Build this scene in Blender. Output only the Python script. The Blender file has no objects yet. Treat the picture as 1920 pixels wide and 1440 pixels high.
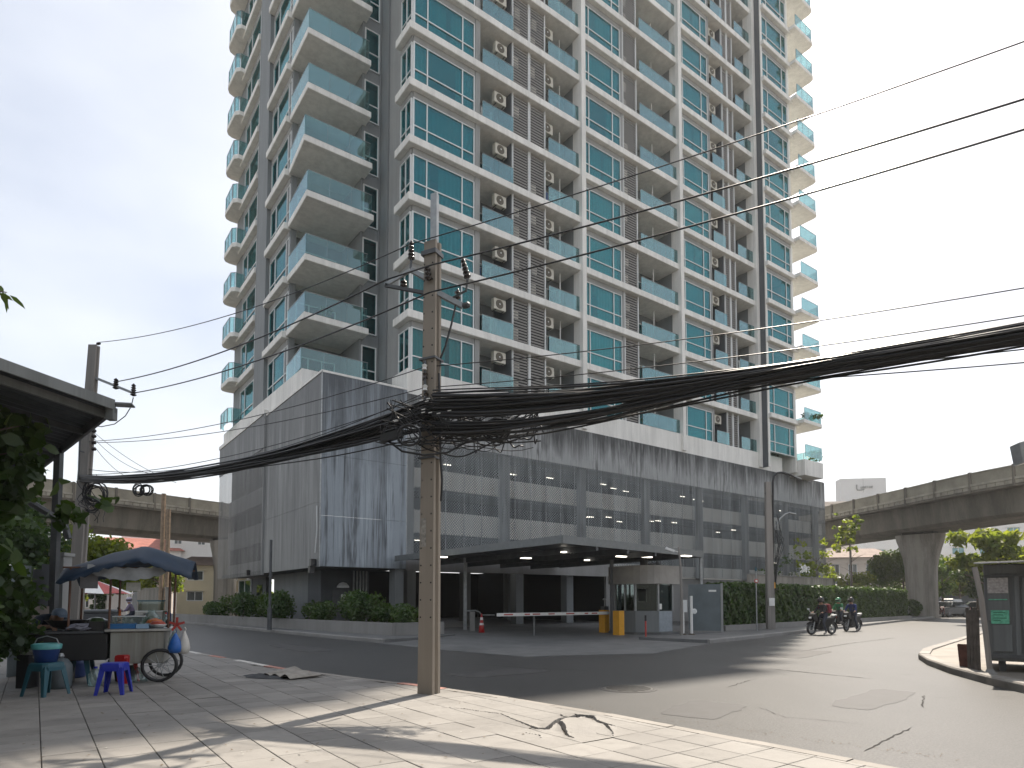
import bpy, bmesh, math, random
import numpy as np
from mathutils import Vector, Matrix
R_ = math.radians
rng = random.Random(7)
C = bpy.context.scene.collection
SC = bpy.context.scene

# ------------------------------------------------------------------ camera, sky, sun, exposure
cam_d = bpy.data.cameras.new('camera')
cam = bpy.data.objects.new('camera', cam_d); C.objects.link(cam)
cam.location = (0, 0, 1.6); cam.rotation_euler = (R_(93), 0, 0)
cam_d.sensor_width = 36; cam_d.lens = 22.5; cam_d.shift_y = 0.1787
cam_d.clip_start = 0.1; cam_d.clip_end = 3000
SC.camera = cam

SUN_AZ, SUN_EL = R_(27.5), R_(54)          # azimuth clockwise from +Y
SUN_DIR = Vector((math.sin(SUN_AZ) * math.cos(SUN_EL), math.cos(SUN_AZ) * math.cos(SUN_EL), math.sin(SUN_EL)))
w = bpy.data.worlds.new('World'); SC.world = w; w.use_nodes = True
nt = w.node_tree; nt.nodes.clear()
out = nt.nodes.new('ShaderNodeOutputWorld'); bg = nt.nodes.new('ShaderNodeBackground')
sky = nt.nodes.new('ShaderNodeTexSky'); sky.sky_type = 'NISHITA'; sky.sun_disc = False
sky.sun_elevation = SUN_EL; sky.sun_rotation = SUN_AZ
sky.air_density = 1.0; sky.dust_density = 3.0; sky.ozone_density = 1.0
# thin bright cloud veil over the whole sky, with soft patches
tc = nt.nodes.new('ShaderNodeTexCoord'); mp = nt.nodes.new('ShaderNodeMapping')
mp.inputs['Scale'].default_value = (1.2, 1.2, 3.0)
nz = nt.nodes.new('ShaderNodeTexNoise'); nz.inputs['Scale'].default_value = 1.7; nz.inputs['Detail'].default_value = 5
nz.inputs['Roughness'].default_value = 0.45
cr = nt.nodes.new('ShaderNodeValToRGB')
cr.color_ramp.elements[0].position = 0.30; cr.color_ramp.elements[0].color = (0.17, 0.17, 0.17, 1)
cr.color_ramp.elements[1].position = 0.62; cr.color_ramp.elements[1].color = (0.56, 0.56, 0.56, 1)
mx = nt.nodes.new('ShaderNodeMix'); mx.data_type = 'RGBA'
mx.inputs['B'].default_value = (8.25, 8.4, 8.5, 1)
nt.links.new(tc.outputs['Generated'], mp.inputs['Vector']); nt.links.new(mp.outputs['Vector'], nz.inputs['Vector'])
nt.links.new(nz.outputs['Fac'], cr.inputs['Fac']); sz = nt.nodes.new('ShaderNodeSeparateXYZ'); nt.links.new(tc.outputs['Generated'], sz.inputs[0])
h1 = nt.nodes.new('ShaderNodeMath'); h1.operation = 'SUBTRACT'; h1.inputs[0].default_value = 1.0; nt.links.new(sz.outputs['Z'], h1.inputs[1])
h2 = nt.nodes.new('ShaderNodeMath'); h2.operation = 'POWER'; h2.inputs[1].default_value = 5.0; nt.links.new(h1.outputs[0], h2.inputs[0])
h3 = nt.nodes.new('ShaderNodeMath'); h3.operation = 'MULTIPLY_ADD'; h3.use_clamp = True; h3.inputs[1].default_value = 0.62
nt.links.new(h2.outputs[0], h3.inputs[0]); nt.links.new(cr.outputs['Color'], h3.inputs[2]); nt.links.new(h3.outputs[0], mx.inputs['Factor'])
nt.links.new(sky.outputs['Color'], mx.inputs['A']); nt.links.new(mx.outputs['Result'], bg.inputs['Color'])
bg.inputs['Strength'].default_value = 0.098
nt.links.new(bg.outputs['Background'], out.inputs['Surface'])

sl = bpy.data.lights.new('sun', 'SUN'); sl.energy = 5.0; sl.angle = R_(0.7); sl.color = (1.0, 0.90, 0.77)
so = bpy.data.objects.new('sun', sl); C.objects.link(so)
so.rotation_euler = (-SUN_DIR).to_track_quat('-Z', 'Y').to_euler(); so.location = (20, 40, 60)
vs = SC.view_settings
vs.view_transform = 'Standard'; vs.look = 'None'; vs.exposure = 0.70; vs.gamma = 1.0; vs.use_curve_mapping = False
SC.cycles.max_bounces = 8; SC.cycles.diffuse_bounces = 4; SC.cycles.glossy_bounces = 3
SC.cycles.transparent_max_bounces = 16; SC.cycles.transmission_bounces = 4
SC.cycles.use_denoising = True
SC.cycles.sample_clamp_indirect = 6.0

# ------------------------------------------------------------------ frame of the place
# the tower, its street and the paving share one grid: origin P0, axis u to the back right, v to the back left
P0 = Vector((-5.742, 35.5, 0)); TH = math.atan2(0.597, 0.802)
DU = Vector((math.cos(TH), math.sin(TH), 0)); DV = Vector((-math.sin(TH), math.cos(TH), 0))
def W(u, v, z=0.0): return P0 + DU * u + DV * v + Vector((0, 0, z))
def LOC(p): q = Vector(p) - P0; return q.dot(DU), q.dot(DV)
_ph = R_(3); _F = Vector((0, math.cos(_ph), math.sin(_ph))); _U = Vector((0, -math.sin(_ph), math.cos(_ph)))
def at(px, py, Y):
    """a surveyed sight line: the point at distance Y along +Y"""
    r = _F + Vector((1, 0, 0)) * ((px - 960) / 1200) + _U * ((1063.1 - py) / 1200)
    return Vector((0, 0, 1.6)) + r * (Y / r.y)
def gnd(px, py, z=0.0):
    r = _F + Vector((1, 0, 0)) * ((px - 960) / 1200) + _U * ((1063.1 - py) / 1200)
    return Vector((0, 0, 1.6)) + r * ((z - 1.6) / r.z)

# ------------------------------------------------------------------ mesh builder
class MB:
    def __init__(s): s.v = []; s.f = []; s.m = []; s.cur = 0
    def add(s, vs, fs):
        o = len(s.v); s.v.extend([tuple(p) for p in vs])
        for f in fs: s.f.append([i + o for i in f]); s.m.append(s.cur)
        return s
    def box(s, x0, y0, z0, x1, y1, z1):
        vs = [(x0, y0, z0), (x1, y0, z0), (x1, y1, z0), (x0, y1, z0), (x0, y0, z1), (x1, y0, z1), (x1, y1, z1), (x0, y1, z1)]
        return s.add(vs, [(3, 2, 1, 0), (4, 5, 6, 7), (0, 1, 5, 4), (1, 2, 6, 5), (2, 3, 7, 6), (3, 0, 4, 7)])
    def obox(s, c, a, b, d):
        c, a, b, d = Vector(c), Vector(a), Vector(b), Vector(d)
        vs = [c - a - b - d, c + a - b - d, c + a + b - d, c - a + b - d, c - a - b + d, c + a - b + d, c + a + b + d, c - a + b + d]
        return s.add(vs, [(3, 2, 1, 0), (4, 5, 6, 7), (0, 1, 5, 4), (1, 2, 6, 5), (2, 3, 7, 6), (3, 0, 4, 7)])
    def bar(s, p0, p1, w, h, up=(0, 0, 1)):
        p0, p1 = Vector(p0), Vector(p1); d = p1 - p0; up = Vector(up)
        sd = d.cross(up)
        if sd.length < 1e-6: sd = d.cross(Vector((1, 0, 0)))
        sd.normalize(); u2 = sd.cross(d).normalized()
        return s.obox((p0 + p1) / 2, d / 2, sd * w / 2, u2 * h / 2)
    def tube(s, pts, r, n=6, cap=True):
        pts = [Vector(p) for p in pts]; k = len(pts)
        rs = r if isinstance(r, (list, tuple)) else [r] * k
        rings = []; prev = None
        for i, p in enumerate(pts):
            t = (pts[min(i + 1, k - 1)] - pts[max(i - 1, 0)])
            t = t.normalized() if t.length > 1e-9 else Vector((0, 0, 1))
            if prev is None:
                a = t.cross(Vector((0, 0, 1)))
                if a.length < 1e-3: a = t.cross(Vector((1, 0, 0)))
            else:
                a = prev - t * prev.dot(t)
                if a.length < 1e-4: a = t.cross(Vector((1, 0, 0)))
            a.normalize(); prev = a; b = t.cross(a)
            rings.append([p + (a * math.cos(2 * math.pi * j / n) + b * math.sin(2 * math.pi * j / n)) * rs[i] for j in range(n)])
        vs = [q for ring in rings for q in ring]; fs = []
        for i in range(k - 1):
            for j in range(n):
                fs.append((i * n + j, i * n + (j + 1) % n, (i + 1) * n + (j + 1) % n, (i + 1) * n + j))
        if cap: fs.append(tuple(range(n - 1, -1, -1))); fs.append(tuple((k - 1) * n + j for j in range(n)))
        return s.add(vs, fs)
    def prism(s, poly, z0, z1):
        n = len(poly); a = sum(poly[i][0] * poly[(i + 1) % n][1] - poly[(i + 1) % n][0] * poly[i][1] for i in range(n))
        if a < 0: poly = poly[::-1]
        vs = [(p[0], p[1], z0) for p in poly] + [(p[0], p[1], z1) for p in poly]
        fs = [tuple(range(n - 1, -1, -1)), tuple(range(n, 2 * n))] + [(i, (i + 1) % n, n + (i + 1) % n, n + i) for i in range(n)]
        return s.add(vs, fs)
    def lathe(s, prof, c=(0, 0, 0), n=12, axis='z', cap=True):
        """prof: (radius, height) pairs from bottom to top"""
        c = Vector(c); vs = []
        for r, h in prof:
            for j in range(n):
                a = 2 * math.pi * j / n
                p = (r * math.cos(a), r * math.sin(a), h)
                if axis == 'y': p = (p[0], p[2], -p[1])
                if axis == 'x': p = (p[2], p[0], p[1])
                vs.append(c + Vector(p))
        fs = [(i * n + j, i * n + (j + 1) % n, (i + 1) * n + (j + 1) % n, (i + 1) * n + j) for i in range(len(prof) - 1) for j in range(n)]
        if cap: fs.append(tuple(range(n - 1, -1, -1))); fs.append(tuple((len(prof) - 1) * n + j for j in range(n)))
        return s.add(vs, fs)
    def sheet(s, poly, z):
        return s.add([(p[0], p[1], z) for p in poly], [tuple(range(len(poly)))])
    def extrude(s, prof, a, b, w):
        """profile in the plane of unit vectors a,b, extruded along w (full vector), centred"""
        a, b, w = Vector(a), Vector(b), Vector(w); n = len(prof)
        vs = [a * x + b * y - w / 2 for x, y in prof] + [a * x + b * y + w / 2 for x, y in prof]
        return s.add(vs, [tuple(range(n - 1, -1, -1)), tuple(range(n, 2 * n))] + [(i, (i + 1) % n, n + (i + 1) % n, n + i) for i in range(n)])
    def mesh(s, name, mats, smooth=False):
        me = bpy.data.meshes.new(name); me.from_pydata(s.v, [], s.f)
        for m in (mats if isinstance(mats, (list, tuple)) else [mats]): me.materials.append(m)
        if any(s.m): me.polygons.foreach_set('material_index', s.m)
        if smooth: me.polygons.foreach_set('use_smooth', [True] * len(me.polygons))
        me.update(); return me
    def build(s, name, mats, parent=None, smooth=False, bevel=0, recalc=True, **kw):
        me = s.mesh(name, mats, smooth)
        if recalc or bevel:
            bm = bmesh.new(); bm.from_mesh(me)
            bmesh.ops.recalc_face_normals(bm, faces=bm.faces)
            if bevel: bmesh.ops.bevel(bm, geom=bm.edges[:], offset=bevel, segments=1, affect='EDGES', profile=0.5, clamp_overlap=True)
            bm.to_mesh(me); bm.free()
        return link(name, me, parent, **kw)
def link(name, me, parent=None, loc=None, rz=0, **kw):
    o = bpy.data.objects.new(name, me); C.objects.link(o)
    if parent is not None: o.parent = parent
    if loc is not None: o.location = loc
    if rz: o.rotation_euler = (0, 0, rz)
    for k, v in kw.items():
        if v is not None: o['category' if k == 'cat' else k] = v
    return o
def thing(name, label, cat, loc=(0, 0, 0), rz=0, group=None):
    return link(name, None, None, loc, rz, label=label, cat=cat, group=group)
def struct(name, mb, mat, **kw): return mb.build(name, mat, kind='structure', **kw)
KIDS = {}
def copy_tree(o, parent=None, loc=None):
    c = o.copy(); C.objects.link(c); c.parent = parent
    if loc is not None: c.location = loc
    for ch in o.children: copy_tree(ch, c)
    return c
ORD = ['first', 'second', 'third', 'fourth', 'fifth', 'sixth', 'seventh', 'eighth', 'ninth', 'tenth', 'eleventh', 'twelfth', 'thirteenth', 'fourteenth', 'fifteenth']

# ------------------------------------------------------------------ materials
def new_mat(name):
    m = bpy.data.materials.new(name); m.use_nodes = True
    n = m.node_tree; n.nodes.clear()
    o = n.nodes.new('ShaderNodeOutputMaterial'); b = n.nodes.new('ShaderNodeBsdfPrincipled')
    n.links.new(b.outputs[0], o.inputs[0]); return m, n, b, o
def N(n, t, **kw):
    x = n.nodes.new(t)
    for k, v in kw.items():
        if k in x.inputs.keys(): x.inputs[k].default_value = v
        else: setattr(x, k, v)
    return x
def ramp(n, src, stops):
    r = n.nodes.new('ShaderNodeValToRGB'); e = r.color_ramp.elements
    while len(e) < len(stops): e.new(0.5)
    for el, (p, c) in zip(e, stops):
        el.position = p; el.color = (c, c, c, 1) if isinstance(c, (int, float)) else (*c, 1)
    n.links.new(src, r.inputs['Fac']); return r.outputs['Color']
def noise(n, scale, detail=4, rough=0.55, map_scale=None, coord='Object', dist=0.0):
    t = n.nodes.new('ShaderNodeTexCoord'); z = n.nodes.new('ShaderNodeTexNoise')
    z.inputs['Scale'].default_value = scale; z.inputs['Detail'].default_value = detail; z.inputs['Roughness'].default_value = rough
    z.inputs['Distortion'].default_value = dist
    if map_scale:
        m = n.nodes.new('ShaderNodeMapping'); m.inputs['Scale'].default_value = map_scale
        n.links.new(t.outputs[coord], m.inputs[0]); n.links.new(m.outputs[0], z.inputs[0])
    else: n.links.new(t.outputs[coord], z.inputs[0])
    return z.outputs['Fac']
def mixc(n, fac, a, b, mode='MIX'):
    m = n.nodes.new('ShaderNodeMix'); m.data_type = 'RGBA'; m.blend_type = mode
    for k, v in (('Factor', fac), ('A', a), ('B', b)):
        if hasattr(v, 'is_linked') or hasattr(v, 'links'): n.links.new(v, m.inputs[k])
        elif isinstance(v, (int, float)): m.inputs[k].default_value = v if k == 'Factor' else (v, v, v, 1)
        else: m.inputs[k].default_value = (*v, 1)
    return m.outputs['Result']
def math_n(n, op, a, b=None, clamp=False):
    m = n.nodes.new('ShaderNodeMath'); m.operation = op; m.use_clamp = clamp
    for i, v in enumerate((a, b)):
        if v is None: continue
        if isinstance(v, (int, float)): m.inputs[i].default_value = v
        else: n.links.new(v, m.inputs[i])
    return m.outputs[0]
def bump(n, b, h, strength=0.3, dist=0.02):
    x = n.nodes.new('ShaderNodeBump'); x.inputs['Strength'].default_value = strength; x.inputs['Distance'].default_value = dist
    n.links.new(h, x.inputs['Height']); n.links.new(x.outputs[0], b.inputs['Normal'])
def simple(name, col, rough=0.6, metal=0.0, var=0.12, scale=6.0, spec=0.5, bmp=0.0, coord='Object', rnd=0.0):
    m, n, b, o = new_mat(name)
    f = noise(n, scale, 5, 0.6, coord=coord)
    lo = tuple(c * (1 - var) for c in col); hi = tuple(min(1, c * (1 + var)) for c in col)
    c = ramp(n, f, [(0.3, lo), (0.7, hi)])
    if rnd:
        oi = n.nodes.new('ShaderNodeObjectInfo')
        c = mixc(n, 1.0, c, ramp(n, oi.outputs['Random'], [(0, 1 - rnd), (1, 1 + rnd * 0.5)]), 'MULTIPLY')
    n.links.new(c, b.inputs['Base Color'])
    b.inputs['Roughness'].default_value = rough; b.inputs['Metallic'].default_value = metal
    b.inputs['Specular IOR Level'].default_value = spec
    if bmp: bump(n, b, noise(n, scale * 8, 6, 0.6), bmp, 0.01)
    return m
def streaked(name, light, dark, zt=None, zb=None, amount=1.0, rough=0.8, fine=5.0, metal=0.0, perforated=False, pitch=0.085, runs=0.0, rs=7.0):
    """painted metal or concrete carrying run-off stains; zt..zb: heights between which the stains fade out (local z)"""
    m, n, b, o = new_mat(name)
    f1 = noise(n, fine, 4, 0.65, (1, 1, 0.045)); f2 = noise(n, 1.1, 5, 0.6, (1, 1, 0.22), dist=0.6); f3 = noise(n, 22, 3, 0.6, (1, 1, 0.02))
    s = math_n(n, 'ADD', math_n(n, 'MULTIPLY', f1, 0.55), math_n(n, 'MULTIPLY', f2, 0.5))
    s = math_n(n, 'ADD', s, math_n(n, 'MULTIPLY', math_n(n, 'SUBTRACT', f3, 0.5), 0.25))
    if zt is not None:
        t = n.nodes.new('ShaderNodeTexCoord'); sx = n.nodes.new('ShaderNodeSeparateXYZ'); n.links.new(t.outputs['Object'], sx.inputs[0])
        mr = n.nodes.new('ShaderNodeMapRange'); mr.inputs[1].default_value = zb; mr.inputs[2].default_value = zt
        mr.inputs[3].default_value = -0.16; mr.inputs[4].default_value = 0.17
        n.links.new(sx.outputs[2], mr.inputs[0]); s = math_n(n, 'ADD', s, mr.outputs[0])
    k = ramp(n, s, [(0.44, 0.0), (0.54, 0.45 * amount), (0.68, amount)])
    c = mixc(n, k, light, dark)
    c = mixc(n, ramp(n, noise(n, 0.35, 4, 0.6), [(0.3, 0.0), (0.75, 0.35)]), c, tuple(x * 0.6 for x in light))
    if runs:   # narrow dark and chalky run marks, gathered in patches
        pat = ramp(n, noise(n, 0.5, 4, 0.65, (1, 1, 0.45)), [(0.40, 0.05), (0.60, 1.0)])
        r1 = math_n(n, 'MULTIPLY', ramp(n, noise(n, rs, 4, 0.7, (1, 1, 0.045), dist=0.8), [(0.50, 0.0), (0.60, runs)]), pat)
        r2 = math_n(n, 'MULTIPLY', ramp(n, noise(n, rs * 1.25, 3, 0.65, (1, 1, 0.035), dist=0.6), [(0.55, 0.0), (0.66, runs * 0.8)]), pat)
        c = mixc(n, r1, c, tuple(x * 0.75 for x in dark)); c = mixc(n, r2, c, tuple(min(.8, x * 1.3 + .03) for x in light))
    n.links.new(c, b.inputs['Base Color']); b.inputs['Roughness'].default_value = rough; b.inputs['Metallic'].default_value = metal
    bump(n, b, noise(n, 30, 5, 0.6), 0.15, 0.01)
    if perforated:
        t = n.nodes.new('ShaderNodeTexCoord'); sx = n.nodes.new('ShaderNodeSeparateXYZ'); n.links.new(t.outputs['Object'], sx.inputs[0])
        a = math_n(n, 'ADD', sx.outputs[0], sx.outputs[1])
        wob = math_n(n, 'MULTIPLY', math_n(n, 'SUBTRACT', noise(n, 1.3, 2), 0.5), 0.35)
        a = math_n(n, 'ADD', a, wob)
        sa = math_n(n, 'SINE', math_n(n, 'MULTIPLY', a, math.pi / pitch)); sb = math_n(n, 'SINE', math_n(n, 'MULTIPLY', sx.outputs[2], math.pi / pitch))
        h = math_n(n, 'GREATER_THAN', math_n(n, 'MULTIPLY', sa, sb), 0.0)
        h2 = math_n(n, 'MULTIPLY', h, perforated)
        tr = n.nodes.new('ShaderNodeBsdfTransparent'); ms = n.nodes.new('ShaderNodeMixShader')
        n.links.new(h2, ms.inputs[0]); n.links.new(b.outputs[0], ms.inputs[1]); n.links.new(tr.outputs[0], ms.inputs[2]); n.links.new(ms.outputs[0], o.inputs[0])
    return m
def glass(name, tint, refl=(0.8, 0.93, 0.95), base=0.10, gain=0.75, rough=0.01, body=0.0, body_col=(0.3, 0.5, 0.5)):
    m, n, b, o = new_mat(name); n.nodes.remove(b)
    tr = N(n, 'ShaderNodeBsdfTransparent'); tr.inputs[0].default_value = (*tint, 1)
    gl = N(n, 'ShaderNodeBsdfGlossy'); gl.inputs[0].default_value = (*refl, 1); gl.inputs['Roughness'].default_value = rough
    fr = N(n, 'ShaderNodeFresnel'); fr.inputs[0].default_value = 1.5
    f = math_n(n, 'ADD', math_n(n, 'MULTIPLY', fr.outputs[0], gain), base, True)
    src = tr.outputs[0]
    if body:
        df = N(n, 'ShaderNodeBsdfDiffuse'); df.inputs[0].default_value = (*body_col, 1)
        mb_ = N(n, 'ShaderNodeMixShader'); mb_.inputs[0].default_value = body
        n.links.new(tr.outputs[0], mb_.inputs[1]); n.links.new(df.outputs[0], mb_.inputs[2]); src = mb_.outputs[0]
    ms = N(n, 'ShaderNodeMixShader'); n.links.new(f, ms.inputs[0]); n.links.new(src, ms.inputs[1]); n.links.new(gl.outputs[0], ms.inputs[2])
    bp = N(n, 'ShaderNodeBump'); bp.inputs['Strength'].default_value = 0.02; n.links.new(noise(n, 0.8, 2), bp.inputs['Height'])
    n.links.new(bp.outputs[0], gl.inputs['Normal'])
    n.links.new(ms.outputs[0], o.inputs[0]); return m
def leafmat(name, dark, light, trans=0.35, scale=1.2):
    m, n, b, o = new_mat(name)
    c = ramp(n, noise(n, scale, 3, 0.6), [(0.3, dark), (0.7, light)])
    c = mixc(n, ramp(n, noise(n, 0.55, 3, 0.6), [(0.42, 0.0), (0.7, 0.55)]), c, tuple(x * y for x, y in zip(light, (1.35, 1.1, .8))))
    n.links.new(c, b.inputs['Base Color']); b.inputs['Roughness'].default_value = 0.45
    tl = N(n, 'ShaderNodeBsdfTranslucent')
    c2 = mixc(n, 1.0, c, (2.2, 2.3, 0.8), 'MULTIPLY'); n.links.new(c2, tl.inputs[0])
    ms = N(n, 'ShaderNodeMixShader'); ms.inputs[0].default_value = trans
    n.links.new(b.outputs[0], ms.inputs[1]); n.links.new(tl.outputs[0], ms.inputs[2]); n.links.new(ms.outputs[0], o.inputs[0])
    return m
def emit(name, col, s):
    m, n, b, o = new_mat(name)
    b.inputs['Base Color'].default_value = (*col, 1); b.inputs['Emission Color'].default_value = (*col, 1); b.inputs['Emission Strength'].default_value = s
    return m
M = {}
M['white'] = streaked('white_render', (0.86, 0.835, 0.785), (0.50, 0.485, 0.45), amount=0.55, fine=3)
M['soffit'] = simple('soffit_paint', (0.82, 0.78, 0.70), 0.8, var=0.06, scale=1.5)
M['grey'] = streaked('grey_render', (0.235, 0.248, 0.25), (0.165, 0.175, 0.178), amount=0.6, fine=2)
M['pale_grey'] = streaked('pale_grey_render', (0.34, 0.34, 0.33), (0.23, 0.235, 0.23), amount=0.6, fine=2)
M['darkgrey'] = streaked('dark_grey_render', (0.105, 0.115, 0.125), (0.075, 0.08, 0.085), amount=0.6, fine=2)
M['frame'] = simple('white_aluminium', (0.70, 0.71, 0.70), 0.45, var=0.04)
M['teal'] = glass('teal_glass', (0.215, 0.59, 0.60), refl=(0.70, 0.90, 0.94), base=0.03, gain=0.55)
M['rail'] = glass('railing_glass', (0.62, 0.81, 0.80), refl=(0.82, 0.94, 0.97), base=0.07, gain=0.7, body=0.02)
M['clear'] = glass('clear_glass', (0.55, 0.62, 0.60), refl=(0.9, 0.95, 0.95), base=0.02, gain=0.8)
M['curtain'] = simple('curtain_cloth', (0.84, 0.86, 0.81), 0.9, var=0.08, scale=2)
M['room'] = simple('room_wall', (0.20, 0.21, 0.20), 0.9)
M['steel'] = simple('stainless', (0.55, 0.56, 0.56), 0.35, 0.9)
M['louvre'] = simple('louvre_slat', (0.235, 0.225, 0.21), 0.6)
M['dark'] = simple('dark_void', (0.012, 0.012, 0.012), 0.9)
M['acbody'] = simple('ac_casing', (0.58, 0.55, 0.47), 0.5)
M['acfan'] = simple('ac_fan', (0.11, 0.095, 0.07), 0.6)
M['band'] = streaked('stained_concrete', (0.36, 0.365, 0.36), (0.05, 0.05, 0.05), zt=13.2, zb=10.7, fine=3.2, runs=.75)
M['sheet'] = streaked('stained_sheet', (0.30, 0.335, 0.365), (0.055, 0.062, 0.07), zt=15.0, zb=5.5, runs=.8, rs=2.6, fine=1.1, rough=0.55)
M['sheet_side'] = streaked('stained_sheet_side', (0.27, 0.272, 0.265), (0.12, 0.122, 0.122), zt=14.0, zb=3.0, runs=.45, rs=3.0, fine=1.6, rough=0.6)
M['perf'] = streaked('perforated_sheet', (0.31, 0.335, 0.34), (0.065, 0.07, 0.075), fine=1.3, amount=0.8, runs=.75, rs=2.4, rough=0.55, perforated=1.0)
M['perf_side'] = streaked('perforated_side', (0.31, 0.305, 0.295), (0.10, 0.10, 0.10), runs=.6, rs=3.0, fine=2.0, amount=0.7, rough=0.6, perforated=0.9)
M['concrete'] = streaked('concrete', (0.27, 0.262, 0.25), (0.17, 0.165, 0.155), amount=0.6, fine=0.9)
M['concrete_old'] = streaked('old_concrete', (0.36, 0.33, 0.29), (0.13, 0.12, 0.105), amount=0.9, fine=1.2)
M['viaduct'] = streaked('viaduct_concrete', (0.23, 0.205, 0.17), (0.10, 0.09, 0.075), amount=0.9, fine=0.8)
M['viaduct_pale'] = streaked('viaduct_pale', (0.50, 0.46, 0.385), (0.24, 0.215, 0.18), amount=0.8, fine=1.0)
M['black'] = simple('black_cable', (0.012, 0.012, 0.013), 0.42, var=0.3)
M['blackmetal'] = simple('black_metal', (0.02, 0.02, 0.022), 0.4)
M['darksteel'] = simple('dark_steel', (0.09, 0.095, 0.10), 0.5, 0.3, var=0.25, scale=3)
M['zinc'] = simple('galvanised', (0.34, 0.35, 0.35), 0.5, 0.6, var=0.2)
M['lamp'] = emit('tube_light', (1.0, 0.95, 0.86), 2.2)
M['lamp_dim'] = emit('ceiling_lamp', (1.0, 0.93, 0.80), 2.2)
M['yellow'] = simple('yellow_paint', (0.72, 0.34, 0.015), 0.45, var=0.08)
M['red'] = simple('red_plastic', (0.42, 0.015, 0.015), 0.4, var=0.05)
M['redpaint'] = simple('red_paint', (0.42, 0.05, 0.04), 0.5, var=0.1)
M['whitepaint'] = simple('white_paint', (0.76, 0.75, 0.72), 0.5, var=0.06)
M['blue'] = simple('blue_plastic', (0.012, 0.026, 0.34), 0.35, var=0.05)
M['bluedeep'] = simple('blue_drum', (0.018, 0.05, 0.19), 0.4, var=0.08)
M['tealp'] = simple('teal_plastic', (0.018, 0.085, 0.115), 0.4, var=0.06)
M['bark'] = simple('bark', (0.13, 0.10, 0.075), 0.9, var=0.4, scale=9, bmp=0.4)
M['leaf'] = leafmat('leaf_dark', (0.018, 0.040, 0.012), (0.05, 0.095, 0.022), 0.35)
M['leaf_hedge'] = leafmat('leaf_hedge', (0.018, 0.045, 0.013), (0.06, 0.11, 0.022), 0.25, 2.0)
M['leaf_light'] = leafmat('leaf_light', (0.065, 0.10, 0.022), (0.17, 0.20, 0.05), 0.5)
M['leaf_mid'] = leafmat('leaf_mid', (0.03, 0.065, 0.018), (0.085, 0.13, 0.035), 0.38)
M['soil'] = simple('soil', (0.06, 0.045, 0.03), 0.95, var=0.3, scale=20)
# ------------------------------------------------------------------ ground, road, pavements
def asphalt():
    m, n, b, o = new_mat('asphalt')
    f = noise(n, 0.35, 6, 0.6); g = noise(n, 38, 4, 0.8); k = noise(n, 0.7, 5, 0.65, (1, 0.15, 1), dist=.5)
    c = ramp(n, f, [(0.30, (0.024, 0.025, 0.027)), (0.70, (0.042, 0.042, 0.043))])
    c = mixc(n, ramp(n, g, [(0.42, 0.0), (0.66, 0.8)]), c, (0.12, 0.117, 0.11))
    c = mixc(n, ramp(n, g, [(0.34, 0.7), (0.46, 0.0)]), c, (0.008, 0.008, 0.008))
    c = mixc(n, ramp(n, noise(n, 0.9, 5, 0.7), [(0.60, 0.0), (0.74, 0.7)]), c, (0.014, 0.014, 0.015))
    c = mixc(n, ramp(n, k, [(0.45, 0.0), (0.8, 0.35)]), c, (0.02, 0.021, 0.023))
    t = n.nodes.new('ShaderNodeTexCoord'); v = n.nodes.new('ShaderNodeTexVoronoi'); v.feature = 'DISTANCE_TO_EDGE'; v.inputs['Scale'].default_value = 0.16
    z = n.nodes.new('ShaderNodeTexNoise'); z.inputs['Scale'].default_value = 0.9; z.inputs['Detail'].default_value = 5
    vm = n.nodes.new('ShaderNodeMix'); vm.data_type = 'RGBA'; vm.inputs['Factor'].default_value = 0.35
    n.links.new(t.outputs['Object'], z.inputs[0]); n.links.new(t.outputs['Object'], vm.inputs['A']); n.links.new(z.outputs['Color'], vm.inputs['B'])
    n.links.new(vm.outputs['Result'], v.inputs['Vector'])
    crk = ramp(n, v.outputs['Distance'], [(0.0, 1.0), (0.004, 0.0)])
    crk = math_n(n, 'MULTIPLY', crk, ramp(n, noise(n, 0.5, 2), [(0.50, 0.0), (0.56, 0.9)]))
    c = mixc(n, crk, c, (0.025, 0.024, 0.023))
    n.links.new(c, b.inputs['Base Color']); b.inputs['Roughness'].default_value = 0.46
    b.inputs['Specular IOR Level'].default_value = 0.5
    bump(n, b, math_n(n, 'ADD', g, math_n(n, 'MULTIPLY', noise(n, 3, 4), 0.8)), 0.35, 0.012); return m
def tile_mat(name, lo, hi, rnd):
    m, n, b, o = new_mat(name)
    f = noise(n, 1.1, 6, 0.62, coord='Object'); g = noise(n, 90, 3, 0.7); s = noise(n, 4.5, 5, 0.65)
    c = ramp(n, f, [(0.3, lo), (0.7, hi)])
    c = mixc(n, ramp(n, s, [(0.55, 0.0), (0.78, 0.5)]), c, tuple(x * 0.55 for x in lo))
    c = mixc(n, ramp(n, g, [(0.3, 0.22), (0.5, 0.0)]), c, tuple(x * 0.5 for x in lo))
    c = mixc(n, ramp(n, noise(n, 0.33, 5, 0.65), [(0.50, 0.0), (0.72, 0.45)]), c, tuple(x * 0.5 for x in lo))
    if rnd:
        oi = n.nodes.new('ShaderNodeObjectInfo'); c = mixc(n, 1.0, c, ramp(n, oi.outputs['Random'], [(0, 1 - rnd), (1, 1.0)]), 'MULTIPLY')
    n.links.new(c, b.inputs['Base Color']); b.inputs['Roughness'].default_value = 0.68
    bump(n, b, math_n(n, 'ADD', g, math_n(n, 'MULTIPLY', s, 0.6)), 0.35, 0.006); return m
M['asphalt'] = asphalt()
M['tile'] = tile_mat('paving_tile', (0.235, 0.222, 0.205), (0.325, 0.308, 0.285), 0.24)
M['bed'] = simple('joint_bed', (0.10, 0.09, 0.08), 0.95, var=0.3, scale=12)
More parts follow.
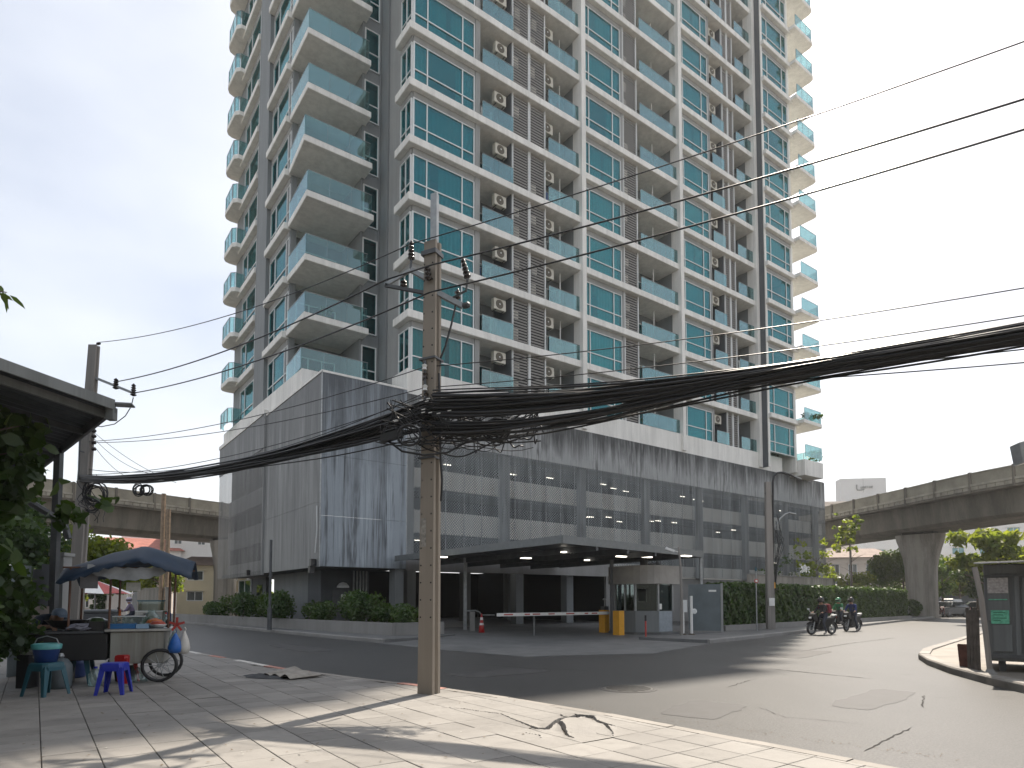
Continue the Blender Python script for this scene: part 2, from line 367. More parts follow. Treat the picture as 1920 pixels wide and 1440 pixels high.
M['kerb'] = tile_mat('kerb_concrete', (0.25, 0.23, 0.205), (0.34, 0.315, 0.285), 0.2)
M['kerbred'] = simple('worn_red', (0.40, 0.20, 0.16), 0.8, var=0.35, scale=14)
M['kerbwhite'] = simple('worn_white', (0.58, 0.56, 0.52), 0.8, var=0.25, scale=14)
M['apron'] = tile_mat('apron_concrete', (0.10, 0.103, 0.104), (0.165, 0.166, 0.163), 0)
M['garagefloor'] = simple('garage_floor', (0.10, 0.10, 0.10), 0.35, var=0.3, scale=0.8)
M['earth'] = simple('earth', (0.16, 0.15, 0.13), 0.95, var=0.3, scale=0.15)
def xy(p): return (p[0], p[1])
def UV(*pts, z=None): return [xy(W(u, v)) for u, v in pts]

g = MB(); g.sheet([(-900, -300), (900, -300), (900, 1500), (-900, 1500)], -0.03); struct('ground', g, M['earth'])
road = MB(); road.sheet([(-75, -40), (75, -40), (75, 118), (-75, 118)], 0.0); struct('road', road, M['asphalt'])
# kerb line of the near pavement, in grid coordinates (u, v)
KL = [(-10.35, -36), (-10.50, -29), (-10.58, -26), (-10.80, -24.1), (-11.05, -22.7), (-11.30, -21.6), (-11.6, -20.5), (-12.2, -18.0), (-12.72, -13.5), (-13.5, -6), (-14.4, 6), (-15.5, 22), (-16.5, 40)]
def kerb_u(v):
    for (u0, v0), (u1, v1) in zip(KL, KL[1:]):
        if v <= v1: return u0 + (u1 - u0) * (v - v0) / (v1 - v0)
    return KL[-1][0]
KW = 0.17
pave = MB()
pave.prism(UV(*[(u - KW * 0.5, v) for u, v in KL], (-40, 40), (-40, -36)), -0.02, 0.125)
pv = struct('pavement', pave, M['bed'])
def clip_half(poly, p, nrm):
    outp = []
    for i in range(len(poly)):
        a, b = poly[i], poly[(i + 1) % len(poly)]
        da = (a[0] - p[0]) * nrm[0] + (a[1] - p[1]) * nrm[1]; db = (b[0] - p[0]) * nrm[0] + (b[1] - p[1]) * nrm[1]
        if da <= 0: outp.append(a)
        if (da < 0 < db) or (db < 0 < da):
            t = da / (da - db); outp.append((a[0] + (b[0] - a[0]) * t, a[1] + (b[1] - a[1]) * t))
    return outp
TU, TV = 0.4431, 0.430; TU0, TV0 = -16.5, -25.3
PATCH = (TU0 + 9 * TU, -10.86, TV0 - 4 * TV, TV0 + 3 * TV)     # the broken area: u0, u1, v0, v1
def tile_poly(i, j):
    u0, v0 = TU0 + i * TU, TV0 + j * TV
    poly = [(u0, v0), (u0 + TU, v0), (u0 + TU, v0 + TV), (u0, v0 + TV)]
    vm = v0 + TV / 2
    for (a, va), (b, vb) in zip(KL, KL[1:]):
        if vb < v0 - 1 or va > v0 + TV + 1: continue
        L = math.hypot(b - a, vb - va); nrm = ((vb - va) / L, -(b - a) / L)
        poly = clip_half(poly, (a - KW * nrm[0], va - KW * nrm[1]), nrm)
        if len(poly) < 3: return None
    if PATCH[2] - 0.01 < v0 < PATCH[3] - 0.01:
        if u0 + TU > PATCH[0] + 0.01 and u0 < PATCH[1] - 0.05:
            poly = clip_half(poly, (PATCH[1], 0), (-1, 0))
            if len(poly) < 3: return None
    return poly
def inset(poly, d):
    n = len(poly); res = []
    for i in range(n):
        p, q, r = poly[i - 1], poly[i], poly[(i + 1) % n]
        e1 = Vector((q[0] - p[0], q[1] - p[1])); e2 = Vector((r[0] - q[0], r[1] - q[1]))
        if e1.length < 1e-5 or e2.length < 1e-5: return None
        e1.normalize(); e2.normalize(); n1 = Vector((-e1.y, e1.x)); n2 = Vector((-e2.y, e2.x))
        k = 1 + n1.dot(n2)
        if k < 0.15: return None
        res.append((q[0] + (n1 + n2)[0] * d / k, q[1] + (n1 + n2)[1] * d / k))
    a = sum(res[i][0] * res[(i + 1) % n][1] - res[(i + 1) % n][0] * res[i][1] for i in range(n)) / 2
    return res if a > 0.004 else None
def tile_mesh(mb, poly, r):
    a = inset(poly, 0.0045); b = inset(poly, 0.0085)
    if not a or not b: return False
    n = len(a); h = 0.148 + r.uniform(-0.0015, 0.0025); tu, tv = r.uniform(-.004, .004), r.uniform(-.004, .004); cx, cy = a[0]
    if r.random() < 0.06: tu *= 3; tv *= 3
    z = lambda p, dz: h + dz + (p[0] - cx) * tu + (p[1] - cy) * tv
    vs = [W(*p, 0.10) for p in a] + [W(*p, z(p, -0.003)) for p in a] + [W(*p, z(p, 0)) for p in b]
    fs = [tuple(range(2 * n, 3 * n))] + [(i, (i + 1) % n, n + (i + 1) % n, n + i) for i in range(n)] + [(n + i, n + (i + 1) % n, 2 * n + (i + 1) % n, 2 * n + i) for i in range(n)]
    mb.add(vs, fs); return True
cells = []
for i in range(-26, 15):
    for j in range(-24, 95):
        p = tile_poly(i, j)
        if not p: continue
        c = W(sum(q[0] for q in p) / len(p), sum(q[1] for q in p) / len(p))
        if c.y < 3.6: continue
        px = 960 + 1200 * c.x / c.y; py = 1126 + 1200 * 1.45 / c.y
        vis = -60 < px < 1980 and py < 1470
        area = abs(sum(p[k][0] * p[(k + 1) % len(p)][1] - p[(k + 1) % len(p)][0] * p[k][1] for k in range(len(p)))) / 2
        cells.append((not vis, -area / c.y ** 3 if vis else c.length, p))
cells.sort(key=lambda t: t[:2])
r2 = random.Random(3); rest = MB(); n_t = 0
for hid, _, p in cells:
    if n_t < 298 and not hid:
        mb = MB()
        if tile_mesh(mb, p, r2): mb.build('tile', M['tile'], pv, recalc=False); n_t += 1
    else: tile_mesh(rest, p, r2)
rest.build('tiles', M['tile'], pv, recalc=False, kind='stuff')

# the broken slab: one fine sheet with the joints and the gaping cracks sunk into it
def patch():
    u0, u1, v0, v1 = PATCH; nu, nv = int((u1 - u0) / 0.0105), int((v1 - v0) / 0.0105)
    us = np.linspace(u0 + .004, u1 - .004, nu); vv = np.linspace(v0 + .004, v1 - .004, nv); UU, VV = np.meshgrid(us, vv, indexing='ij')
    H = np.zeros_like(UU); q = np.random.default_rng(5)
    def nz2(s, seed):
        r = np.random.default_rng(seed); out = np.zeros_like(UU)
        for k in range(14):
            a = r.uniform(0, 2 * np.pi); f = s * r.uniform(.5, 2); out += np.sin((UU * np.cos(a) + VV * np.sin(a)) * f + r.uniform(0, 6.28)) / 14
        return out
    def dist(pl):
        D = np.full(UU.shape, 9.0); Wd = np.zeros(UU.shape)
        for (a, b, wa), (c, d, wb) in zip(pl, pl[1:]):
            L2 = (c - a) ** 2 + (d - b) ** 2 + 1e-9; t = np.clip(((UU - a) * (c - a) + (VV - b) * (d - b)) / L2, 0, 1)
            dd = np.hypot(UU - a - t * (c - a), VV - b - t * (d - b)); wd = wa + t * (wb - wa); k = dd - wd
            m = k < D - Wd; D = np.where(m, dd, D); Wd = np.where(m, wd, Wd)
        return D - Wd
    jog = nz2(60, 1) * 0.012 + nz2(160, 2) * 0.006
    # the dome of heaved concrete
    cu, cv = -11.50, -26.32
    rr = np.hypot((UU - cu) / 0.42, (VV - cv) / 0.50); H += 0.045 * np.clip(1 - rr ** 2, 0, 1)
    for i in range(0, 15):
        du_ = np.abs(UU - (TU0 + i * TU)); H -= 0.009 * (np.clip(1 - du_ / 0.009, 0, 1) * (rr > .95))
    for j in range(-8, 8):
        dv_ = np.abs(VV - (TV0 + j * TV)); H -= 0.009 * (np.clip(1 - dv_ / 0.009, 0, 1) * (rr > .95))
    main = [(-11.90, -24.85, .004), (-11.78, -25.2, .007), (-11.87, -25.56, .010), (-11.97, -26.02, .016), (-12.0, -26.20, .040), (-11.93, -26.30, .034), (-11.78, -26.22, .026), (-11.62, -26.13, .034), (-11.45, -26.02, .030), (-11.33, -25.96, .034), (-11.20, -25.93, .046), (-11.06, -25.90, .070), (-10.99, -25.99, .062), (-11.10, -26.18, .040), (-11.22, -26.36, .040), (-11.27, -26.52, .052), (-11.22, -26.62, .018), (-11.20, -26.68, .0)]
    br = [[(-11.66, -26.20, .035), (-11.74, -26.35, .026), (-11.88, -26.55, .020), (-11.98, -26.70, .014), (-12.0, -26.82, .006)],
          [(-11.27, -26.55, .026), (-11.38, -26.72, .016), (-11.46, -26.86, .004)], [(-11.27, -25.93, .02), (-11.26, -25.78, .014), (-11.20, -25.70, .004)],
          [(-11.08, -25.88, .02), (-11.02, -25.76, .004)], [(-11.0, -25.92, .02), (-10.90, -26.05, .003)], [(-12.0, -26.2, .02), (-12.09, -26.12, .003)], [(-11.46, -26.86, .005), (-11.6, -27.0, .003)],
          [(-12.1, -24.35, .002), (-11.95, -24.6, .006), (-11.90, -24.85, .005)], [(-12.25, -26.3, .002), (-12.2, -26.5, .004), (-12.28, -26.62, .003)]]
    g = dist(main) + jog
    for b_ in br: g = np.minimum(g, dist(b_) + jog * 0.7)
    H += 0.012 * np.exp(-np.clip(g, 0, 9) / 0.05) * (g > 0)
    depth = np.clip(-g / 0.010, 0, 1); H -= depth * (0.085 + 0.03 * nz2(40, 8))
    H += nz2(30, 4) * 0.003 + nz2(140, 6) * 0.0012
    e = np.minimum.reduce([UU - u0, u1 - UU, VV - v0, v1 - VV]); H *= np.clip(e / 0.05, 0, 1)
    P = np.stack([P0.x + DU.x * UU + DV.x * VV, P0.y + DU.y * UU + DV.y * VV, 0.1495 + H], -1).reshape(-1, 3)
    ii, jj = np.meshgrid(np.arange(nu - 1), np.arange(nv - 1), indexing='ij'); a = (ii * nv + jj).ravel()
    F = np.stack([a, a + nv, a + nv + 1, a + 1], -1)
    me = bpy.data.meshes.new('broken_slab'); me.from_pydata(P.tolist(), [], F.tolist()); me.materials.append(M['tile']); me.update()
    link('broken_slab', me, pv, label='heaved paving slab split by gaping black cracks')
patch()

def kerb_run(name, line, parent, side, mats, top=0.152, width=KW, step=0.98, world=True, bot=-0.01):
    """kerb stones of about a metre along a line; side=+1: the stone lies left of the direction of travel"""
    pts = [Vector((p[0], p[1], 0)) for p in line]; k = 0
    for a, b in zip(pts, pts[1:]):
        L = (b - a).length; n = max(1, round(L / step)); d = (b - a) / n; t = d.normalized(); s = Vector((-t.y, t.x, 0)) * side
        for i in range(n):
            p, q = a + d * i + t * 0.006, a + d * (i + 1) - t * 0.006
            zt = top + rng.uniform(-.006, .006)
            mb = MB(); i1 = 0.022
            cs = [(0, bot), (0, zt - 0.03), (i1, zt), (width, zt), (width, bot)]
            vs = [e + s * x + Vector((0, 0, z)) for e in (p, q) for x, z in cs]
            mb.add(vs, [(4, 3, 2, 1, 0), (5, 6, 7, 8, 9)] + [(j, (j + 1) % 5, 5 + (j + 1) % 5, 5 + j) for j in range(5)])
            mb.build('kerb_stone', mats(k), parent); k += 1
def near_m(k):
    return M['kerbred'] if k in (13, 17, 18, 22) else (M['kerbwhite'] if k in (19, 20, 24) else M['kerb'])
kerb_run('k', [W(u, v) for u, v in KL[:10]], pv, 1, near_m)

# the far side: pavement under the planter, apron of the car park, pavement along the hedge
far = MB(); FL = [(-6.05, -9.6), (-6.6, -4.0), (-7.77, 10.6), (-8.9, 24), (-10.2, 42)]
far.prism(UV(*[(u + .1, v) for u, v in FL], (0, 42), (-5.1, 20), (-2.0, -8.2), (-4.2, -9.3)), -0.02, 0.14)
fp = struct('far_pavement', far, M['apron'])
kerb_run('k', [W(u, v) for u, v in FL[:4]], fp, -1, lambda k: M['concrete'])
HL = [gnd(1331, 1207), gnd(1392, 1200), gnd(1560, 1181.5), gnd(1740, 1160), at(1740, 1160, 57) + Vector((18, 19, 0))]
HL = [Vector((p.x, p.y, 0)) for p in HL]
dirR = (HL[3] - HL[1]).normalized(); nR = Vector((-dirR.y, dirR.x, 0))
rp = MB(); rp.prism([xy(p + nR * .1) for p in HL] + [xy(HL[4] + nR * 6), xy(HL[3] + nR * 4), xy(HL[1] + nR * 2.6), xy(HL[0] + nR * 3.0)], -0.02, 0.135)
hp = struct('hedge_pavement', rp, M['apron'])
kerb_run('k', HL, hp, 1, lambda k: M['concrete'], step=1.2)
ap = MB(); edge = [gnd(709, 1206), gnd(825, 1219), gnd(987, 1232), gnd(1072, 1229), gnd(1222, 1226), gnd(1331, 1207)]
ring = [xy(p) for p in edge] + [xy(W(13.5, -9.5)), xy(W(16.0, -1)), xy(W(-1.2, -1)), xy(W(-2.2, -8.0))]
ap.add([(x, y, 0.012 if i < 6 else 0.10) for i, (x, y) in enumerate(ring)] + [(x, y, -0.02) for x, y in ring], [tuple(range(len(ring)))] + [(i, (i + 1) % len(ring), len(ring) + (i + 1) % len(ring), len(ring) + i) for i in range(len(ring))])
struct('driveway', ap, M['apron'])
gf = MB(); gf.sheet(UV((-1.2, -1), (16, -1), (16, 18), (-1.2, 18)), 0.104); struct('garage_floor', gf, M['garagefloor'])
# the corner pavement at the kiosk
NC = [gnd(1990, 1345), gnd(1920, 1300), gnd(1850, 1283), gnd(1780, 1263), gnd(1738, 1247), gnd(1722, 1236), gnd(1730, 1226), gnd(1762, 1215), gnd(1800, 1203)]
NC = [Vector((p.x, p.y, 0)) for p in NC]; NC.append(NC[-1] + dirR * 34); NC.insert(0, NC[0] + Vector((5, -7, 0)))
cp = MB(); cp.prism([xy(p) for p in NC] + [xy(NC[-1] - nR * 10), (34, 10), (30, -6)], -0.02, 0.125)
corner = struct('corner_pavement', cp, tile_mat('corner_slabs', (0.21, 0.185, 0.155), (0.29, 0.26, 0.22), 0))
kerb_run('k', NC[:11], corner, -1, lambda k: M['kerbred'] if k in (8, 9) else M['kerb'], top=0.165, width=0.26, step=1.1)

# wear in the road: repair patches, open cracks
def road_patch(name, px, L, Wd, rz, mat, seed):
    q = random.Random(seed); c = gnd(*px); m = MB(); n_ = 28; ring = []
    for k in range(n_):
        a = 2 * math.pi * k / n_; x, y = math.cos(a), math.sin(a); s_ = 1 / max(abs(x), abs(y)); ring.append((x * s_ * L / 2 + q.uniform(-.05, .05), y * s_ * Wd / 2 + q.uniform(-.05, .05)))
    ca, sa = math.cos(rz), math.sin(rz); m.sheet([(c.x + x * ca - y * sa, c.y + x * sa + y * ca) for x, y in ring], 0.004); m.build(name, mat, road_o)
road_o = [o for o in C.objects if o.name == 'road'][0]
pm1 = simple('tar_patch', (.026, .026, .028), .55, var=.25, scale=4, bmp=.4); pm2 = simple('pale_patch', (.052, .051, .050), .7, var=.25, scale=4, bmp=.4)
rz_ = math.atan2(dirR.y, dirR.x)
road_patch('road_patch', (1500, 1226), 3.2, 1.1, rz_, pm2, 1); road_patch('road_patch', (1320, 1330), 1.5, .9, rz_ + .1, pm1, 2); road_patch('road_patch', (560, 1215), 4.0, 1.0, TH + math.pi / 2, pm2, 3); road_patch('road_patch', (1640, 1310), 2.6, .7, rz_ - .05, pm1, 5)
road_patch('road_patch', (940, 1262), 2.2, .9, TH, pm2, 6)
crm = simple('road_crack', (.022, .021, .02), .9)
def crack(pts, w_, seed):
    q = random.Random(seed); P = [gnd(*p) for p in pts]; line = []
    for a, b in zip(P, P[1:]):
        k = max(3, int((b - a).length / .09))
        for i in range(k): t = i / k; p = a.lerp(b, t); line.append(Vector((p.x + q.uniform(-.02, .02), p.y + q.uniform(-.02, .02), .005)))
    m = MB()
    for i, p in enumerate(line):
        d = (line[min(i + 1, len(line) - 1)] - line[max(i - 1, 0)]).normalized(); s_ = Vector((-d.y, d.x, 0)) * w_ * .6 * q.uniform(.25, 1.0) * min(1, i / 3, (len(line) - 1 - i) / 3); m.v += [tuple(p - s_), tuple(p + s_)]
    for i in range(len(line) - 1): m.f.append([2 * i, 2 * i + 2, 2 * i + 3, 2 * i + 1]); m.m.append(0)
    m.build('road_crack', crm, road_o, recalc=False)
for k, (pts, w_) in enumerate((([(1440, 1254), (1520, 1262), (1605, 1270), (1652, 1275)], .045), ([(1360, 1290), (1405, 1276), (1420, 1272)], .02), ([(1618, 1410), (1660, 1388), (1715, 1362)], .022), ([(1733, 1303), (1728, 1322), (1738, 1332)], .022), ([(1420, 1325), (1470, 1345), (1560, 1352), (1640, 1362)], .012), ([(1090, 1330), (1180, 1345), (1290, 1362)], .010), ([(1500, 1222), (1590, 1207), (1680, 1196)], .05), ([(880, 1245), (1010, 1254), (1120, 1258)], .03))): crack(pts, w_, k)
# ------------------------------------------------------------------ the apartment tower (local axes: x = u, y = v)
Z0, FH, NF = 14.52, 3.386, 14
tower = thing('apartment_tower', 'tall white and grey apartment tower with teal windows and glass balconies', 'tower', tuple(P0), TH)
def mbox(name, mat, *boxes, parent=None, **kw):
    for b in boxes: o = MB().box(*b).build(name, mat, parent if parent is not None else tower, **kw)
    return o
# plan edges of the floor slabs, counter-clockwise
SLAB_MAIN = [(-0.42, -0.42), (33.95, -0.42), (33.95, 1.9), (0.30, 1.9), (0.30, 1.45), (-0.42, 1.45)]
zs = lambda i: Z0 + i * FH
for i in range(0, NF + 1):
    z = zs(i)
    if i > 0:
        sl_ = MB(); sl_.prism(SLAB_MAIN, z - 0.46, z); sl_.build('floor_slab', M['white'], tower, bevel=0.03)
        e = MB(); e.prism([(34.05, -1.50), (38.75, -1.50), (38.75, 1.0), (34.05, 1.0)], z - 0.42, z); e.build('floor_slab', M['white'], tower, bevel=0.03)
        for v0, v1 in ((6.75, 10.95), (13.35, 18.0)):
            e = MB(); e.box(-5.16, v0, z - 0.42, -4.4, v1, z); e.build('sill_band', M['white'], tower, bevel=0.03)
    # corner balcony slab, one storey deeper than the next now and then
    if i < NF + 1:
        dv_ = [-.25, 0, 0, -.55, -.25, 0, .1, 0, -.1, 0, 0, 0, 0, 0, 0][i]; du_ = [-.25, 0, .0, -.15, -.25, 0, 0, 0, 0, 0, 0, 0, 0, 0, 0][i]
        if i > 0:
            e = MB(); e.prism([(-4.92 + du_, 3.45 + dv_), (-1.0, 3.45 + dv_), (-1.0, 4.2), (-0.9, 6.7), (-4.92, 6.7)], z - 0.36, z + 0.02)
            e.build('balcony_slab', M['white'], tower, bevel=0.03)
            e = MB(); e.box(-4.9, 6.75, z - .35, -.9, 7.6, z); e.build('balcony_slab', M['soffit'], tower)
        # rounded balconies on the two ends of the tower
        e = MB(); e.prism([(-4.4, 17.2), (-5.45, 17.2), (-5.72, 17.5), (-5.80, 19.6), (-5.62, 20.0), (-5.3, 20.15), (-4.4, 20.15)], z - 0.30, z + 0.03)
        if i > 0: e.build('balcony_slab', M['white'], tower, bevel=0.025)
        e = MB(); e.prism([(38.35, -2.05), (41.45, -2.05), (41.72, -1.94), (41.85, -1.65), (41.85, 1.6), (38.35, 1.6)], z - 0.30, z + 0.03)
        if i > 0: e.build('balcony_slab', M['white'], tower, bevel=0.025)
ZT = zs(NF)
# walls
mbox('core_wall', M['grey'], (0.32, 1.92, 13.2, 38.45, 20.0, ZT), (-4.36, 7.4, 13.2, 0.30, 20.0, ZT))
mbox('side_wall', M['pale_grey'], (0.12, 1.42, 13.2, 0.40, 3.25, ZT + .01))
mbox('side_wall', M['grey'], (0.02, 3.27, 13.2, 0.42, 4.55, ZT + .02))
mbox('side_wall', M['grey'], (-1.22, 4.32, 13.2, -1.12, 7.4, ZT), (-0.12, 4.30, 13.2, 0.0, 4.6, ZT))
mbox('pilaster', M['grey'], (-5.02, 10.97, 13.0, -4.30, 13.33, ZT))
mbox('side_wall', M['grey'], (-4.74, 6.66, 13.2, -4.40, 7.4, ZT), (-4.78, 18.02, 13.2, -4.3, 20.0, ZT), (-4.80, 10.90, 13.2, -4.45, 10.97, ZT))
mbox('fin', M['white'], (12.72, -0.62, 13.2, 13.10, 0.3, ZT)); mbox('fin', M['white'], (23.22, -0.62, 13.2, 23.60, 0.3, ZT)); mbox('fin', M['white'], (33.62, -0.62, 13.2, 34.0, 0.3, ZT))
mbox('partition', M['grey'], (12.76, 0.3, 13.2, 13.06, 1.92, ZT)); mbox('partition', M['grey'], (23.26, 0.3, 13.2, 23.56, 1.92, ZT)); mbox('partition', M['grey'], (33.66, 0.3, 13.2, 33.96, 1.92, ZT))
mbox('partition', M['pale_grey'], (4.27, -0.10, 13.2, 4.62, 1.92, ZT)); mbox('partition', M['pale_grey'], (17.16, -0.10, 13.2, 17.36, 1.92, ZT)); mbox('partition', M['pale_grey'], (27.74, -0.10, 13.2, 27.92, 1.92, ZT))
mbox('side_wall', M['darkgrey'], (34.02, -1.12, 13.2, 34.16, 1.92, ZT))
mbox('corner_post', M['white'], (34.02, -1.20, 13.2, 34.24, -1.12, ZT), (38.30, -1.20, 13.2, 38.55, 1.9, ZT))
mbox('end_wall', M['pale_grey'], (38.45, 1.9, 13.2, 38.6, 20.0, ZT))
# base parapet the tower stands on, over the car park's top
pb = MB(); pb.prism([(-0.42, -0.43), (37.4, -0.43), (37.4, 1.9), (0.30, 1.9), (0.30, 1.45), (-0.42, 1.45)], 12.7, Z0 - .01); pb.build('base_parapet', M['white'], tower, bevel=0.02)
pb = MB(); pb.prism([(-5.08, 3.15), (-1.0, 3.15), (0.1, 3.9), (0.1, 5.2), (-4.5, 5.2), (-4.5, 21.0), (-5.2, 21.0), (-5.15, 10.0)], 12.9, Z0 + 0.01); pb.build('base_parapet', M['white'], tower, bevel=0.02)
mbox('base_parapet', M['white'], (38.6, -1.9, 12.9, 41.8, 1.6, Z0 - .2))

# windows: a frame with panes (each one a piece), a curtain or a dim room behind
def window(name, o, d, nrm, w_, h, cols, rail, curtain, panes=True, bars=0.07, glassmat='teal'):
    """o: lower corner, d: direction along the wall, nrm: outward normal (both unit, local)"""
    o, d, nrm = Vector(o), Vector(d), Vector(nrm); up = Vector((0, 0, 1))
    f = MB()
    xs = [0] + [c * w_ for c in cols] + [w_]; hs = [0, rail * h, h] if rail else [0, h]
    T = 0.07
    for x in xs:
        xc = min(max(x, bars / 2), w_ - bars / 2); f.obox(o + d * xc + up * h / 2, d * bars / 2, nrm * T, up * h / 2)
    for k, y in enumerate(hs):
        yc = min(max(y, bars / 2), h - bars / 2)
        for a, b in zip(xs, xs[1:]):
            f.obox(o + d * (a + b) / 2 + up * yc, d * ((b - a) / 2 - bars * .5 - .001), nrm * (T - .004), up * bars * .46)
    root = f.build('window', M['frame'], tower)
    gl = MB()
    for a, b in zip(xs, xs[1:]):
        for y0, y1 in zip(hs, hs[1:]):
            c = o + d * (a + b) / 2 + up * (y0 + y1) / 2 + nrm * 0.01
            tgt = MB() if panes else gl
            tgt.obox(c, d * ((b - a) / 2 - bars / 2), nrm * 0.008, up * ((y1 - y0) / 2 - bars * .46))
            if panes: tgt.build('pane', M[glassmat], root)
    if not panes: gl.build('glazing', M[glassmat], root, kind='stuff')
    if curtain: add_curtain(root, o, d, nrm, w_, h, curtain)
    return root
def add_curtain(root, o, d, nrm, w_, h, spans, off=0.22):
    o, d, nrm = Vector(o), Vector(d), Vector(nrm)
    cm = MB()
    for a, b in spans:
        n = max(6, int((b - a) * w_ / 0.055)); vs = []
        ph = rng.uniform(0, 6)
        for k in range(n + 1):
            x = (a + (b - a) * k / n) * w_
            off2 = off + 0.035 * math.sin(k * 1.25 + ph) + 0.02 * math.sin(k * .41 + ph)
            for z in (0.03, h - 0.03): vs.append(o + d * x - nrm * off2 + Vector((0, 0, z)))
        cm.add(vs, [(2 * k, 2 * k + 2, 2 * k + 3, 2 * k + 1) for k in range(n)])
    return cm.build('curtain', M['curtain'], root, smooth=True, recalc=False)
X, Y_, NX, NY = Vector((1, 0, 0)), Vector((0, 1, 0)), Vector((-1, 0, 0)), Vector((0, -1, 0))
H1 = FH - 0.86
CURT = [[(0, 1)], [(0, .55), (.62, 1)], [(0, .24), (.70, 1)], [(0, 1)], [(0, .30), (.44, 1)], [(0, .96)]]
def band(i, x0, x1, y): # render strip between window head and slab
    mbox('window_head', M['pale_grey'], (x0, y, zs(i) + H1 + .07, x1, y + .2, zs(i + 1) - .46))
for i in range(NF):
    z = zs(i) + 0.06
    ci = CURT[(i * 5 + 1) % 6]
    window('w', (0.02, 0, z), X, NY, 4.22, H1, (0.215, 0.79), 0.34, ci, panes=i < 7); band(i, 0.02, 4.24, -.08)
    window('w', (0.0, 1.40, z), NY, NX, 1.33, H1, (0.52,), 0.34, [(0, 1)] if i % 3 else None, panes=i < 7); mbox('window_head', M['pale_grey'], (-.07, .02, z + H1 + .01, .12, 1.40, zs(i + 1) - .46))
    window('w', (13.12, 0, z), X, NY, 4.02, H1, (0.2, 0.79), 0.36, CURT[(i * 7 + 2) % 6], panes=i < 9); band(i, 13.12, 17.14, -.08)
    window('w', (23.62, 0, z), X, NY, 4.10, H1, (0.2, 0.79), 0.36, CURT[(i * 4 + 3) % 6], panes=i < 11); band(i, 23.62, 27.72, -.08)
    window('w', (34.26, -1.1, z), X, NY, 4.02, H1, (0.2, 0.80), 0.36, CURT[(i * 3 + 2) % 6], panes=False); band(i, 34.26, 38.28, -1.18)
    # narrow window beside the corner balcony
    window('w', (-1.10, 4.36, z), X, NY, 0.98, H1 + .1, (), 0.42, None, panes=i < 8); mbox('window_head', M['grey'], (-1.10, 4.34, z + H1 + .12, -.12, 4.6, zs(i + 1)))
    mbox('room', M['room'], (-1.10, 4.9, z, -.02, 5.0, z + H1 + .1), parent=tower)
    # street side
    window('w', (-4.72, 10.88, z), NY, NX, 4.05, H1, (0.30, 0.86), 0.33, [(0, .28), (.3, 1)] if i % 2 else [(0, .5)], panes=False); mbox('window_head', M['pale_grey'], (-4.80, 6.78, z + H1 + .01, -4.5, 10.86, zs(i + 1) - .42))
    window('w', (-4.72, 17.95, z), NY, NX, 4.55, H1, (0.28, 0.80), 0.33, [(0, .35)] if i % 3 else [(.2, .9)], panes=False); mbox('window_head', M['pale_grey'], (-4.80, 13.38, z + H1 + .01, -4.5, 17.93, zs(i + 1) - .42))
    # sliding doors at the back of the balconies
    for a, b in ((4.9, 6.8), (10.7, 12.4), (19.4, 21.9), (28.1, 29.4)):
        window('w', (a, 1.86, z), X, NY, b - a, 2.15, (0.5,), None, None, panes=False)
    window('w', (-4.2, 7.36, z), X, NY, 2.6, 2.2, (0.33, 0.67), None, None, panes=False)
    # louvre screens hiding the condensers
    for a, b in ((7.16, 8.46), (8.56, 9.84), (17.40, 18.84), (29.74, 30.45), (30.55, 31.26)):
        fr = MB(); h = FH - 0.46
        for x in (a, b): fr.box(x - .035, -.10, zs(i), x + .035, .02, zs(i) + h)
        root = fr.build('louvre_screen', M['frame'], tower)
        s_ = MB(); k = 0.09
        while k < h - .06:
            s_.obox(((a + b) / 2, -.03, zs(i) + k), ((b - a) / 2 - .037, 0, 0), (0, .010, .004), (0, -.006, .050)); k += 0.19
        s_.build('slat', M['louvre'], root, kind='stuff')
        c_ = MB()
        for zz in (0.45, 1.7):
            if rng.random() < .8 and b - a > .9: xx = a + rng.uniform(.15, .35); c_.box(xx, .14, zs(i) + zz, xx + .42, .24, zs(i) + zz + .62)
        if c_.v: c_.build('condenser', M['acbody'], root, kind='stuff')
    mbox('partition', M['dark'], (7.14, .26, zs(i), 9.88, .30, zs(i + 1) - .46)); mbox('partition', M['dark'], (17.38, .26, zs(i), 18.88, .30, zs(i + 1) - .46)); mbox('partition', M['dark'], (29.72, .26, zs(i), 31.28, .30, zs(i + 1) - .46))  # near-black sheets stand in for the shade in the louvre gaps
    for bx in (7.06, 9.90, 18.90, 29.64, 31.30): mbox('partition', M['darkgrey'], (bx, 0, zs(i), bx + .06, 1.92, zs(i + 1) - .46))
    # downpipes in the balconies
    for x in (11.9, 21.6): pm = MB(); pm.tube([(x, .8, zs(i)), (x, .8, zs(i + 1) - .46)], .05, 6); pm.build('downpipe', M['whitepaint'], tower)
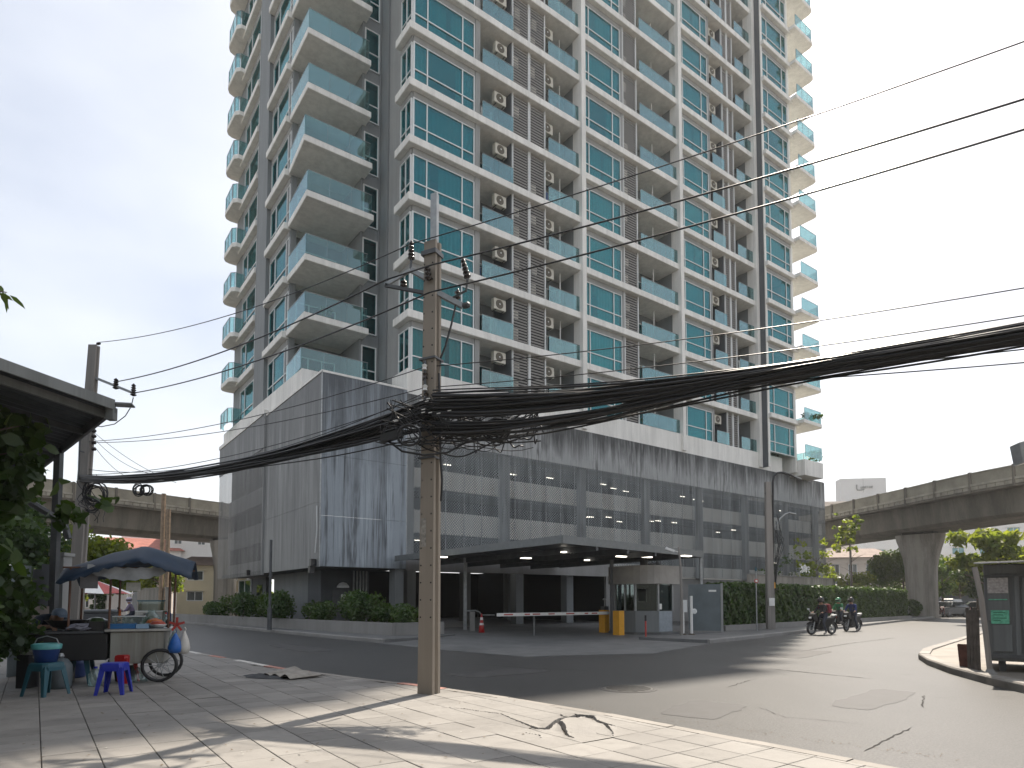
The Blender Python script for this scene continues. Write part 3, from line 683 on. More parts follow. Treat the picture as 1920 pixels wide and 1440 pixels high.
    # glass railings, each panel a piece
    def railing(pts, parts, ztop=1.08, glassy='rail'):
        rt = MB()
        for (a, b) in zip(pts, pts[1:]):
            a3, b3 = Vector((*a, zs(i) + ztop)), Vector((*b, zs(i) + ztop)); rt.bar(a3, b3, .035, .022)
        root = rt.build('balcony_railing', M['zinc'], tower)
        for (a, b), n in zip(zip(pts, pts[1:]), parts):
            a2, b2 = Vector((*a, 0)), Vector((*b, 0)); dd = (b2 - a2) / n; t = dd.normalized(); nn = Vector((t.y, -t.x, 0))
            for k in range(n):
                p, q = a2 + dd * k + t * .012, a2 + dd * (k + 1) - t * .012
                g_ = MB(); c = (p + q) / 2 + Vector((0, 0, zs(i) + .05 + (ztop - .06) / 2)); g_.obox(c, (q - p) / 2, nn * .007, Vector((0, 0, (ztop - .08) / 2)))
                g_.build('glass_panel', M[glassy], root)
            st = MB()
            for k in range(n + 1):
                p = a2 + dd * k - t * (.03 if k == n else -.03 if k == 0 else 0); p = p - nn * .03
                st.box(p.x - .014, p.y - .014, zs(i), p.x + .014, p.y + .014, zs(i) + ztop - .05)
            st.build('post', M['zinc'], root, kind='stuff')
    railing([(4.66, -.30), (7.04, -.30)], [2]); railing([(9.98, -.30), (12.70, -.30)], [2]); railing([(18.98, -.30), (23.20, -.30)], [3])
    railing([(27.96, -.30), (29.62, -.30)], [1]); railing([(31.38, -.30), (33.60, -.30)], [1])
    dv_ = [-.25, 0, 0, -.55, -.25, 0, .1, 0, -.1, 0, 0, 0, 0, 0][i]; du_ = [-.25, 0, .0, -.15, -.25, 0, 0, 0, 0, 0, 0, 0, 0, 0][i]
    railing([(-4.86, 6.62), (-4.86 + du_, 3.51 + dv_), (-1.12, 3.51 + dv_)], [2, 3], 1.22)
    railing([(-4.80, 17.26), (-5.45, 17.26), (-5.72, 17.55), (-5.72, 19.6), (-5.4, 20.08)], [1, 1, 2, 1], 1.15)
    railing([(38.60, -1.98), (41.5, -1.98), (41.76, -1.65), (41.76, 1.5)], [3, 1, 2], 1.15)
# the storeys above the picture, plainer
up = MB(); zz = ZT + .02; zw = zs(NF + 2)
up.box(0.0, 0.0, zz, 34.0, 20, 104); up.box(-4.8, 3.6, zz, -.02, 20, 104); up.box(34.02, 0, zz, 38.45, 20, zw); up.box(34.05, -1.1, zz, 38.45, -.02, zw)
up.build('upper_storeys', M['grey'], tower)
for k in range(NF + 1, 27):
    z = zs(k); e = MB(); e.prism([(-.42, -.42), (34.2, -.42), (34.2, -.01), (-.42, -.01)], z - .46, z); k <= NF + 2 and e.prism([(34.25, -2.05), (41.85, -2.05), (41.85, 1.6), (38.5, 1.6), (38.5, -1.12), (34.25, -1.12)], z - .3, z); e.prism([(-5.8, 17.2), (-4.82, 17.2), (-4.82, 20.1), (-5.8, 20.1)], z - .3, z)
    e.prism([(-4.9, 3.0), (-.9, 3.0), (-.9, 3.58), (-4.9, 3.58)], z - .36, z); e.build('floor_slab', M['white'], tower)
mbox('roof', M['white'], (-4.8, 0, 104.02, 33.0, 20, 105.2))

# air conditioners hung in the balconies
def ac_unit():
    t = thing('air_conditioner', 'x', 'air conditioner')
    b = MB(); b.box(-.46, -.17, -.35, .46, .17, .35); b.build('casing', M['acbody'], t, bevel=.02)
    f = MB(); f.lathe([(.255, 0), (.255, .012), (.21, .02), (.05, .012), (.05, .03), (.001, .03)], (0, 0, 0), 20, cap=False)
    fm = f.build('fan_grille', M['acfan'], t, smooth=False); fm.rotation_euler = (R_(90), 0, 0); fm.location = (-.04, -.172, 0); fm.scale = (1.12, 1.12, 1)
    hb = MB(); hb.lathe([(.055, 0), (.04, .03), (.001, .032)], (0, 0, 0), 10); h_ = hb.build('fan_hub', M['whitepaint'], t); h_.rotation_euler = (R_(90), 0, 0); h_.location = (-.04, -.20, 0)
    k = MB()
    for x in (-.3, .3): k.box(x - .02, -.14, -.39, x + .02, .28, -.353)
    k.build('bracket', M['darksteel'], t); return t
proto = None
for col, (x, y, dz, n_, txt) in enumerate([(6.35, .30, 1.55, 8, 'balcony beside the corner bay'), (10.42, .42, 1.55, 9, 'balcony left of the first white fin'), (28.85, .42, 1.45, 12, 'narrow balcony beside the third window column')]):
    for i in range(n_):
        if proto is None: o = proto = ac_unit()
        else: o = copy_tree(proto)
        o.location = W(x + rng.uniform(-.05, .05), y, zs(i) + 2.28 + rng.uniform(-.03, .03)); o.rotation_euler = (0, 0, TH)
        o['label'] = f'beige air conditioner in {txt}, {ORD[i]} storey up'; o['group'] = 'air conditioners on the tower balconies'
# ------------------------------------------------------------------ car-park podium
pod = thing('parking_podium', 'stained concrete car park block clad with perforated metal sheets under the tower', 'car park', tuple(P0), TH)
def pbox(name, mat, *boxes, **kw): return mbox(name, mat, *boxes, parent=pod, **kw)
UC, VF, UE, RC = -5.2, -0.45, 44.2, 2.4          # corner, front plane, start of the rounded end, radius
# top band of bare concrete round the front and the rounded end
def arc(u, v, r, a0, a1, n=8): return [(u + r * math.cos(a0 + (a1 - a0) * k / n), v + r * math.sin(a0 + (a1 - a0) * k / n)) for k in range(n + 1)]
front = [(-0.42, VF)] + [(UE, VF)] + arc(UE, VF + RC, RC, -math.pi / 2, 0)[1:] + [(UE + RC, 14)]
def ribbon(mb, line, z0, z1, t):
    n = len(line); outer = line; inner = []
    for i, p in enumerate(line):
        a = Vector(line[max(i - 1, 0)]); b = Vector(line[min(i + 1, n - 1)]); d = (b - a).normalized(); inner.append((p[0] - d.y * t, p[1] + d.x * t))
    vs = [(*p, z) for z in (z0, z1) for p in outer] + [(*p, z) for z in (z0, z1) for p in inner]
    fs = []
    for i in range(n - 1):
        fs += [(i, i + 1, n + i + 1, n + i), (2 * n + i, 3 * n + i, 3 * n + i + 1, 2 * n + i + 1), (n + i, n + i + 1, 3 * n + i + 1, 3 * n + i), (i, 2 * n + i, 2 * n + i + 1, i + 1)]
    fs += [(0, n, 3 * n, 2 * n), (n - 1, 2 * n + n - 1, 3 * n + n - 1, n + n - 1)]
    mb.add(vs, fs)
b_ = MB(); ribbon(b_, front, 10.55, 13.08, 0.35); b_.build('parapet_band', M['band'], pod)
# cladding sheets of the blank corner: front and street side
def sheet_row(u0, u1, v, n, zc, mat, name):
    for k in range(n):
        a, b = u0 + (u1 - u0) * k / n + .006, u0 + (u1 - u0) * (k + 1) / n - .006
        for z0, z1 in zip(zc, zc[1:]):
            m = MB(); m.box(a, v - .02, z0 + .006, b, v + .03, z1 - .006); m.build(name, M[mat], pod)
sheet_row(UC, -0.42, VF - .02, 4, (3.32, 5.9, 9.0, 13.22), 'sheet', 'cladding_sheet')
def side_row(v0, v1, u, n, z0f, zc, mat, name, ztop=None):
    for k in range(n):
        a, b = v0 + (v1 - v0) * k / n + .006, v0 + (v1 - v0) * (k + 1) / n - .006
        for z0, z1 in zip(zc, zc[1:]):
            m = MB()
            m.box(u - (.0015 if 'perf' in mat else .03), a, z0 + .006, u + (.0015 if 'perf' in mat else .02), b, z1 - .006); m.build(name, M[mat], pod)
side_row(VF, 9.3, UC, 5, 0, (3.3, 6.6, 9.6, 13.2), 'sheet_side', 'cladding_sheet')
side_row(9.34, 21.6, UC - .1, 8, 0, (3.2, 5.6, 8.4, 11.2), 'perf_side', 'perforated_panel')
side_row(9.34, 21.6, UC - .1, 4, 0, (11.2, 13.35), 'sheet_side', 'cladding_sheet')
pbox('corner_trim', M['zinc'], (UC - .05, VF - .05, 3.3, UC - .002, VF + .0, 13.3))
pbox('corner_trim', M['pale_grey'], (UC - .16, 9.28, 3.2, UC, 9.36, 13.4))
pbox('coping', M['white'], (UC - .18, 9.3, 13.36, UC + .5, 21.7, 13.62), (UC - .06, VF - .05, 13.23, UC + .4, 9.29, 13.34), (UC + .4, VF - .05, 13.23, -0.43, VF + .35, 13.34))
# perforated sheets along the front
k = 0; u = -0.40
while u < UE - .2:
    b = min(u + 1.24, UE)
    zb = 3.35 if u > 15.0 else 4.12
    for z0, z1 in ((zb, 7.3), (7.3, 10.54)):
        m = MB(); m.box(u + .008, VF - .0015, z0 + .006, b - .008, VF + .0015, z1 - .006); m.build('perforated_panel', M['perf'], pod)
    u = b; k += 1
a_ = arc(UE, VF + RC, RC, -math.pi / 2, 0, 8) + [(UE + RC, 6), (UE + RC, 10), (UE + RC, 14)]
for p, q in zip(a_, a_[1:]):
    for z0, z1 in ((3.35, 7.3), (7.3, 10.54)):
        m = MB(); ribbon(m, [p, q], z0 + .006, z1 - .006, 0.003); m.build('perforated_panel', M['perf'], pod)
# battens between the sheets
bt = MB(); u = -0.40
while u < UE:
    bt.box(u - .02, VF - .035, 3.4 if u > 15.0 else 4.12, u + .02, VF - .017, 10.54); u += 1.24
bt.build('batten', M['zinc'], pod, kind='stuff')
# decks behind the sheets: spandrels, slabs, columns, lights
for z0, z1 in ((8.05, 9.15), (5.45, 6.75), (3.3, 4.25)):
    pbox('spandrel', M['soffit'], (-0.4 if z0 > 4 else 15.4, 0.25, z0, UE + 1.2, 0.45, z1)); pbox('spandrel', M['pale_grey'], (UE + 1.25, 0.5, z0, UE + 1.45, 13, z1))
    pbox('spandrel', M['pale_grey'], (UC + .5, 9.4, z0, UC + .7, 21, z1))
for z in (10.4, 8.1, 5.5): pbox('deck', M['darkgrey'], (UC + .7, .46, z - .25, UE + 1.2, 13.0, z))
pbox('deck', M['concrete'], (UC + .2, VF + .04, 12.6, UE + .3, 21, 12.85))
pbox('soffit', M['darkgrey'], (UC + .05, VF + .04, 3.3, -0.45, 20.8, 3.5), (-0.44, .46, 4.05, 16, 16, 4.25))
pbox('fascia', M['concrete'], (-0.42, VF - .01, 3.25, 15.3, VF + .25, 4.10))
pbox('back_wall', M['dark'], (-0.4, 2.6, 4.3, UE + 1.2, 2.8, 10.4), (UC + 1.9, 9.0, 3.5, UC + 2.1, 21.2, 12.6), (UC + .7, 20.9, 3.5, UC + 1.9, 21.1, 12.6), (UC + 1.4, 9.5, 4.3, UC + 1.5, 13.0, 12.6))  # near-black walls added close behind the mesh to paint the decks' shade
for u in (-0.1, 6.55, 13.0, 19.4, 25.7, 32.0, 38.3, 43.6):
    pbox('column', M['pale_grey'], (u - .28, -.22, 4.1 if u < 15 else 3.3, u + .28, .12, 10.5))
lt = MB()
for k in range(26):
    u = rng.uniform(0.5, UE - 1); z = rng.choice([7.55, 7.75, 9.95, 5.1, 10.0]); v = rng.uniform(.8, 2.2); lt.box(u - .28, v - .04, z, u + .28, v + .04, z + .04)
lt.build('deck_lamp', M['lamp_dim'], pod, kind='stuff')
# ground storey
pbox('ground_wall', M['grey'], (-3.9, 5.0, 0, -3.7, 11.6, 3.3)); pbox('ground_wall', M['darkgrey'], (-3.68, 3.0, 0, -1.0, 3.2, 3.3), (-3.9, 2.9, 0, -3.7, 4.98, 3.3), (-3.9, 13.4, 0, -3.7, 20.5, 3.2))
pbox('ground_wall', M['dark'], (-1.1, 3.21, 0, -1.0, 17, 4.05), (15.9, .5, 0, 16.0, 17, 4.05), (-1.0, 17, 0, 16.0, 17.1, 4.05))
pbox('ground_wall', M['concrete'], (15.4, .05, 0, UE + .4, .24, 3.3), (UE + .4, .3, 0, UE + .6, 13, 3.3))
pbox('pillar', M['grey'], (-1.0, VF + .05, 0, -0.50, .35, 3.3)); 
for u, v in ((2.4, 4.5), (4.6, 9.5), (8.3, 1.0), (8.8, 8.0), (0.4, 11.0), (12.6, 1.0), (12.8, 8.0)): pbox('pillar', M['grey'], (u - .3, v - .3, .1, u + .3, v + .3, 4.05))
for k, (u, v) in enumerate(((1.2, .9), (3.4, 3.2), (2.2, 6.5), (5.6, 1.8), (6.2, 5.4), (7.6, .7), (9.2, 2.4), (4.2, 10), (8.9, 9.0), (.2, 4.4))):
    m = MB(); m.box(u - .55, v - .06, 3.93, u + .55, v + .06, 4.04); m.build('tube_light', M['lamp'], pod)
# door, pipes, small window with green curtain under the overhang
d = MB(); d.box(-3.2, 2.92, .14, -2.3, 2.99, 2.2); d.build('door', M['darksteel'], pod)
d = MB(); d.lathe([(.02, 0), (.34, .02), (.34, .1), (.2, .28), (.02, .34)], (-2.7, 2.7, 2.3), 12); d.build('door_lamp', M['frame'], pod)
d = MB(); d.box(-2.72, 2.88, 1.55, -2.48, 2.915, 1.95); d.build('notice', M['whitepaint'], pod)
for u in (-2.05, -1.85, -1.66, -1.47, -1.28):
    d = MB(); d.tube([(u, 2.75, 0), (u, 2.75, 3.3)], .055, 8); d.build('pipe', M['zinc'], pod)
fw = MB()
for v in (17.0, 18.7, 20.4): fw.box(-4.0, v - .04, 1.0, -3.92, v + .04, 3.15)
for z in (1.0, 3.08): fw.box(-4.0, 17.04, z, -3.92, 20.36, z + .07)
fw = fw.build('window', M['frame'], pod)
d = MB(); d.box(-3.97, 17.05, 1.08, -3.95, 18.65, 3.07); d.box(-3.97, 18.75, 1.08, -3.95, 20.35, 3.07); d.build('pane', M['clear'], fw)
d = MB(); n = 60; d.add([(-3.93 + .0 + .03 * math.sin(k * 1.1), 17.05 + 3.3 * k / n, z) for k in range(n + 1) for z in (1.05, 3.1)], [(2 * k, 2 * k + 2, 2 * k + 3, 2 * k + 1) for k in range(n)]); d.build('curtain', simple('green_curtain', (.30, .40, .33), .9), fw)
w2 = MB(); w2.box(-3.94, 14.2, 1.2, -3.90, 15.6, 2.7); w2.build('window', M['clear'], pod)
# hanging cable box and conduit at the blank corner
d = MB(); d.tube([(UC - .10, -.2, 6.4), (UC - .11, -.3, 5.2), (UC - .12, -.1, 4.0)], .03, 6); d.build('conduit', M['frame'], pod)
for v, z in ((.2, 3.2), (.0, 3.55), (12.2, 3.45)):
    d = MB(); d.box(UC - .32, v - .12, z - .2, UC - .06, v + .12, z + .15); d.build('junction_box', M['blackmetal'], pod)

# planter with shrubs, and lamp post, along the street side
PL = [(-4.45, -7.5), (-5.9, 2.4), (-7.35, 12.4), (-8.6, 20.5)]
pl = thing('planter', 'low grey concrete planter wall along the street under the car park corner', 'planter', tuple(P0), TH)
m = MB(); ribbon(m, [PL[0], PL[1], PL[2], PL[3]][::-1], 0.1, 0.66, -0.22)
m.box(PL[0][0] - .02, PL[0][1] - .02, .1, PL[0][0] + 2.3, PL[0][1] + .22, .67); m.build('planter_wall', M['concrete'], pl)
m = MB(); m.prism([(u + .2, v + (.2 if k == 0 else 0)) for k, (u, v) in enumerate(PL)] + [(-6.9, 20.5), (-2.2, -7.2)], .1, .56); m.build('soil', M['soil'], pl)
# ------------------------------------------------------------------ poles and cables
def pole_profile(w0, w1, h, lean=Vector((0, 0, 0)), groove=True):
    """an I-shaped prestressed concrete pole tapering from w0 to w1"""
    m = MB(); n = 10; rows = []
    for k in range(n + 1):
        t = k / n; a = (w0 + (w1 - w0) * t) / 2; b = a * 0.82; g = a * .38 if groove else 0; c = lean * t + Vector((0, 0, h * t))
        pr = [(-a, -b), (a, -b), (a, -b * .42), (a - g, -b * .2), (a - g, b * .2), (a, b * .42), (a, b), (-a, b), (-a, b * .42), (-a + g, b * .2), (-a + g, -b * .2), (-a, -b * .42)]
        rows.append([c + Vector((x, y, 0)) for x, y in pr])
    L = 12; vs = [p for r in rows for p in r]
    fs = [(k * L + j, k * L + (j + 1) % L, (k + 1) * L + (j + 1) % L, (k + 1) * L + j) for k in range(n) for j in range(L)] + [tuple(range(L - 1, -1, -1)), tuple(n * L + j for j in range(L))]
    m.add(vs, fs); return m
M['pole'] = streaked('pole_concrete', (0.315, 0.27, 0.22), (0.20, 0.172, 0.142), amount=0.5, fine=1.3)
M['pole_grey'] = streaked('pole_grey', (0.30, 0.275, 0.25), (0.16, 0.15, 0.14), amount=0.8, fine=3.0)
M['porcelain'] = simple('dark_porcelain', (0.025, 0.017, 0.015), 0.2)
def insulator(parent, base, d, L=.42, r=.085, n=5, name='insulator'):
    """a stack of skirts from base along d"""
    m = MB(); prof = [(.02, 0)]
    for k in range(n):
        z = L * (k + .15) / n; prof += [(r * .45, z), (r * (1 - .07 * k), z + .02), (r * (.9 - .07 * k), z + .04), (r * .4, z + .055)]
    prof += [(r * .35, L * .97), (r * .45, L), (.01, L + .03)]
    m.lathe(prof, (0, 0, 0), 10); o = m.build(name, M['porcelain'], parent, smooth=True)
    o.location = base; o.rotation_euler = Vector(d).to_track_quat('Z', 'Y').to_euler(); return o
A = gnd(804, 1300, .15); A.z = .14
main = thing('utility_pole', 'tall tan concrete utility pole at the kerb with crossarms and a tangle of cables', 'utility pole', A, R_(-26))
pm_ = pole_profile(.275, .215, 7.25, Vector((.02, 0, 0))); pm_.build('pole', M['pole'], main)
hm = MB()
for k in range(22):
    z = 1.2 + k * .27
    for sx in (-1, 1): hm.lathe([(.014, -.004), (.014, .004)], (sx * (.1375 - .0042 * z) * .72, -(.1128 - .0034 * z) - .001, z), 6, axis='y')
hm.build('bolt_hole', M['dark'], main, kind='stuff')
mb = MB(); mb.bar((-.02, .1, 6.6), (-.02, .1, 8.15), .12, .05, (0, 1, 0)); mb.bar((.035, .1, 6.6), (.035, .1, 8.12), .02, .07, (0, 1, 0)); mb.build('top_bracket', M['zinc'], main)
mb = MB(); mb.box(-.13, -.12, 7.02, .15, .12, 7.09); mb.build('pole_band', M['darksteel'], main)
# crossarms: an upper V-frame towards the left and one arm to the right
def LP(p): # world -> pole local
    q = Vector(p) - A; c, s_ = math.cos(R_(26)), math.sin(R_(26)); return Vector((q.x * c - q.y * s_, q.x * s_ + q.y * c, q.z))
def pa(px, py, dY=0): return LP(at(px, py, A.y + dY))
def arm(name, p, q, w_=.07, mat='zinc'):
    m = MB(); m.bar(p, q, w_, w_); m.build(name, M[mat], main)
arm('crossarm', pa(770, 506), pa(803, 525)); arm('crossarm', pa(768, 508), pa(722, 535), .05); arm('crossarm', pa(722, 535), pa(800, 550), .05, 'darksteel')
arm('crossarm', pa(812, 545), pa(868, 574), .08)
insulator(main, pa(771, 488), (0, 0, 1), .30, .062); insulator(main, pa(877, 522, -.2), (-.28, 0, 1), .34, .062); insulator(main, pa(757, 540), (0, 0, 1), .11, .065, 2)
insulator(main, pa(803, 526, -.15), (-.1, 0, 1), .22, .065, 3); insulator(main, pa(857, 562), (.1, 0, 1), .15, .06, 2)
m = MB(); m.tube([pa(771, 488), pa(770, 506)], .02, 6); m.tube([pa(877, 522, -.2), pa(874, 545, -.15), pa(845, 560)], .02, 6); m.build('insulator_pin', M['darksteel'], main)
m = MB(); m.lathe([(.005, 0), (.05, .01), (.05, .1), (.02, .13)], (0, 0, 0), 8, axis='x'); o = m.build('clamp', M['darksteel'], main); o.location = pa(868, 574)
for k, (px, py) in enumerate(((796, 688), (797, 704), (797, 727), (799, 742))):
    m = MB(); m.lathe([(.01, -.05), (.045, -.045), (.03, -.01), (.045, .03), (.01, .05)], (0, 0, 0), 8); o = m.build('spool_insulator', M['porcelain'] if k % 2 else M['whitepaint'], main); o.location = pa(px, py, -.12)
m = MB(); m.tube([pa(797, 676, -.1), pa(797, 750, -.1)], .022, 6); m.build('spool_rack', M['darksteel'], main)
m = MB(); m.tube([pa(855, 570), pa(846, 610), pa(835, 650), pa(826, 672), pa(823, 700)], .017, 6); m.build('drop_cable', M['black'], main)
m = MB(); m.tube([pa(823, 700, -.12), pa(826, 860, -.15), pa(829, 900, -.16), pa(827, 940, -.15)], .018, 6); m.build('drop_cable', M['black'], main)
m = MB()
for z in (3.7, 4.15, 4.4, 5.3): m.box(-.15, -.13, z, .16, .13, z + .03)
m.build('strap', M['darksteel'], main, kind='stuff')
m = MB(); m.box(-.10, -.113, 2.3, .0, -.108, 2.75); m.build('worn_sticker', simple('grey_paper', (.30, .28, .25), .9, var=.4, scale=20), main)

# the second pole, behind the food cart
B = Vector((-10.95, 16.0, .14))
sec = thing('utility_pole', 'grey concrete utility pole behind the food cart, leaning beside the shed roof', 'utility pole', B)
pole_profile(.30, .20, 7.95, Vector((.30, 0, 0))).build('pole', M['pole_grey'], sec)
def qa(px, py, dY=0): return at(px, py, B.y + dY) - B
m = MB(); m.bar(qa(170, 705), qa(252, 738), .06, .06); m.build('crossarm', M['zinc'], sec)
m = MB(); m.bar(qa(170, 755), qa(215, 770), .06, .06); m.build('crossarm', M['zinc'], sec)
for px, py, l in ((217, 730, .26), (250, 743, .30)): insulator(sec, qa(px, py), (0, 0, 1), l, .075)
insulator(sec, qa(210, 768), (0, 0, 1), .2, .09, 2); insulator(sec, qa(181, 645), (1, 0, .2), .08, .04, 2)
for py in (808, 818, 830, 842): insulator(sec, qa(172, py, -.1), (1, 0, 0), .09, .05, 2, 'spool_insulator')
m = MB(); m.tube([qa(147, 900, -.2), qa(150, 810, -.15), qa(153, 808, -.15)], .02, 6); m.tube([qa(148, 845, -.2), qa(158, 848, -.2)], .015, 5); m.build('conduit', M['darksteel'], sec)
# cable coils hung under the bundle
def coil(parent, c, r, n, seed, name='cable_coil'):
    q = random.Random(seed); m = MB()
    for k in range(n):
        a0 = q.uniform(0, 6.28); rr = r * q.uniform(.75, 1.1); sq = q.uniform(.75, 1.2); tx, ty = q.uniform(-.3, .3), q.uniform(-.25, .25)
        m.tube([Vector(c) + Vector((rr * math.cos(a0 + 6.4 * j / 16) + q.uniform(-.01, .01), tx * rr * math.sin(a0 + 6.4 * j / 16) + .03 * k, rr * sq * math.sin(a0 + 6.4 * j / 16))) for j in range(17)], q.uniform(.010, .018), 5)
    m.build(name, M['black'], parent, kind='stuff')
coil(sec, qa(175, 925, -.15), .26, 7, 1); coil(sec, qa(168, 945, -.1), .18, 4, 2)

# ---- conductors and the thick bundle
def span(p, q, sag, n=24):
    p, q = Vector(p), Vector(q); return [p.lerp(q, k / n) - Vector((0, 0, 4 * sag * (k / n) * (1 - k / n))) for k in range(n + 1)]
ENDX = 2.15
def right_end(p, px_y, Yd=7.0, px=1920, cc=.30):
    """far end of a span that leaves the pole at p and is seen at the given pixel at Y = Yd"""
    s = at(px, px_y, Yd); d = s - p; t = ENDX; return [p + Vector((d.x * k, d.y * k, (d.z - cc) * k + cc * k * k)) for k in [t * j / 30 for j in range(31)]]
def wire(label, *runs, r=.012, name='power_line', group=None, mat='black'):
    m = MB()
    for pts in runs: m.tube(pts, r, 5)
    o = m.build(name, M[mat], None, smooth=True, label=label, cat='cable', group=group, recalc=False); return o
i1, i2, i3 = at(771, 457, A.y), at(812, 496, A.y - .2), at(806, 548, A.y - .28)
l1, l2, l3 = at(184, 642, B.y), at(217, 716, B.y), at(251, 737, B.y)
wire('thin power line running from the top insulator of the tan pole up out of sight', span(l1, i1, .30), right_end(i1, 78), r=.009)
wire('upper of two thick black power lines crossing in front of the tower', span(l2, i2 + Vector((-.75, 0, -.25)), .22), [i2 + Vector((-.75, 0, -.25)), i2 + Vector((-.3, 0, -.1)), i2], right_end(i2, 186), r=.0135)
wire('lower of two thick black power lines crossing in front of the tower', span(l3, i3, .20), right_end(i3, 243), r=.0135)
thin = [(at(160, 828, B.y), at(797, 688, A.y), .25, 540), (at(172, 830, B.y), at(797, 727, A.y), .22, 592), (at(165, 890, B.y), at(800, 742, A.y), .30, 655), (at(165, 880, B.y), at(800, 735, A.y), .5, 680)]
for k, (p, q, sg, py) in enumerate(thin):
    wire(['thin service wire above the bundle, topmost of the slack ones', 'thin service wire just above the cable bundle', 'thin wire drooping just below the cable bundle', 'lowest slack wire under the cable bundle'][k], span(p, q, sg), right_end(q, py, cc=.36), r=.008, name='service_wire')
for k, (a, b) in enumerate((((178, 812), (330, 905)), ((176, 822), (310, 892)), ((178, 838), (300, 902)))):
    wire(['slack wire falling from the grey pole to the bundle, steepest', 'slack wire falling from the grey pole, middle one', 'slack wire falling from the grey pole, lowest one'][k], span(at(*a, B.y), at(*b, B.y - 1.2), .12 + .1 * k), r=.006, name='service_wire')
wire('curved loop of cable hanging from the shed corner insulator', [at(px, py, 16) for px, py in ((250, 745), (246, 762), (235, 780), (215, 795), (190, 800), (172, 797))], r=.012, name='loop_cable')

bundle = thing('cable_bundle', 'thick black bundle of tangled telecom cables strung between the two poles', 'cables')
q = random.Random(11)
bl, bc = at(150, 897, B.y - .1), at(812, 762, A.y - .2)
bR0 = at(1920, 628, 7.0)
def wob(pts, amp, seed, f=7):
    r = random.Random(seed); ph = [r.uniform(0, 6.28) for _ in range(4)]; n = len(pts) - 1; res = []
    for k, p in enumerate(pts):
        t = k / n; res.append(p + Vector((0, amp * .6 * math.sin(f * t * 2 + ph[0]), amp * (math.sin(f * t * 1.3 + ph[1]) + .6 * math.sin(f * 2.9 * t + ph[2])))))
    return res
for k in range(44):
    oy, oz = q.uniform(-.10, .08), q.gauss(0, .045)
    fan = q.uniform(-.46, .14) if k > 24 else q.uniform(-.06, .05)
    p0 = bl + Vector((0, oy * .6, oz * .6)); p1 = bc + Vector((q.uniform(-.1, .1), oy, oz + fan))
    r_ = q.choice([.011, .013, .015, .019, .024])
    left = []
    sg = .40 + q.uniform(-.03, .05); nn = 26
    for j in range(nn + 1):
        t = j / nn; p = p0.lerp(p1, t); spread = max(0, t - .5) / .5
        p.z -= 4 * sg * t * (1 - t); base_off = oz + (fan - 0) * 0
        p.z = p.z - fan * t + fan * spread ** 1.5; left.append(p)
    m = MB(); m.tube(wob(left, .012, k), r_, 5, False); m.build('cable', M['black'], bundle, smooth=True, recalc=False)
for k in range(58):
    oy = q.uniform(-.13, .13); oz = q.gauss(0, .062)
    fan = q.uniform(-.50, .20) if k > 22 else q.uniform(-.08, .06)
    p1 = bc + Vector((q.uniform(-.05, .15), oy, fan)); d = bR0 - bc; r_ = q.choice([.012, .014, .018, .023, .030])
    pts = []; nn = 34
    for j in range(nn + 1):
        t = ENDX * j / nn; s = min(1, t / .70); s = s * s * (3 - 2 * s)
        off = fan * (1 - s) + oz * (.5 + .5 * s); cc = .55
        lag = -.10 * math.sin(min(t, .75) / .75 * math.pi) * (1 if fan < -.1 else .2)
        pts.append(bc + Vector((d.x * t, d.y * t + oy * (.6 + .6 * s), (d.z - cc) * t + cc * t * t + off + lag)))
    m = MB(); m.tube(wob(pts, .014, 100 + k, 9), r_, 5, False); m.build('cable', M['black'], bundle, smooth=True, recalc=False)
tg = MB()
for k in range(95):       # the tangle around the pole
    c = bc + Vector((q.uniform(-.9, 1.7), q.uniform(-.15, .12), q.uniform(-.60, .15)))
    c2 = bc + Vector((q.uniform(-.9, 1.8), q.uniform(-.15, .12), q.uniform(-.65, .2))); dr = q.uniform(.05, .5)
    mid = (c + c2) / 2 - Vector((0, .02, dr)); pts = []
    for j in range(13):
        t = j / 12; pts.append(c * (1 - t) ** 2 + mid * 2 * t * (1 - t) + c2 * t * t + Vector((0, .02 * math.sin(9 * t + k), .015 * math.sin(13 * t + k))))
    tg.tube(pts, q.uniform(.006, .014), 5, False)
for k in range(16):     # turns wound about the pole
    z = q.uniform(-.30, .12); ph = q.uniform(0, 6.28)
    tg.tube([Vector((A.x + .03, A.y, 0)) + Vector(((.165 + .02 * math.sin(k)) * math.cos(ph + 5.5 * j / 14), (.16) * math.sin(ph + 5.5 * j / 14), bc.z + z + .05 * math.sin(j * .7 + k))) for j in range(15)], q.uniform(.008, .014), 5, False)
tg.build('tangle', M['black'], bundle, smooth=True, recalc=False, kind='stuff')
cl = MB()
for k, (x, z, r) in enumerate(((1.02, -.40, .17), (.95, -.42, .15), (.45, -.30, .2), (-.35, -.5, .16))):
    cl.tube([bc + Vector((x + r * 1.1 * math.cos(6.2 * j / 18 + 1), -.1 - .02 * k, z + r * math.sin(6.2 * j / 18 + 1))) for j in range(19)], .02, 5, False)
cl.tube([bc + Vector((-.75, -.1, -.52)), bc + Vector((-.45, -.15, -.75)), bc + Vector((-.1, -.2, -.82)), bc + Vector((.25, -.2, -.78)), bc + Vector((.55, -.15, -.6)), bc + Vector((.9, -.1, -.5))], .018, 5)
cl.build('cable_loop', M['black'], bundle, smooth=True, recalc=False, kind='stuff')
m = MB(); m.obox(bc + Vector((-.62, -.1, -.5)), (.17, 0, .05), (0, .06, 0), (0, 0, .06)); m.build('splice_box', M['blackmetal'], bundle); m = MB(); m.obox(bc + Vector((1.12, -.1, -.36)), (.12, 0, .02), (0, .05, 0), (0, 0, .05)); m.build('splice_box', M['blackmetal'], bundle)
m = MB()
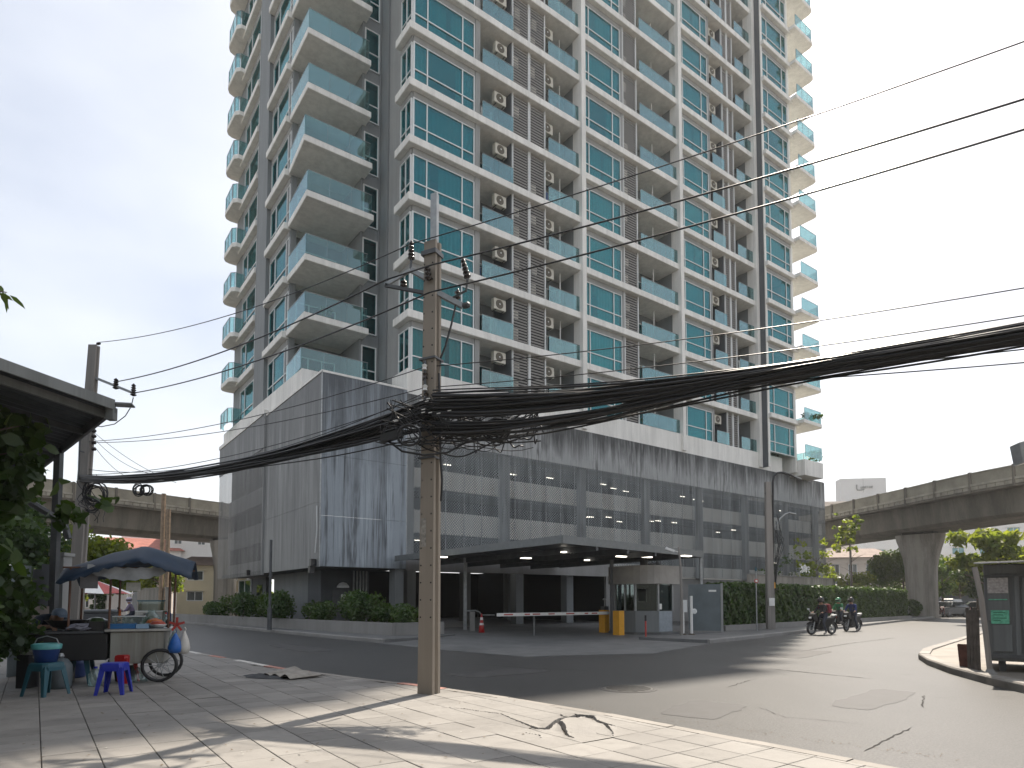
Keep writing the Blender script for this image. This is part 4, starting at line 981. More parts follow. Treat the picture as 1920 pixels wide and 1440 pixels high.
for k in range(26): c = bc + Vector((q.uniform(-.7, 1.4), -.18, q.uniform(-.3, .1))); m.obox(c, (.028, 0, .006), (0, .006, 0), (0, 0, .006))
m.build('cable_tag', M['whitepaint'], bundle, kind='stuff')
for px, py, r in ((258, 918, .13), (272, 918, .13)): coil(bundle, at(px, py, 15.2), r, 4, px)
m = MB()
for k in range(9):
    a = at(q.uniform(150, 175), q.uniform(890, 905), 15.9); b = at(q.uniform(140, 215), q.uniform(930, 985), 15.7); m.tube([a.lerp(b, j / 8) + Vector((.1 * math.sin(j + k), 0, -.12 * math.sin(math.pi * j / 8))) for j in range(9)], .009, 5)
m.build('cable_end', M['black'], bundle, kind='stuff')
# the pole the bundle runs on to, beyond the picture
E_ = right_end(bc, 622, cc=.55)[-1]
p3 = thing('utility_pole', 'concrete utility pole further along the kerb carrying the far end of the bundle', 'utility pole', (E_.x + .15, E_.y, .0))
pole_profile(.35, .26, 8.6).build('pole', M['pole'], p3)

# the pole with two lamp arms by the hedge
Cc = Vector((13.25, 32.9, .13))
lp = thing('utility_pole', 'grey concrete pole with two curved lamp arms beside the hedge', 'utility pole', Cc)
pole_profile(.38, .27, 7.6).build('pole', M['pole_grey'], lp)
def la(px, py, dY=0): return at(px, py, Cc.y + dY) - Cc
m = MB(); m.tube([la(1449, 1075), la(1449, 960), la(1449, 905), la(1451, 893), la(1458, 887), la(1466, 886), la(1478, 889), la(1492, 895)], .06, 8); m.build('lamp_arm', M['blackmetal'], lp, smooth=True)
m = MB(); m.tube([la(1450, 1000), la(1455, 985), la(1463, 972), la(1472, 964), la(1482, 961)], .045, 8); m.build('lamp_arm', M['zinc'], lp, smooth=True)
for (a, b) in (((1488, 893), (1502, 899)), ((1479, 962), (1492, 964))):
    m = MB(); p, q_ = la(*a), la(*b); m.obox((p + q_) / 2, (q_ - p) / 2, (0, .1, 0), (0, 0, .035)); m.build('lamp_head', M['zinc'], lp, bevel=.02)
m = MB()
for k in range(7):
    m.tube([la(1452 + q.uniform(-3, 8), q.uniform(960, 1010)) + Vector((0, -.05, 0)), la(1458 + q.uniform(-6, 14), 1000 + q.uniform(0, 30)), la(1454 + q.uniform(-3, 4), 1060), la(1453, 1115)], .016, 5)
m.tube([la(1438, 918), la(1436, 925), la(1440, 935), la(1447, 930)], .05, 6); m.build('pole_cable', M['black'], lp, kind='stuff')
m = MB(); m.box(-.14, -.24, 1.2, .14, -.20, 1.6); m.build('meter_box', M['whitepaint'], lp)
m = MB(); m.box(.15, -.12, 2.1, .24, .0, 2.4); m.build('tag', M['yellow'], lp)
# slim sign pole
sp = thing('sign_pole', 'thin metal pole with a small round red and white sign before the hedge', 'sign', (11.86, 31.1, .13))
m = MB(); m.tube([(0, 0, 0), (0, 0, 2.9)], .032, 8); m.build('pole', M['zinc'], sp)
m = MB(); m.lathe([(.10, -.008), (.10, .008)], (0, -.04, 2.42), 14, axis='y'); s_ = m.build('sign_face', M['redpaint'], sp); m = MB(); m.lathe([(.055, -.004), (.055, .004)], (0, -.053, 2.42), 14, axis='y'); m.build('sign_centre', M['whitepaint'], s_)
m = MB(); m.lathe([(.05, 2.9), (.05, 3.0), (.02, 3.1)], (0, 0, 0), 8); m.build('finial', M['tealp'], sp)
# slim post in front of the planter
o = thing('street_post', 'dark slim steel post standing at the kerb before the planter', 'post', gnd(505, 1181, .14)); m = MB(); m.tube([(0, 0, 0), (0, 0, 4.5)], .07, 8); m.build('post', M['darksteel'], o); m = MB(); m.tube([(0, 0, 0), (0, 0, 1.1)], .12, 8); m.build('post_base', M['darksteel'], o)
# twin timber post in the street behind the cart
o = thing('timber_post', 'weathered twin timber post standing in the side street behind the cart', 'post', (-26.2, 48, .1))
for dx in (-.12, .28): m = MB(); m.tube([(dx, 0, 0), (dx + .02, 0, 9.2 - dx * 3)], .16, 7); m.build('timber', simple('timber', (.26, .19, .13), .9, var=.4, scale=3), o)

# ------------------------------------------------------------------ entrance: canopy, booth, barrier
can = thing('entrance_canopy', 'flat dark grey steel canopy over the car park entrance', 'canopy')
ZC = 3.96
cA, cB, cD, cC = W(-1.2, -14.3), W(9.3, -12.6), W(10.4, -0.75), W(-1.2, -0.75)
m = MB(); m.prism([xy(cA), xy(cB), xy(cD), xy(cC)], ZC - .16, ZC - .05); m.build('deck', M['darksteel'], can)
m = MB()
for p, q_ in ((cA, cB), (cA, cC), (cB, cD)): m.bar(Vector((p.x, p.y, ZC - .12)), Vector((q_.x, q_.y, ZC - .12)), .06, .30)
m.build('edge_beam', simple('canopy_edge', (.17, .18, .18), .5, .2), can)
for t in (.2, .4, .6, .8):
    m = MB(); m.bar(cA.lerp(cB, t) + Vector((0, 0, ZC - .3)), cC.lerp(cD, t) + Vector((0, 0, ZC - .3)), .12, .24); m.build('rafter', M['darksteel'], can)
for t in (.25, .5, .75):
    m = MB(); m.bar(cA.lerp(cC, t) + Vector((0, 0, ZC - .20)), cB.lerp(cD, t) + Vector((0, 0, ZC - .20)), .08, .07); m.build('purlin', M['darksteel'], can)
for (px, py) in ((872, 1185), (1148, 1189)):
    p = gnd(px, py); m = MB(); m.box(p.x - .085, p.y - .085, .0, p.x + .085, p.y + .085, ZC - .17); m.build('post', M['zinc'] if px < 900 else M['darksteel'], can)
m = MB(); m.box(cB.x - .1, cB.y + .1, .0, cB.x + .02, cB.y + .22, ZC - .2); m.build('post', M['zinc'], can)
for (px, py) in ((986, 1046), (1063, 1035), (1213, 1044), (1287, 1042), (1165, 1043), (828, 1044), (1105, 1050)):
    r = at(px, py, 30) - Vector((0, 0, 1.6)); p = Vector((0, 0, 1.6)) + r * ((ZC - .36 - 1.6) / r.z)
    m = MB(); m.obox((p.x, p.y, ZC - .37), DU * .26, DV * .10, (0, 0, .025)); m.build('ceiling_lamp', M['lamp_dim'], can)

bo = gnd(1214, 1192)           # near corner of the booth
booth = thing('guard_booth', 'small grey concrete guard booth with dark windows and a curved parapet', 'booth', W(*LOC(bo), 0.0), TH)
# local: x along u, y along v; plan with a chamfered near corner
def bplan(g): return [(.75 - g * .4, -g), (1.75 + g, -g), (1.75 + g, 1.95 + g), (-.02 - g, 1.95 + g), (-.02 - g, .70 - g * .4)]
m = MB(); m.prism(bplan(.25), 0.0, .14); m.build('plinth', M['apron'], booth)
m = MB(); m.prism(bplan(0), .14, 1.12); m.build('lower_wall', M['grey'], booth)
m = MB(); m.prism([(.80, -.02), (1.72, -.02), (1.72, -.001), (.80, -.001)], .16, 1.10); m.build('steel_panel', simple('blue_grey_sheet', (.33, .37, .41), .4, .3), booth)
m = MB(); m.prism([(.75, .5), (1.7, .5), (1.7, 1.85), (.25, 1.85), (.25, .9)], 1.12, 2.36); m.build('inner_wall', M['dark'], booth)  # near-black block stands in for the shade inside the booth
pl_ = bplan(0); m = MB()
for a, b, ns in ((pl_[4], pl_[0], 1), (pl_[0], pl_[1], 1), (pl_[3], pl_[4], 2), (pl_[1], pl_[2], 2)):
    for k in range(ns + 1):
        p = Vector((*a, 0)).lerp(Vector((*b, 0)), k / ns); m = MB(); m.box(p.x - .045, p.y - .045, 1.121, p.x + .045, p.y + .045, 2.36); (k < ns or ns == 2 and a is pl_[1]) and m.build('window_frame', M['zinc'], booth)
m = MB(); m.obox((.9, -.008, 1.32), (.10, 0, 0), (0, .004, 0), (0, 0, .13)); m.build('notice', M['whitepaint'], booth)
m = MB(); m.tube([(1.80, .6, .14), (1.80, .6, 2.37)], .03, 6); m.build('downpipe', M['zinc'], booth)
for a, b, ns in ((pl_[4], pl_[0], 1), (pl_[0], pl_[1], 1), (pl_[3], pl_[4], 2), (pl_[1], pl_[2], 2)):
    for k in range(ns):
        p = Vector((*a, 0)).lerp(Vector((*b, 0)), k / ns); q_ = Vector((*a, 0)).lerp(Vector((*b, 0)), (k + 1) / ns); d = (q_ - p).normalized()
        g_ = MB(); g_.obox((p + q_) / 2 + Vector((0, 0, 1.74)), (q_ - p) / 2 - d * .05, Vector((d.y, -d.x, 0)) * .006, (0, 0, .615)); g_.build('pane', M['clear'], booth)
rr = [(.55, -.30), (1.95, -.30)] + [(2.05, 2.15), (-.3, 2.15)] + [(-.32, .9), (-.30, .55), (-.20, .22), (.0, -.04), (.26, -.22)]
m = MB(); m.prism(rr, 2.37, 3.22); m.build('parapet', simple('plain_concrete', (.33,.31,.285), .85, var=.15, scale=1.5, bmp=.2), booth)
q2 = random.Random(4); m = MB()
for k in range(9): m.tube([(q2.uniform(.1, 1.7), q2.uniform(.1, .6), 3.2), (q2.uniform(.1, 1.7), q2.uniform(.1, .6), 3.3 + q2.uniform(0, .15)), (q2.uniform(.1, 1.7), q2.uniform(.1, .6), 3.22)], .02, 5)
m.box(1.0, 1.0, 3.22, 1.25, 1.3, 3.9); m.build('roof_clutter', M['darksteel'], booth, kind='stuff')
# guard seen through the front pane
# yellow barrier cabinets
def cabinet(pos, label, cap):
    t = thing('barrier_cabinet', label, 'barrier machine', pos, TH)
    m = MB(); m.prism([(-.2, -.2), (.13, -.2), (.2, -.1), (.2, .2), (-.2, .2)], .0, 1.12); m.build('housing', M['yellow'], t, bevel=.012)
    if cap:
        m = MB(); m.box(-.13, -.12, 1.13, .15, .14, 1.30); m.build('top_box', M['darksteel'], t); m = MB(); m.tube([(0, 0, 1.3), (0, 0, 1.6)], .02, 6); m.lathe([(.09, 1.6), (.09, 1.66), (.02, 1.7)], (0, 0, 0), 10); m.build('warning_light', M['zinc'], t)
    else:
        m = MB(); m.box(-.19, -.19, 1.121, .19, .19, 1.135); m.build('lid', M['darksteel'], t)
    return t
cb = gnd(1134, 1188); cab = cabinet((cb.x, cb.y, .02), 'yellow barrier machine holding the striped arm, with a warning light on top', True)
c2_ = gnd(1161, 1192.5); cabinet((c2_.x, c2_.y, .02), 'plain yellow barrier cabinet beside the canopy post and booth', False)
ba = thing('boom_gate', 'lowered white barrier arm with red dashes across the entrance', 'barrier', (cb.x, cb.y, 0), TH)
m = MB(); m.box(-6.6, -.30, .93, -.05, -.25, 1.07); m.build('arm', M['whitepaint'], ba, bevel=.008)
for x0, l in ((-6.25, .48), (-5.15, .3), (-4.7, .42), (-3.8, .36), (-2.75, .5), (-1.6, .22), (-1.15, .36)):
    m = MB(); m.box(x0, -.303, .975, x0 + l, -.247, 1.03); m.build('red_stripe', M['redpaint'], ba)
m = MB(); m.lathe([(.06, -.06), (.075, 0), (.06, .05)], (-.08, -.26, 1.0), 10, axis='y'); m.build('hub', M['frame'], ba)
m = MB(); m.tube([(-4.6, -.27, .93), (-4.6, -.27, .02)], .018, 6); m.build('support_rod', M['zinc'], ba)
# cone, bollards, pipes, wall
cn = thing('traffic_cone', 'red traffic cone with two white bands by the barrier end', 'traffic cone', (*xy(gnd(903, 1190)), .03))
m = MB(); m.box(-.2, -.2, 0, .2, .2, .04); m.build('base', M['red'], cn, bevel=.01)
m = MB(); m.lathe([(.15, .04), (.115, .30), (.10, .42), (.07, .66), (.03, .95), (.02, .96)], (0, 0, 0), 16); m.build('cone_body', M['red'], cn, smooth=True)
for z0, z1, r0, r1 in ((.42, .52, .105, .091), (.66, .78, .075, .061)): m = MB(); m.lathe([(r0, z0), (r1, z1)], (0, 0, 0), 16, cap=False); m.build('band', M['whitepaint'], cn, smooth=True, recalc=False)
o = thing('entrance_railing', 'short grey bent pipe rail beside the entrance canopy post', 'railing', (*xy(gnd(882, 1187)), .03)); m = MB(); m.box(-.02, -.15, 0, .22, .12, 1.02); m.build('pillar', M['concrete'], o); m = MB(); m.tube([(-.2, 0, 1.06), (.25, 0, 1.08), (.45, 0, 1.0), (.55, -.05, .86), (1.2, -.1, .86)], .035, 6); m.build('pipe', M['zinc'], o)
o = thing('bollard', 'thin red and black bollard in front of the guard booth', 'bollard', (*xy(gnd(1211, 1200)), .02)); m = MB(); m.tube([(0, 0, 0), (0, 0, .75)], .035, 8); m.build('shaft', M['redpaint'], o); m = MB(); m.tube([(0, 0, .751), (0, 0, .98)], .045, 8); m.build('cap', M['blackmetal'], o)
o = thing('entrance_lamp', 'leaning grey pole with a white lamp head in front of the canopy edge', 'lamp', (*xy(gnd(1278, 1197)), .05))
def ea(px, py): return at(px, py, o.location.y) - o.location
m = MB(); m.tube([(0, 0, 0), ea(1278, 1120), ea(1276, 1060), ea(1272, 1025)], [.07, .06, .05, .035], 8); m.build('pole', M['pole_grey'], o)
m = MB(); m.tube([ea(1272, 1035), ea(1264, 1033)], .02, 6); m.obox(ea(1256, 1031), (.18, 0, -.07), (0, .08, 0), (.02, 0, .05)); m.build('lamp_head', M['whitepaint'], o, bevel=.01)
for (px, h, lab) in ((1281, 1.5, 'white pipe post wrapped with a small box beside the grey wall'), (1297, 1.75, 'white pipe post with an oval pad nearer the grey wall')):
    b = gnd(px, 1196); t = thing('pipe_post', lab, 'post', (b.x, b.y, .05)); m = MB(); m.tube([(0, 0, 0), (0, 0, h)], .06, 8); m.build('pipe', M['whitepaint'], t)
    m = MB(); m.lathe([(.1, -.03), (.12, 0), (.1, .03)], (.12, -.02, h * .62), 10, axis='y') if px > 1290 else m.box(-.02, -.12, h * .7, .16, .08, h * 1.05); m.build('pad', M['frame'], t)
    m = MB(); m.lathe([(.22, 0), (.16, .09), (.07, .14)], (0, 0, 0), 8); m.build('footing', M['soil'], t)
gw = thing('grey_wall', 'short dark grey painted wall panel between booth and hedge', 'wall')
p0, p1 = gnd(1292, 1190), gnd(1352, 1191); p0 = Vector((p0.x, p0.y, 0)); p1 = Vector((p1.x, p1.y, 0)); back = nR * 2.4
m = MB(); d = (p1 - p0).normalized(); nn = Vector((-d.y, d.x, 0)); m.obox((p0 + p1) / 2 + Vector((0, 0, 1.28)), (p1 - p0) / 2, nn * .08, (0, 0, 1.08)); m.build('panel', simple('slate_paint', (.13, .155, .165), .6, var=.12, scale=2), gw)
m = MB(); m.obox((p0 + p1) / 2 + Vector((0, 0, .1)), (p1 - p0) / 2 + d * .02, nn * .10, (0, 0, .1)); m.build('base', M['concrete'], gw)
m = MB(); m.obox(p1 + d * .06 + Vector((0, 0, 1.2)), d * .05, nn * .1, (0, 0, 1.2)); m.build('end_post', M['pale_grey'], gw)
m = MB(); m.obox(p1 - d * .35 - nn * .09 + Vector((0, 0, 2.05)), d * .17, nn * .006, (0, 0, .045)); m.build('plate', M['whitepaint'], gw)
# ------------------------------------------------------------------ elevated viaduct (two arms that meet behind the tower)
via = thing('viaduct', 'long concrete elevated viaduct on flared columns passing behind the tower', 'viaduct')
def smooth_line(pts, n=8):
    res = []
    for i in range(len(pts) - 1):
        p0, p1, p2, p3 = pts[max(i - 1, 0)], pts[i], pts[i + 1], pts[min(i + 2, len(pts) - 1)]
        for k in range(n):
            t = k / n; res.append(tuple(.5 * ((2 * p1[j]) + (-p0[j] + p2[j]) * t + (2 * p0[j] - 5 * p1[j] + 4 * p2[j] - p3[j]) * t * t + (-p0[j] + 3 * p1[j] - 3 * p2[j] + p3[j]) * t ** 3) for j in (0, 1)))
    res.append(tuple(pts[-1])); return [Vector((x, y, 0)) for x, y in res]
# near edge of the deck, from the right round behind to the left
EDGE = smooth_line([(55, 1), (46, 24.7), (37.3, 59.8 - 12.6), (35.2, 58.5), (33.4, 70), (30.6, 88), (20, 108), (0, 113), (-14, 98), (-22.5, 77.5), (-32.4, 62.0), (-43.7, 45.2), (-60, 21)], 9)
# straight through the surveyed right-hand reach
def sweep(name, prof, mat, closed=True, rng_=None):
    """prof: (distance outward from near edge (to the far side), z)"""
    m = MB(); L = len(prof); E2 = EDGE if rng_ is None else EDGE[rng_[0]:rng_[1]]
    for i, p in enumerate(E2):
        t = (E2[min(i + 1, len(E2) - 1)] - E2[max(i - 1, 0)]).normalized(); s = Vector((t.y, -t.x, 0))
        for d, z in prof: m.v.append(tuple(p + s * d + Vector((0, 0, z))))
    for i in range(len(E2) - 1):
        for j in range(L if closed else L - 1):
            m.f.append([i * L + j, i * L + (j + 1) % L, (i + 1) * L + (j + 1) % L, (i + 1) * L + j]); m.m.append(0)
    m.f.append(list(range(L))); m.m.append(0); m.f.append([(len(E2) - 1) * L + j for j in range(L)][::-1]); m.m.append(0)
    return m.build(name, mat, via)
ZS = 8.0
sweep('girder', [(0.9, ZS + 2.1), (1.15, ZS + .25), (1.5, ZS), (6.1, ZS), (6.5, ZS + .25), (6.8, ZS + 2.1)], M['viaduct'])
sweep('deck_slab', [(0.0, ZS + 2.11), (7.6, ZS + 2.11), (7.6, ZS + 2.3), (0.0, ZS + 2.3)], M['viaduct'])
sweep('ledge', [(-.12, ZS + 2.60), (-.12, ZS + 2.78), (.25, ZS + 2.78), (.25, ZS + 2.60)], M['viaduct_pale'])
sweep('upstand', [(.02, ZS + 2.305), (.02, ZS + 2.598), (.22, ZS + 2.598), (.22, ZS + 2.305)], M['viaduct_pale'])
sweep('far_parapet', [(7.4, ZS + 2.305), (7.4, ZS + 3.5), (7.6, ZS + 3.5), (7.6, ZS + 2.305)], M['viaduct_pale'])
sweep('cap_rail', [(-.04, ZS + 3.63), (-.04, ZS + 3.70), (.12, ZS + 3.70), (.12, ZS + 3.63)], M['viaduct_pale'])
# noise panels, posts and the little blocks below them, on the reaches in sight
acc = [0]
for a, b in zip(EDGE, EDGE[1:]): acc.append(acc[-1] + (b - a).length)
def on_edge(s):
    for i in range(len(EDGE) - 1):
        if acc[i + 1] >= s: t = (s - acc[i]) / (acc[i + 1] - acc[i]); p = EDGE[i].lerp(EDGE[i + 1], t); d = (EDGE[i + 1] - EDGE[i]).normalized(); return p, d
    return EDGE[-1], (EDGE[-1] - EDGE[-2]).normalized()
s = 12.0; blocks = MB(); vp = simple('noise_panel', (.34, .31, .25), .8, var=.25, scale=.7, rnd=.12)
while s < acc[-1] - 8:
    p, d = on_edge(s); p2, d2 = on_edge(s + 3.4); seen = p.y < 84
    if seen:
        sd = Vector((d.y, -d.x, 0)); c = (p + p2) / 2; e = (p2 - p).normalized()
        m = MB(); m.obox(c + sd * .06 + Vector((0, 0, ZS + 3.205)), (p2 - p) / 2 - e * .09, sd * .05, (0, 0, .42)); m.build('noise_panel', vp, via)
        m = MB(); m.obox(p + sd * .0 + Vector((0, 0, ZS + 2.95)), d * .08, sd * .14, (0, 0, .80)); m.build('panel_post', M['viaduct'], via)
        for k in range(5): q_, dd = on_edge(s + .34 + k * .68); sd2 = Vector((dd.y, -dd.x, 0)); blocks.obox(q_ + sd2 * .0 + Vector((0, 0, ZS + 2.45)), dd * .29, sd2 * .06, (0, 0, .13))
    s += 3.4
blocks.build('upstand_block', M['viaduct_pale'], via, kind='stuff')
def column(cx, cy, d, top):
    d = Vector(d).normalized(); s = Vector((d.y, -d.x, 0)); m = MB(); prof = [(0, 1.30, .85), (2.6, 1.28, .84), (4.6, 1.32, .85), (5.6, 1.48, .9), (6.5, 1.72, .98), (7.2, 1.95, 1.08), (top, 2.05, 1.1)]
    L = 16
    for z, a, b in prof:
        for j in range(L):
            an = 2 * math.pi * (j + .5) / L; ca, sa = math.cos(an), math.sin(an); k = (abs(ca) ** 6 + abs(sa) ** 6) ** (-1 / 6)
            fl = 1 - .06 * (abs(math.cos(2 * an)) < .4)
            p = Vector((cx, cy, z)) + s * (a * ca * k * fl) + d * (b * sa * k * fl); m.v.append(tuple(p))
    for i in range(len(prof) - 1):
        for j in range(L): m.f.append([i * L + j, i * L + (j + 1) % L, (i + 1) * L + (j + 1) % L, (i + 1) * L + j]); m.m.append(0)
    m.f.append([(len(prof) - 1) * L + j for j in range(L)]); m.m.append(0)
    c = m.build('column', M['concrete_old'], via)
    m = MB(); m.obox(Vector((cx, cy, top + .12)), s * 1.3, d * .7, (0, 0, .115)); m.build('bearing', M['dark'], via)
_d = (EDGE[31] - EDGE[27]).normalized()
column(38.4, 60.0, (.75, .66, 0), ZS - .24); column(-29.6, 66.0, (.6, .8, 0), ZS - .24)
column(50.5, 26.0, (.75, .66, 0), ZS - .24); column(-48.2, 46.0, (.5, .8, 0), ZS - .24)

# ------------------------------------------------------------------ vegetation
def leaf_cloud(name, centres, mat, parent, n, size, seed, shape='oval', droop=.25, flat=.6):
    """n separate leaves scattered in blobs (centre, radii)"""
    q = np.random.default_rng(seed); ks = q.choice(len(centres), n, p=np.array([c[1][0] * c[1][1] * c[1][2] for c in centres]) / sum(c[1][0] * c[1][1] * c[1][2] for c in centres))
    C0 = np.array([c[0] for c in centres], float)[ks]; Rr = np.array([c[1] for c in centres], float)[ks]
    d = q.normal(size=(n, 3)); d /= np.linalg.norm(d, axis=1)[:, None]; r = q.uniform(.0, 1, n) ** .42
    P = C0 + d * Rr * r[:, None]
    ax = q.normal(size=(n, 3)); ax[:, 2] -= droop; ax /= np.linalg.norm(ax, axis=1)[:, None]
    nr = q.normal(size=(n, 3)) * flat + np.array([0, 0, 1]) * (1 - flat) + d * .5
    sd = np.cross(ax, nr); sd /= np.linalg.norm(sd, axis=1)[:, None] + 1e-9; nn = np.cross(sd, ax)
    s = size * q.uniform(.55, 1.3, n); wd = .42 if shape == 'oval' else (.22 if shape == 'long' else .5)
    if shape == 'quad': pat = [(-.5, -.5, 0), (.5, -.5, 0), (.5, .5, .1), (-.5, .5, .1)]
    else: pat = [(0, -.5, -.04), (wd * .8, -.18, .05), (wd * .75, .18, .03), (0, .55, -.10), (-wd * .75, .18, .03), (-wd * .8, -.18, .05)]
    V = np.concatenate([(P + sd * (a * s)[:, None] + ax * (b * s)[:, None] + nn * (c * s)[:, None])[:, None, :] for a, b, c in pat], 1).reshape(-1, 3)
    k = len(pat); F = np.arange(n * k).reshape(n, k)
    me = bpy.data.meshes.new(name); me.vertices.add(n * k); me.vertices.foreach_set('co', V.ravel())
    me.loops.add(n * k); me.loops.foreach_set('vertex_index', F.ravel()); me.polygons.add(n); me.polygons.foreach_set('loop_start', np.arange(0, n * k, k)); me.polygons.foreach_set('loop_total', np.full(n, k))
    me.materials.append(mat); me.update(calc_edges=True); return link(name, me, parent, kind='stuff')
def limbs(m, base, top, n, spread, r0, q, drop=0):
    base, top = Vector(base), Vector(top); bend = Vector((q.uniform(-.3, .3), q.uniform(-.3, .3), 0)) * (top - base).length * .2
    tr = [base.lerp(top, k / 6) + bend * math.sin(math.pi * k / 6) for k in range(7)]
    m.tube(tr, [r0 * (1 - .75 * k / 6) for k in range(7)], 7)
    for k in range(n):
        a = q.uniform(0, 6.28); t = q.uniform(.45, .95); p = base.lerp(top, t) + bend * math.sin(math.pi * t); l = spread * q.uniform(.5, 1)
        m.tube([p, p + Vector((math.cos(a) * l * .5, math.sin(a) * l * .5, l * .35)), p + Vector((math.cos(a) * l, math.sin(a) * l, l * (.55 - drop)))], [r0 * .35, r0 * .2, r0 * .06], 5)
def tree(name, label, base, h, cr, mat, n, size, seed, trunk_h=.35, r0=.16, cat='tree', shape='oval', nb=14, squash=.8, group=None, ofs=(0, 0), droop=.25, rk=1.0):
    q = random.Random(seed); t = thing(name, label, cat, base, 0, group); base = Vector((0, 0, 0))
    cz = h - cr * squash; cen = []
    for k in range(nb):
        a = q.uniform(0, 6.28); rr = cr * math.sqrt(q.uniform(0, .62)); zz = cz + q.uniform(-.75, .75) * cr * squash
        r = cr * rk * q.uniform(.24, .44); cen.append(((rr * math.cos(a) + ofs[0], rr * math.sin(a) + ofs[1], zz), (r, r, r * .72)))
    m = MB(); limbs(m, (0, 0, -.1), (ofs[0] * .8, ofs[1] * .8, cz + cr * .2), 9, cr * .8, r0, q); m.build('trunk', M['bark'], t, smooth=True)
    leaf_cloud('crown', cen, mat, t, n, size, seed, shape, droop); return t
# far trees about the column and the car park
tree('street_tree', 'dense dark green tree standing behind the hedge beside the viaduct column', (40.2, 66, 0), 7.6, 3.6, M['leaf_mid'], 11000, .27, 1, nb=20)
tree('street_tree', 'small leafy tree behind the hedge between dark tree and pale house', (33.5, 64, 0), 5.0, 2.4, M['leaf_light'], 3200, .24, 2)
tree('street_tree', 'green tree growing just behind the viaduct column, partly hidden', (47.0, 70, 0), 6.8, 2.9, M['leaf_mid'], 6000, .26, 3, nb=16)
tree('street_tree', 'low spreading light green tree over the parked cars', (54.5, 78, 0), 5.6, 3.0, M['leaf_light'], 6000, .27, 4, squash=.6)
tree('street_tree', 'dark green tree beside the market kiosk, beyond the cars', (45.5, 62.5, 0), 6.0, 2.5, M['leaf'], 6000, .24, 5, nb=16)
tree('broad_leaf_tree', 'tall yellow green tree with big leaves rising behind the kiosk roof', (31.8, 42.6, 0), 6.5, 2.2, M['leaf_light'], 1800, .55, 6, shape='long', nb=16, squash=.75)
tree('street_tree', 'yellow green bush top behind the kiosk roof, lower than the tall tree', (37.5, 46, 0), 4.3, 1.9, M['leaf_light'], 2000, .3, 7, squash=.6)
tree('sapling', 'thin sparse young tree growing against the rounded end of the car park', (22.0, 46.2, 0), 6.6, 2.0, M['leaf_light'], 620, .24, 8, r0=.07, nb=34, squash=1.15, droop=.1, rk=.55)
tree('sapling', 'yellowish sapling leaning out past the car park corner', (27.6, 52.5, 0), 9.4, 1.7, M['leaf_light'], 420, .34, 9, r0=.07, nb=26, squash=1.3, rk=.5)
tree('sapling', 'bare twiggy shrub with few leaves behind the lamp pole', (18.0, 42.5, 0), 5.2, 1.9, M['leaf'], 220, .2, 10, r0=.06, nb=16, squash=1.1, rk=.6)
# plants on the car park roof
t = thing('roof_plant', 'green climbing plant spilling over the car park roof at its far end', 'plant', W(40, -.2, 13.1)); q = random.Random(5)
m = MB()
for k in range(12): m.tube([(q.uniform(-1.5, 1.5), q.uniform(-.3, .6), 0), (q.uniform(-1.8, 1.8), q.uniform(-.5, .6), 1.2), (q.uniform(-2.6, 2.6), q.uniform(-.7, .4), q.uniform(.4, 2.2))], .03, 5)
m.build('stem', M['bark'], t, kind='stuff'); leaf_cloud('foliage', [((q.uniform(-2.4, 2.2), q.uniform(-.4, .4), q.uniform(.3, 2.1)), (.75, .5, .5)) for k in range(10)], M['leaf_mid'], t, 900, .26, 12)
t = thing('balcony_plant', 'small potted plant on the lowest far balcony of the tower', 'plant', W(39.6, -1.6, zs(1) + .03)); m = MB(); m.lathe([(.15, 0), (.2, .3)], (0, 0, 0), 8); m.build('pot', M['redpaint'], t); leaf_cloud('foliage', [((0, 0, .6), (.5, .3, .35)), ((1.1, 0, .5), (.5, .3, .25))], M['leaf'], t, 160, .22, 13)
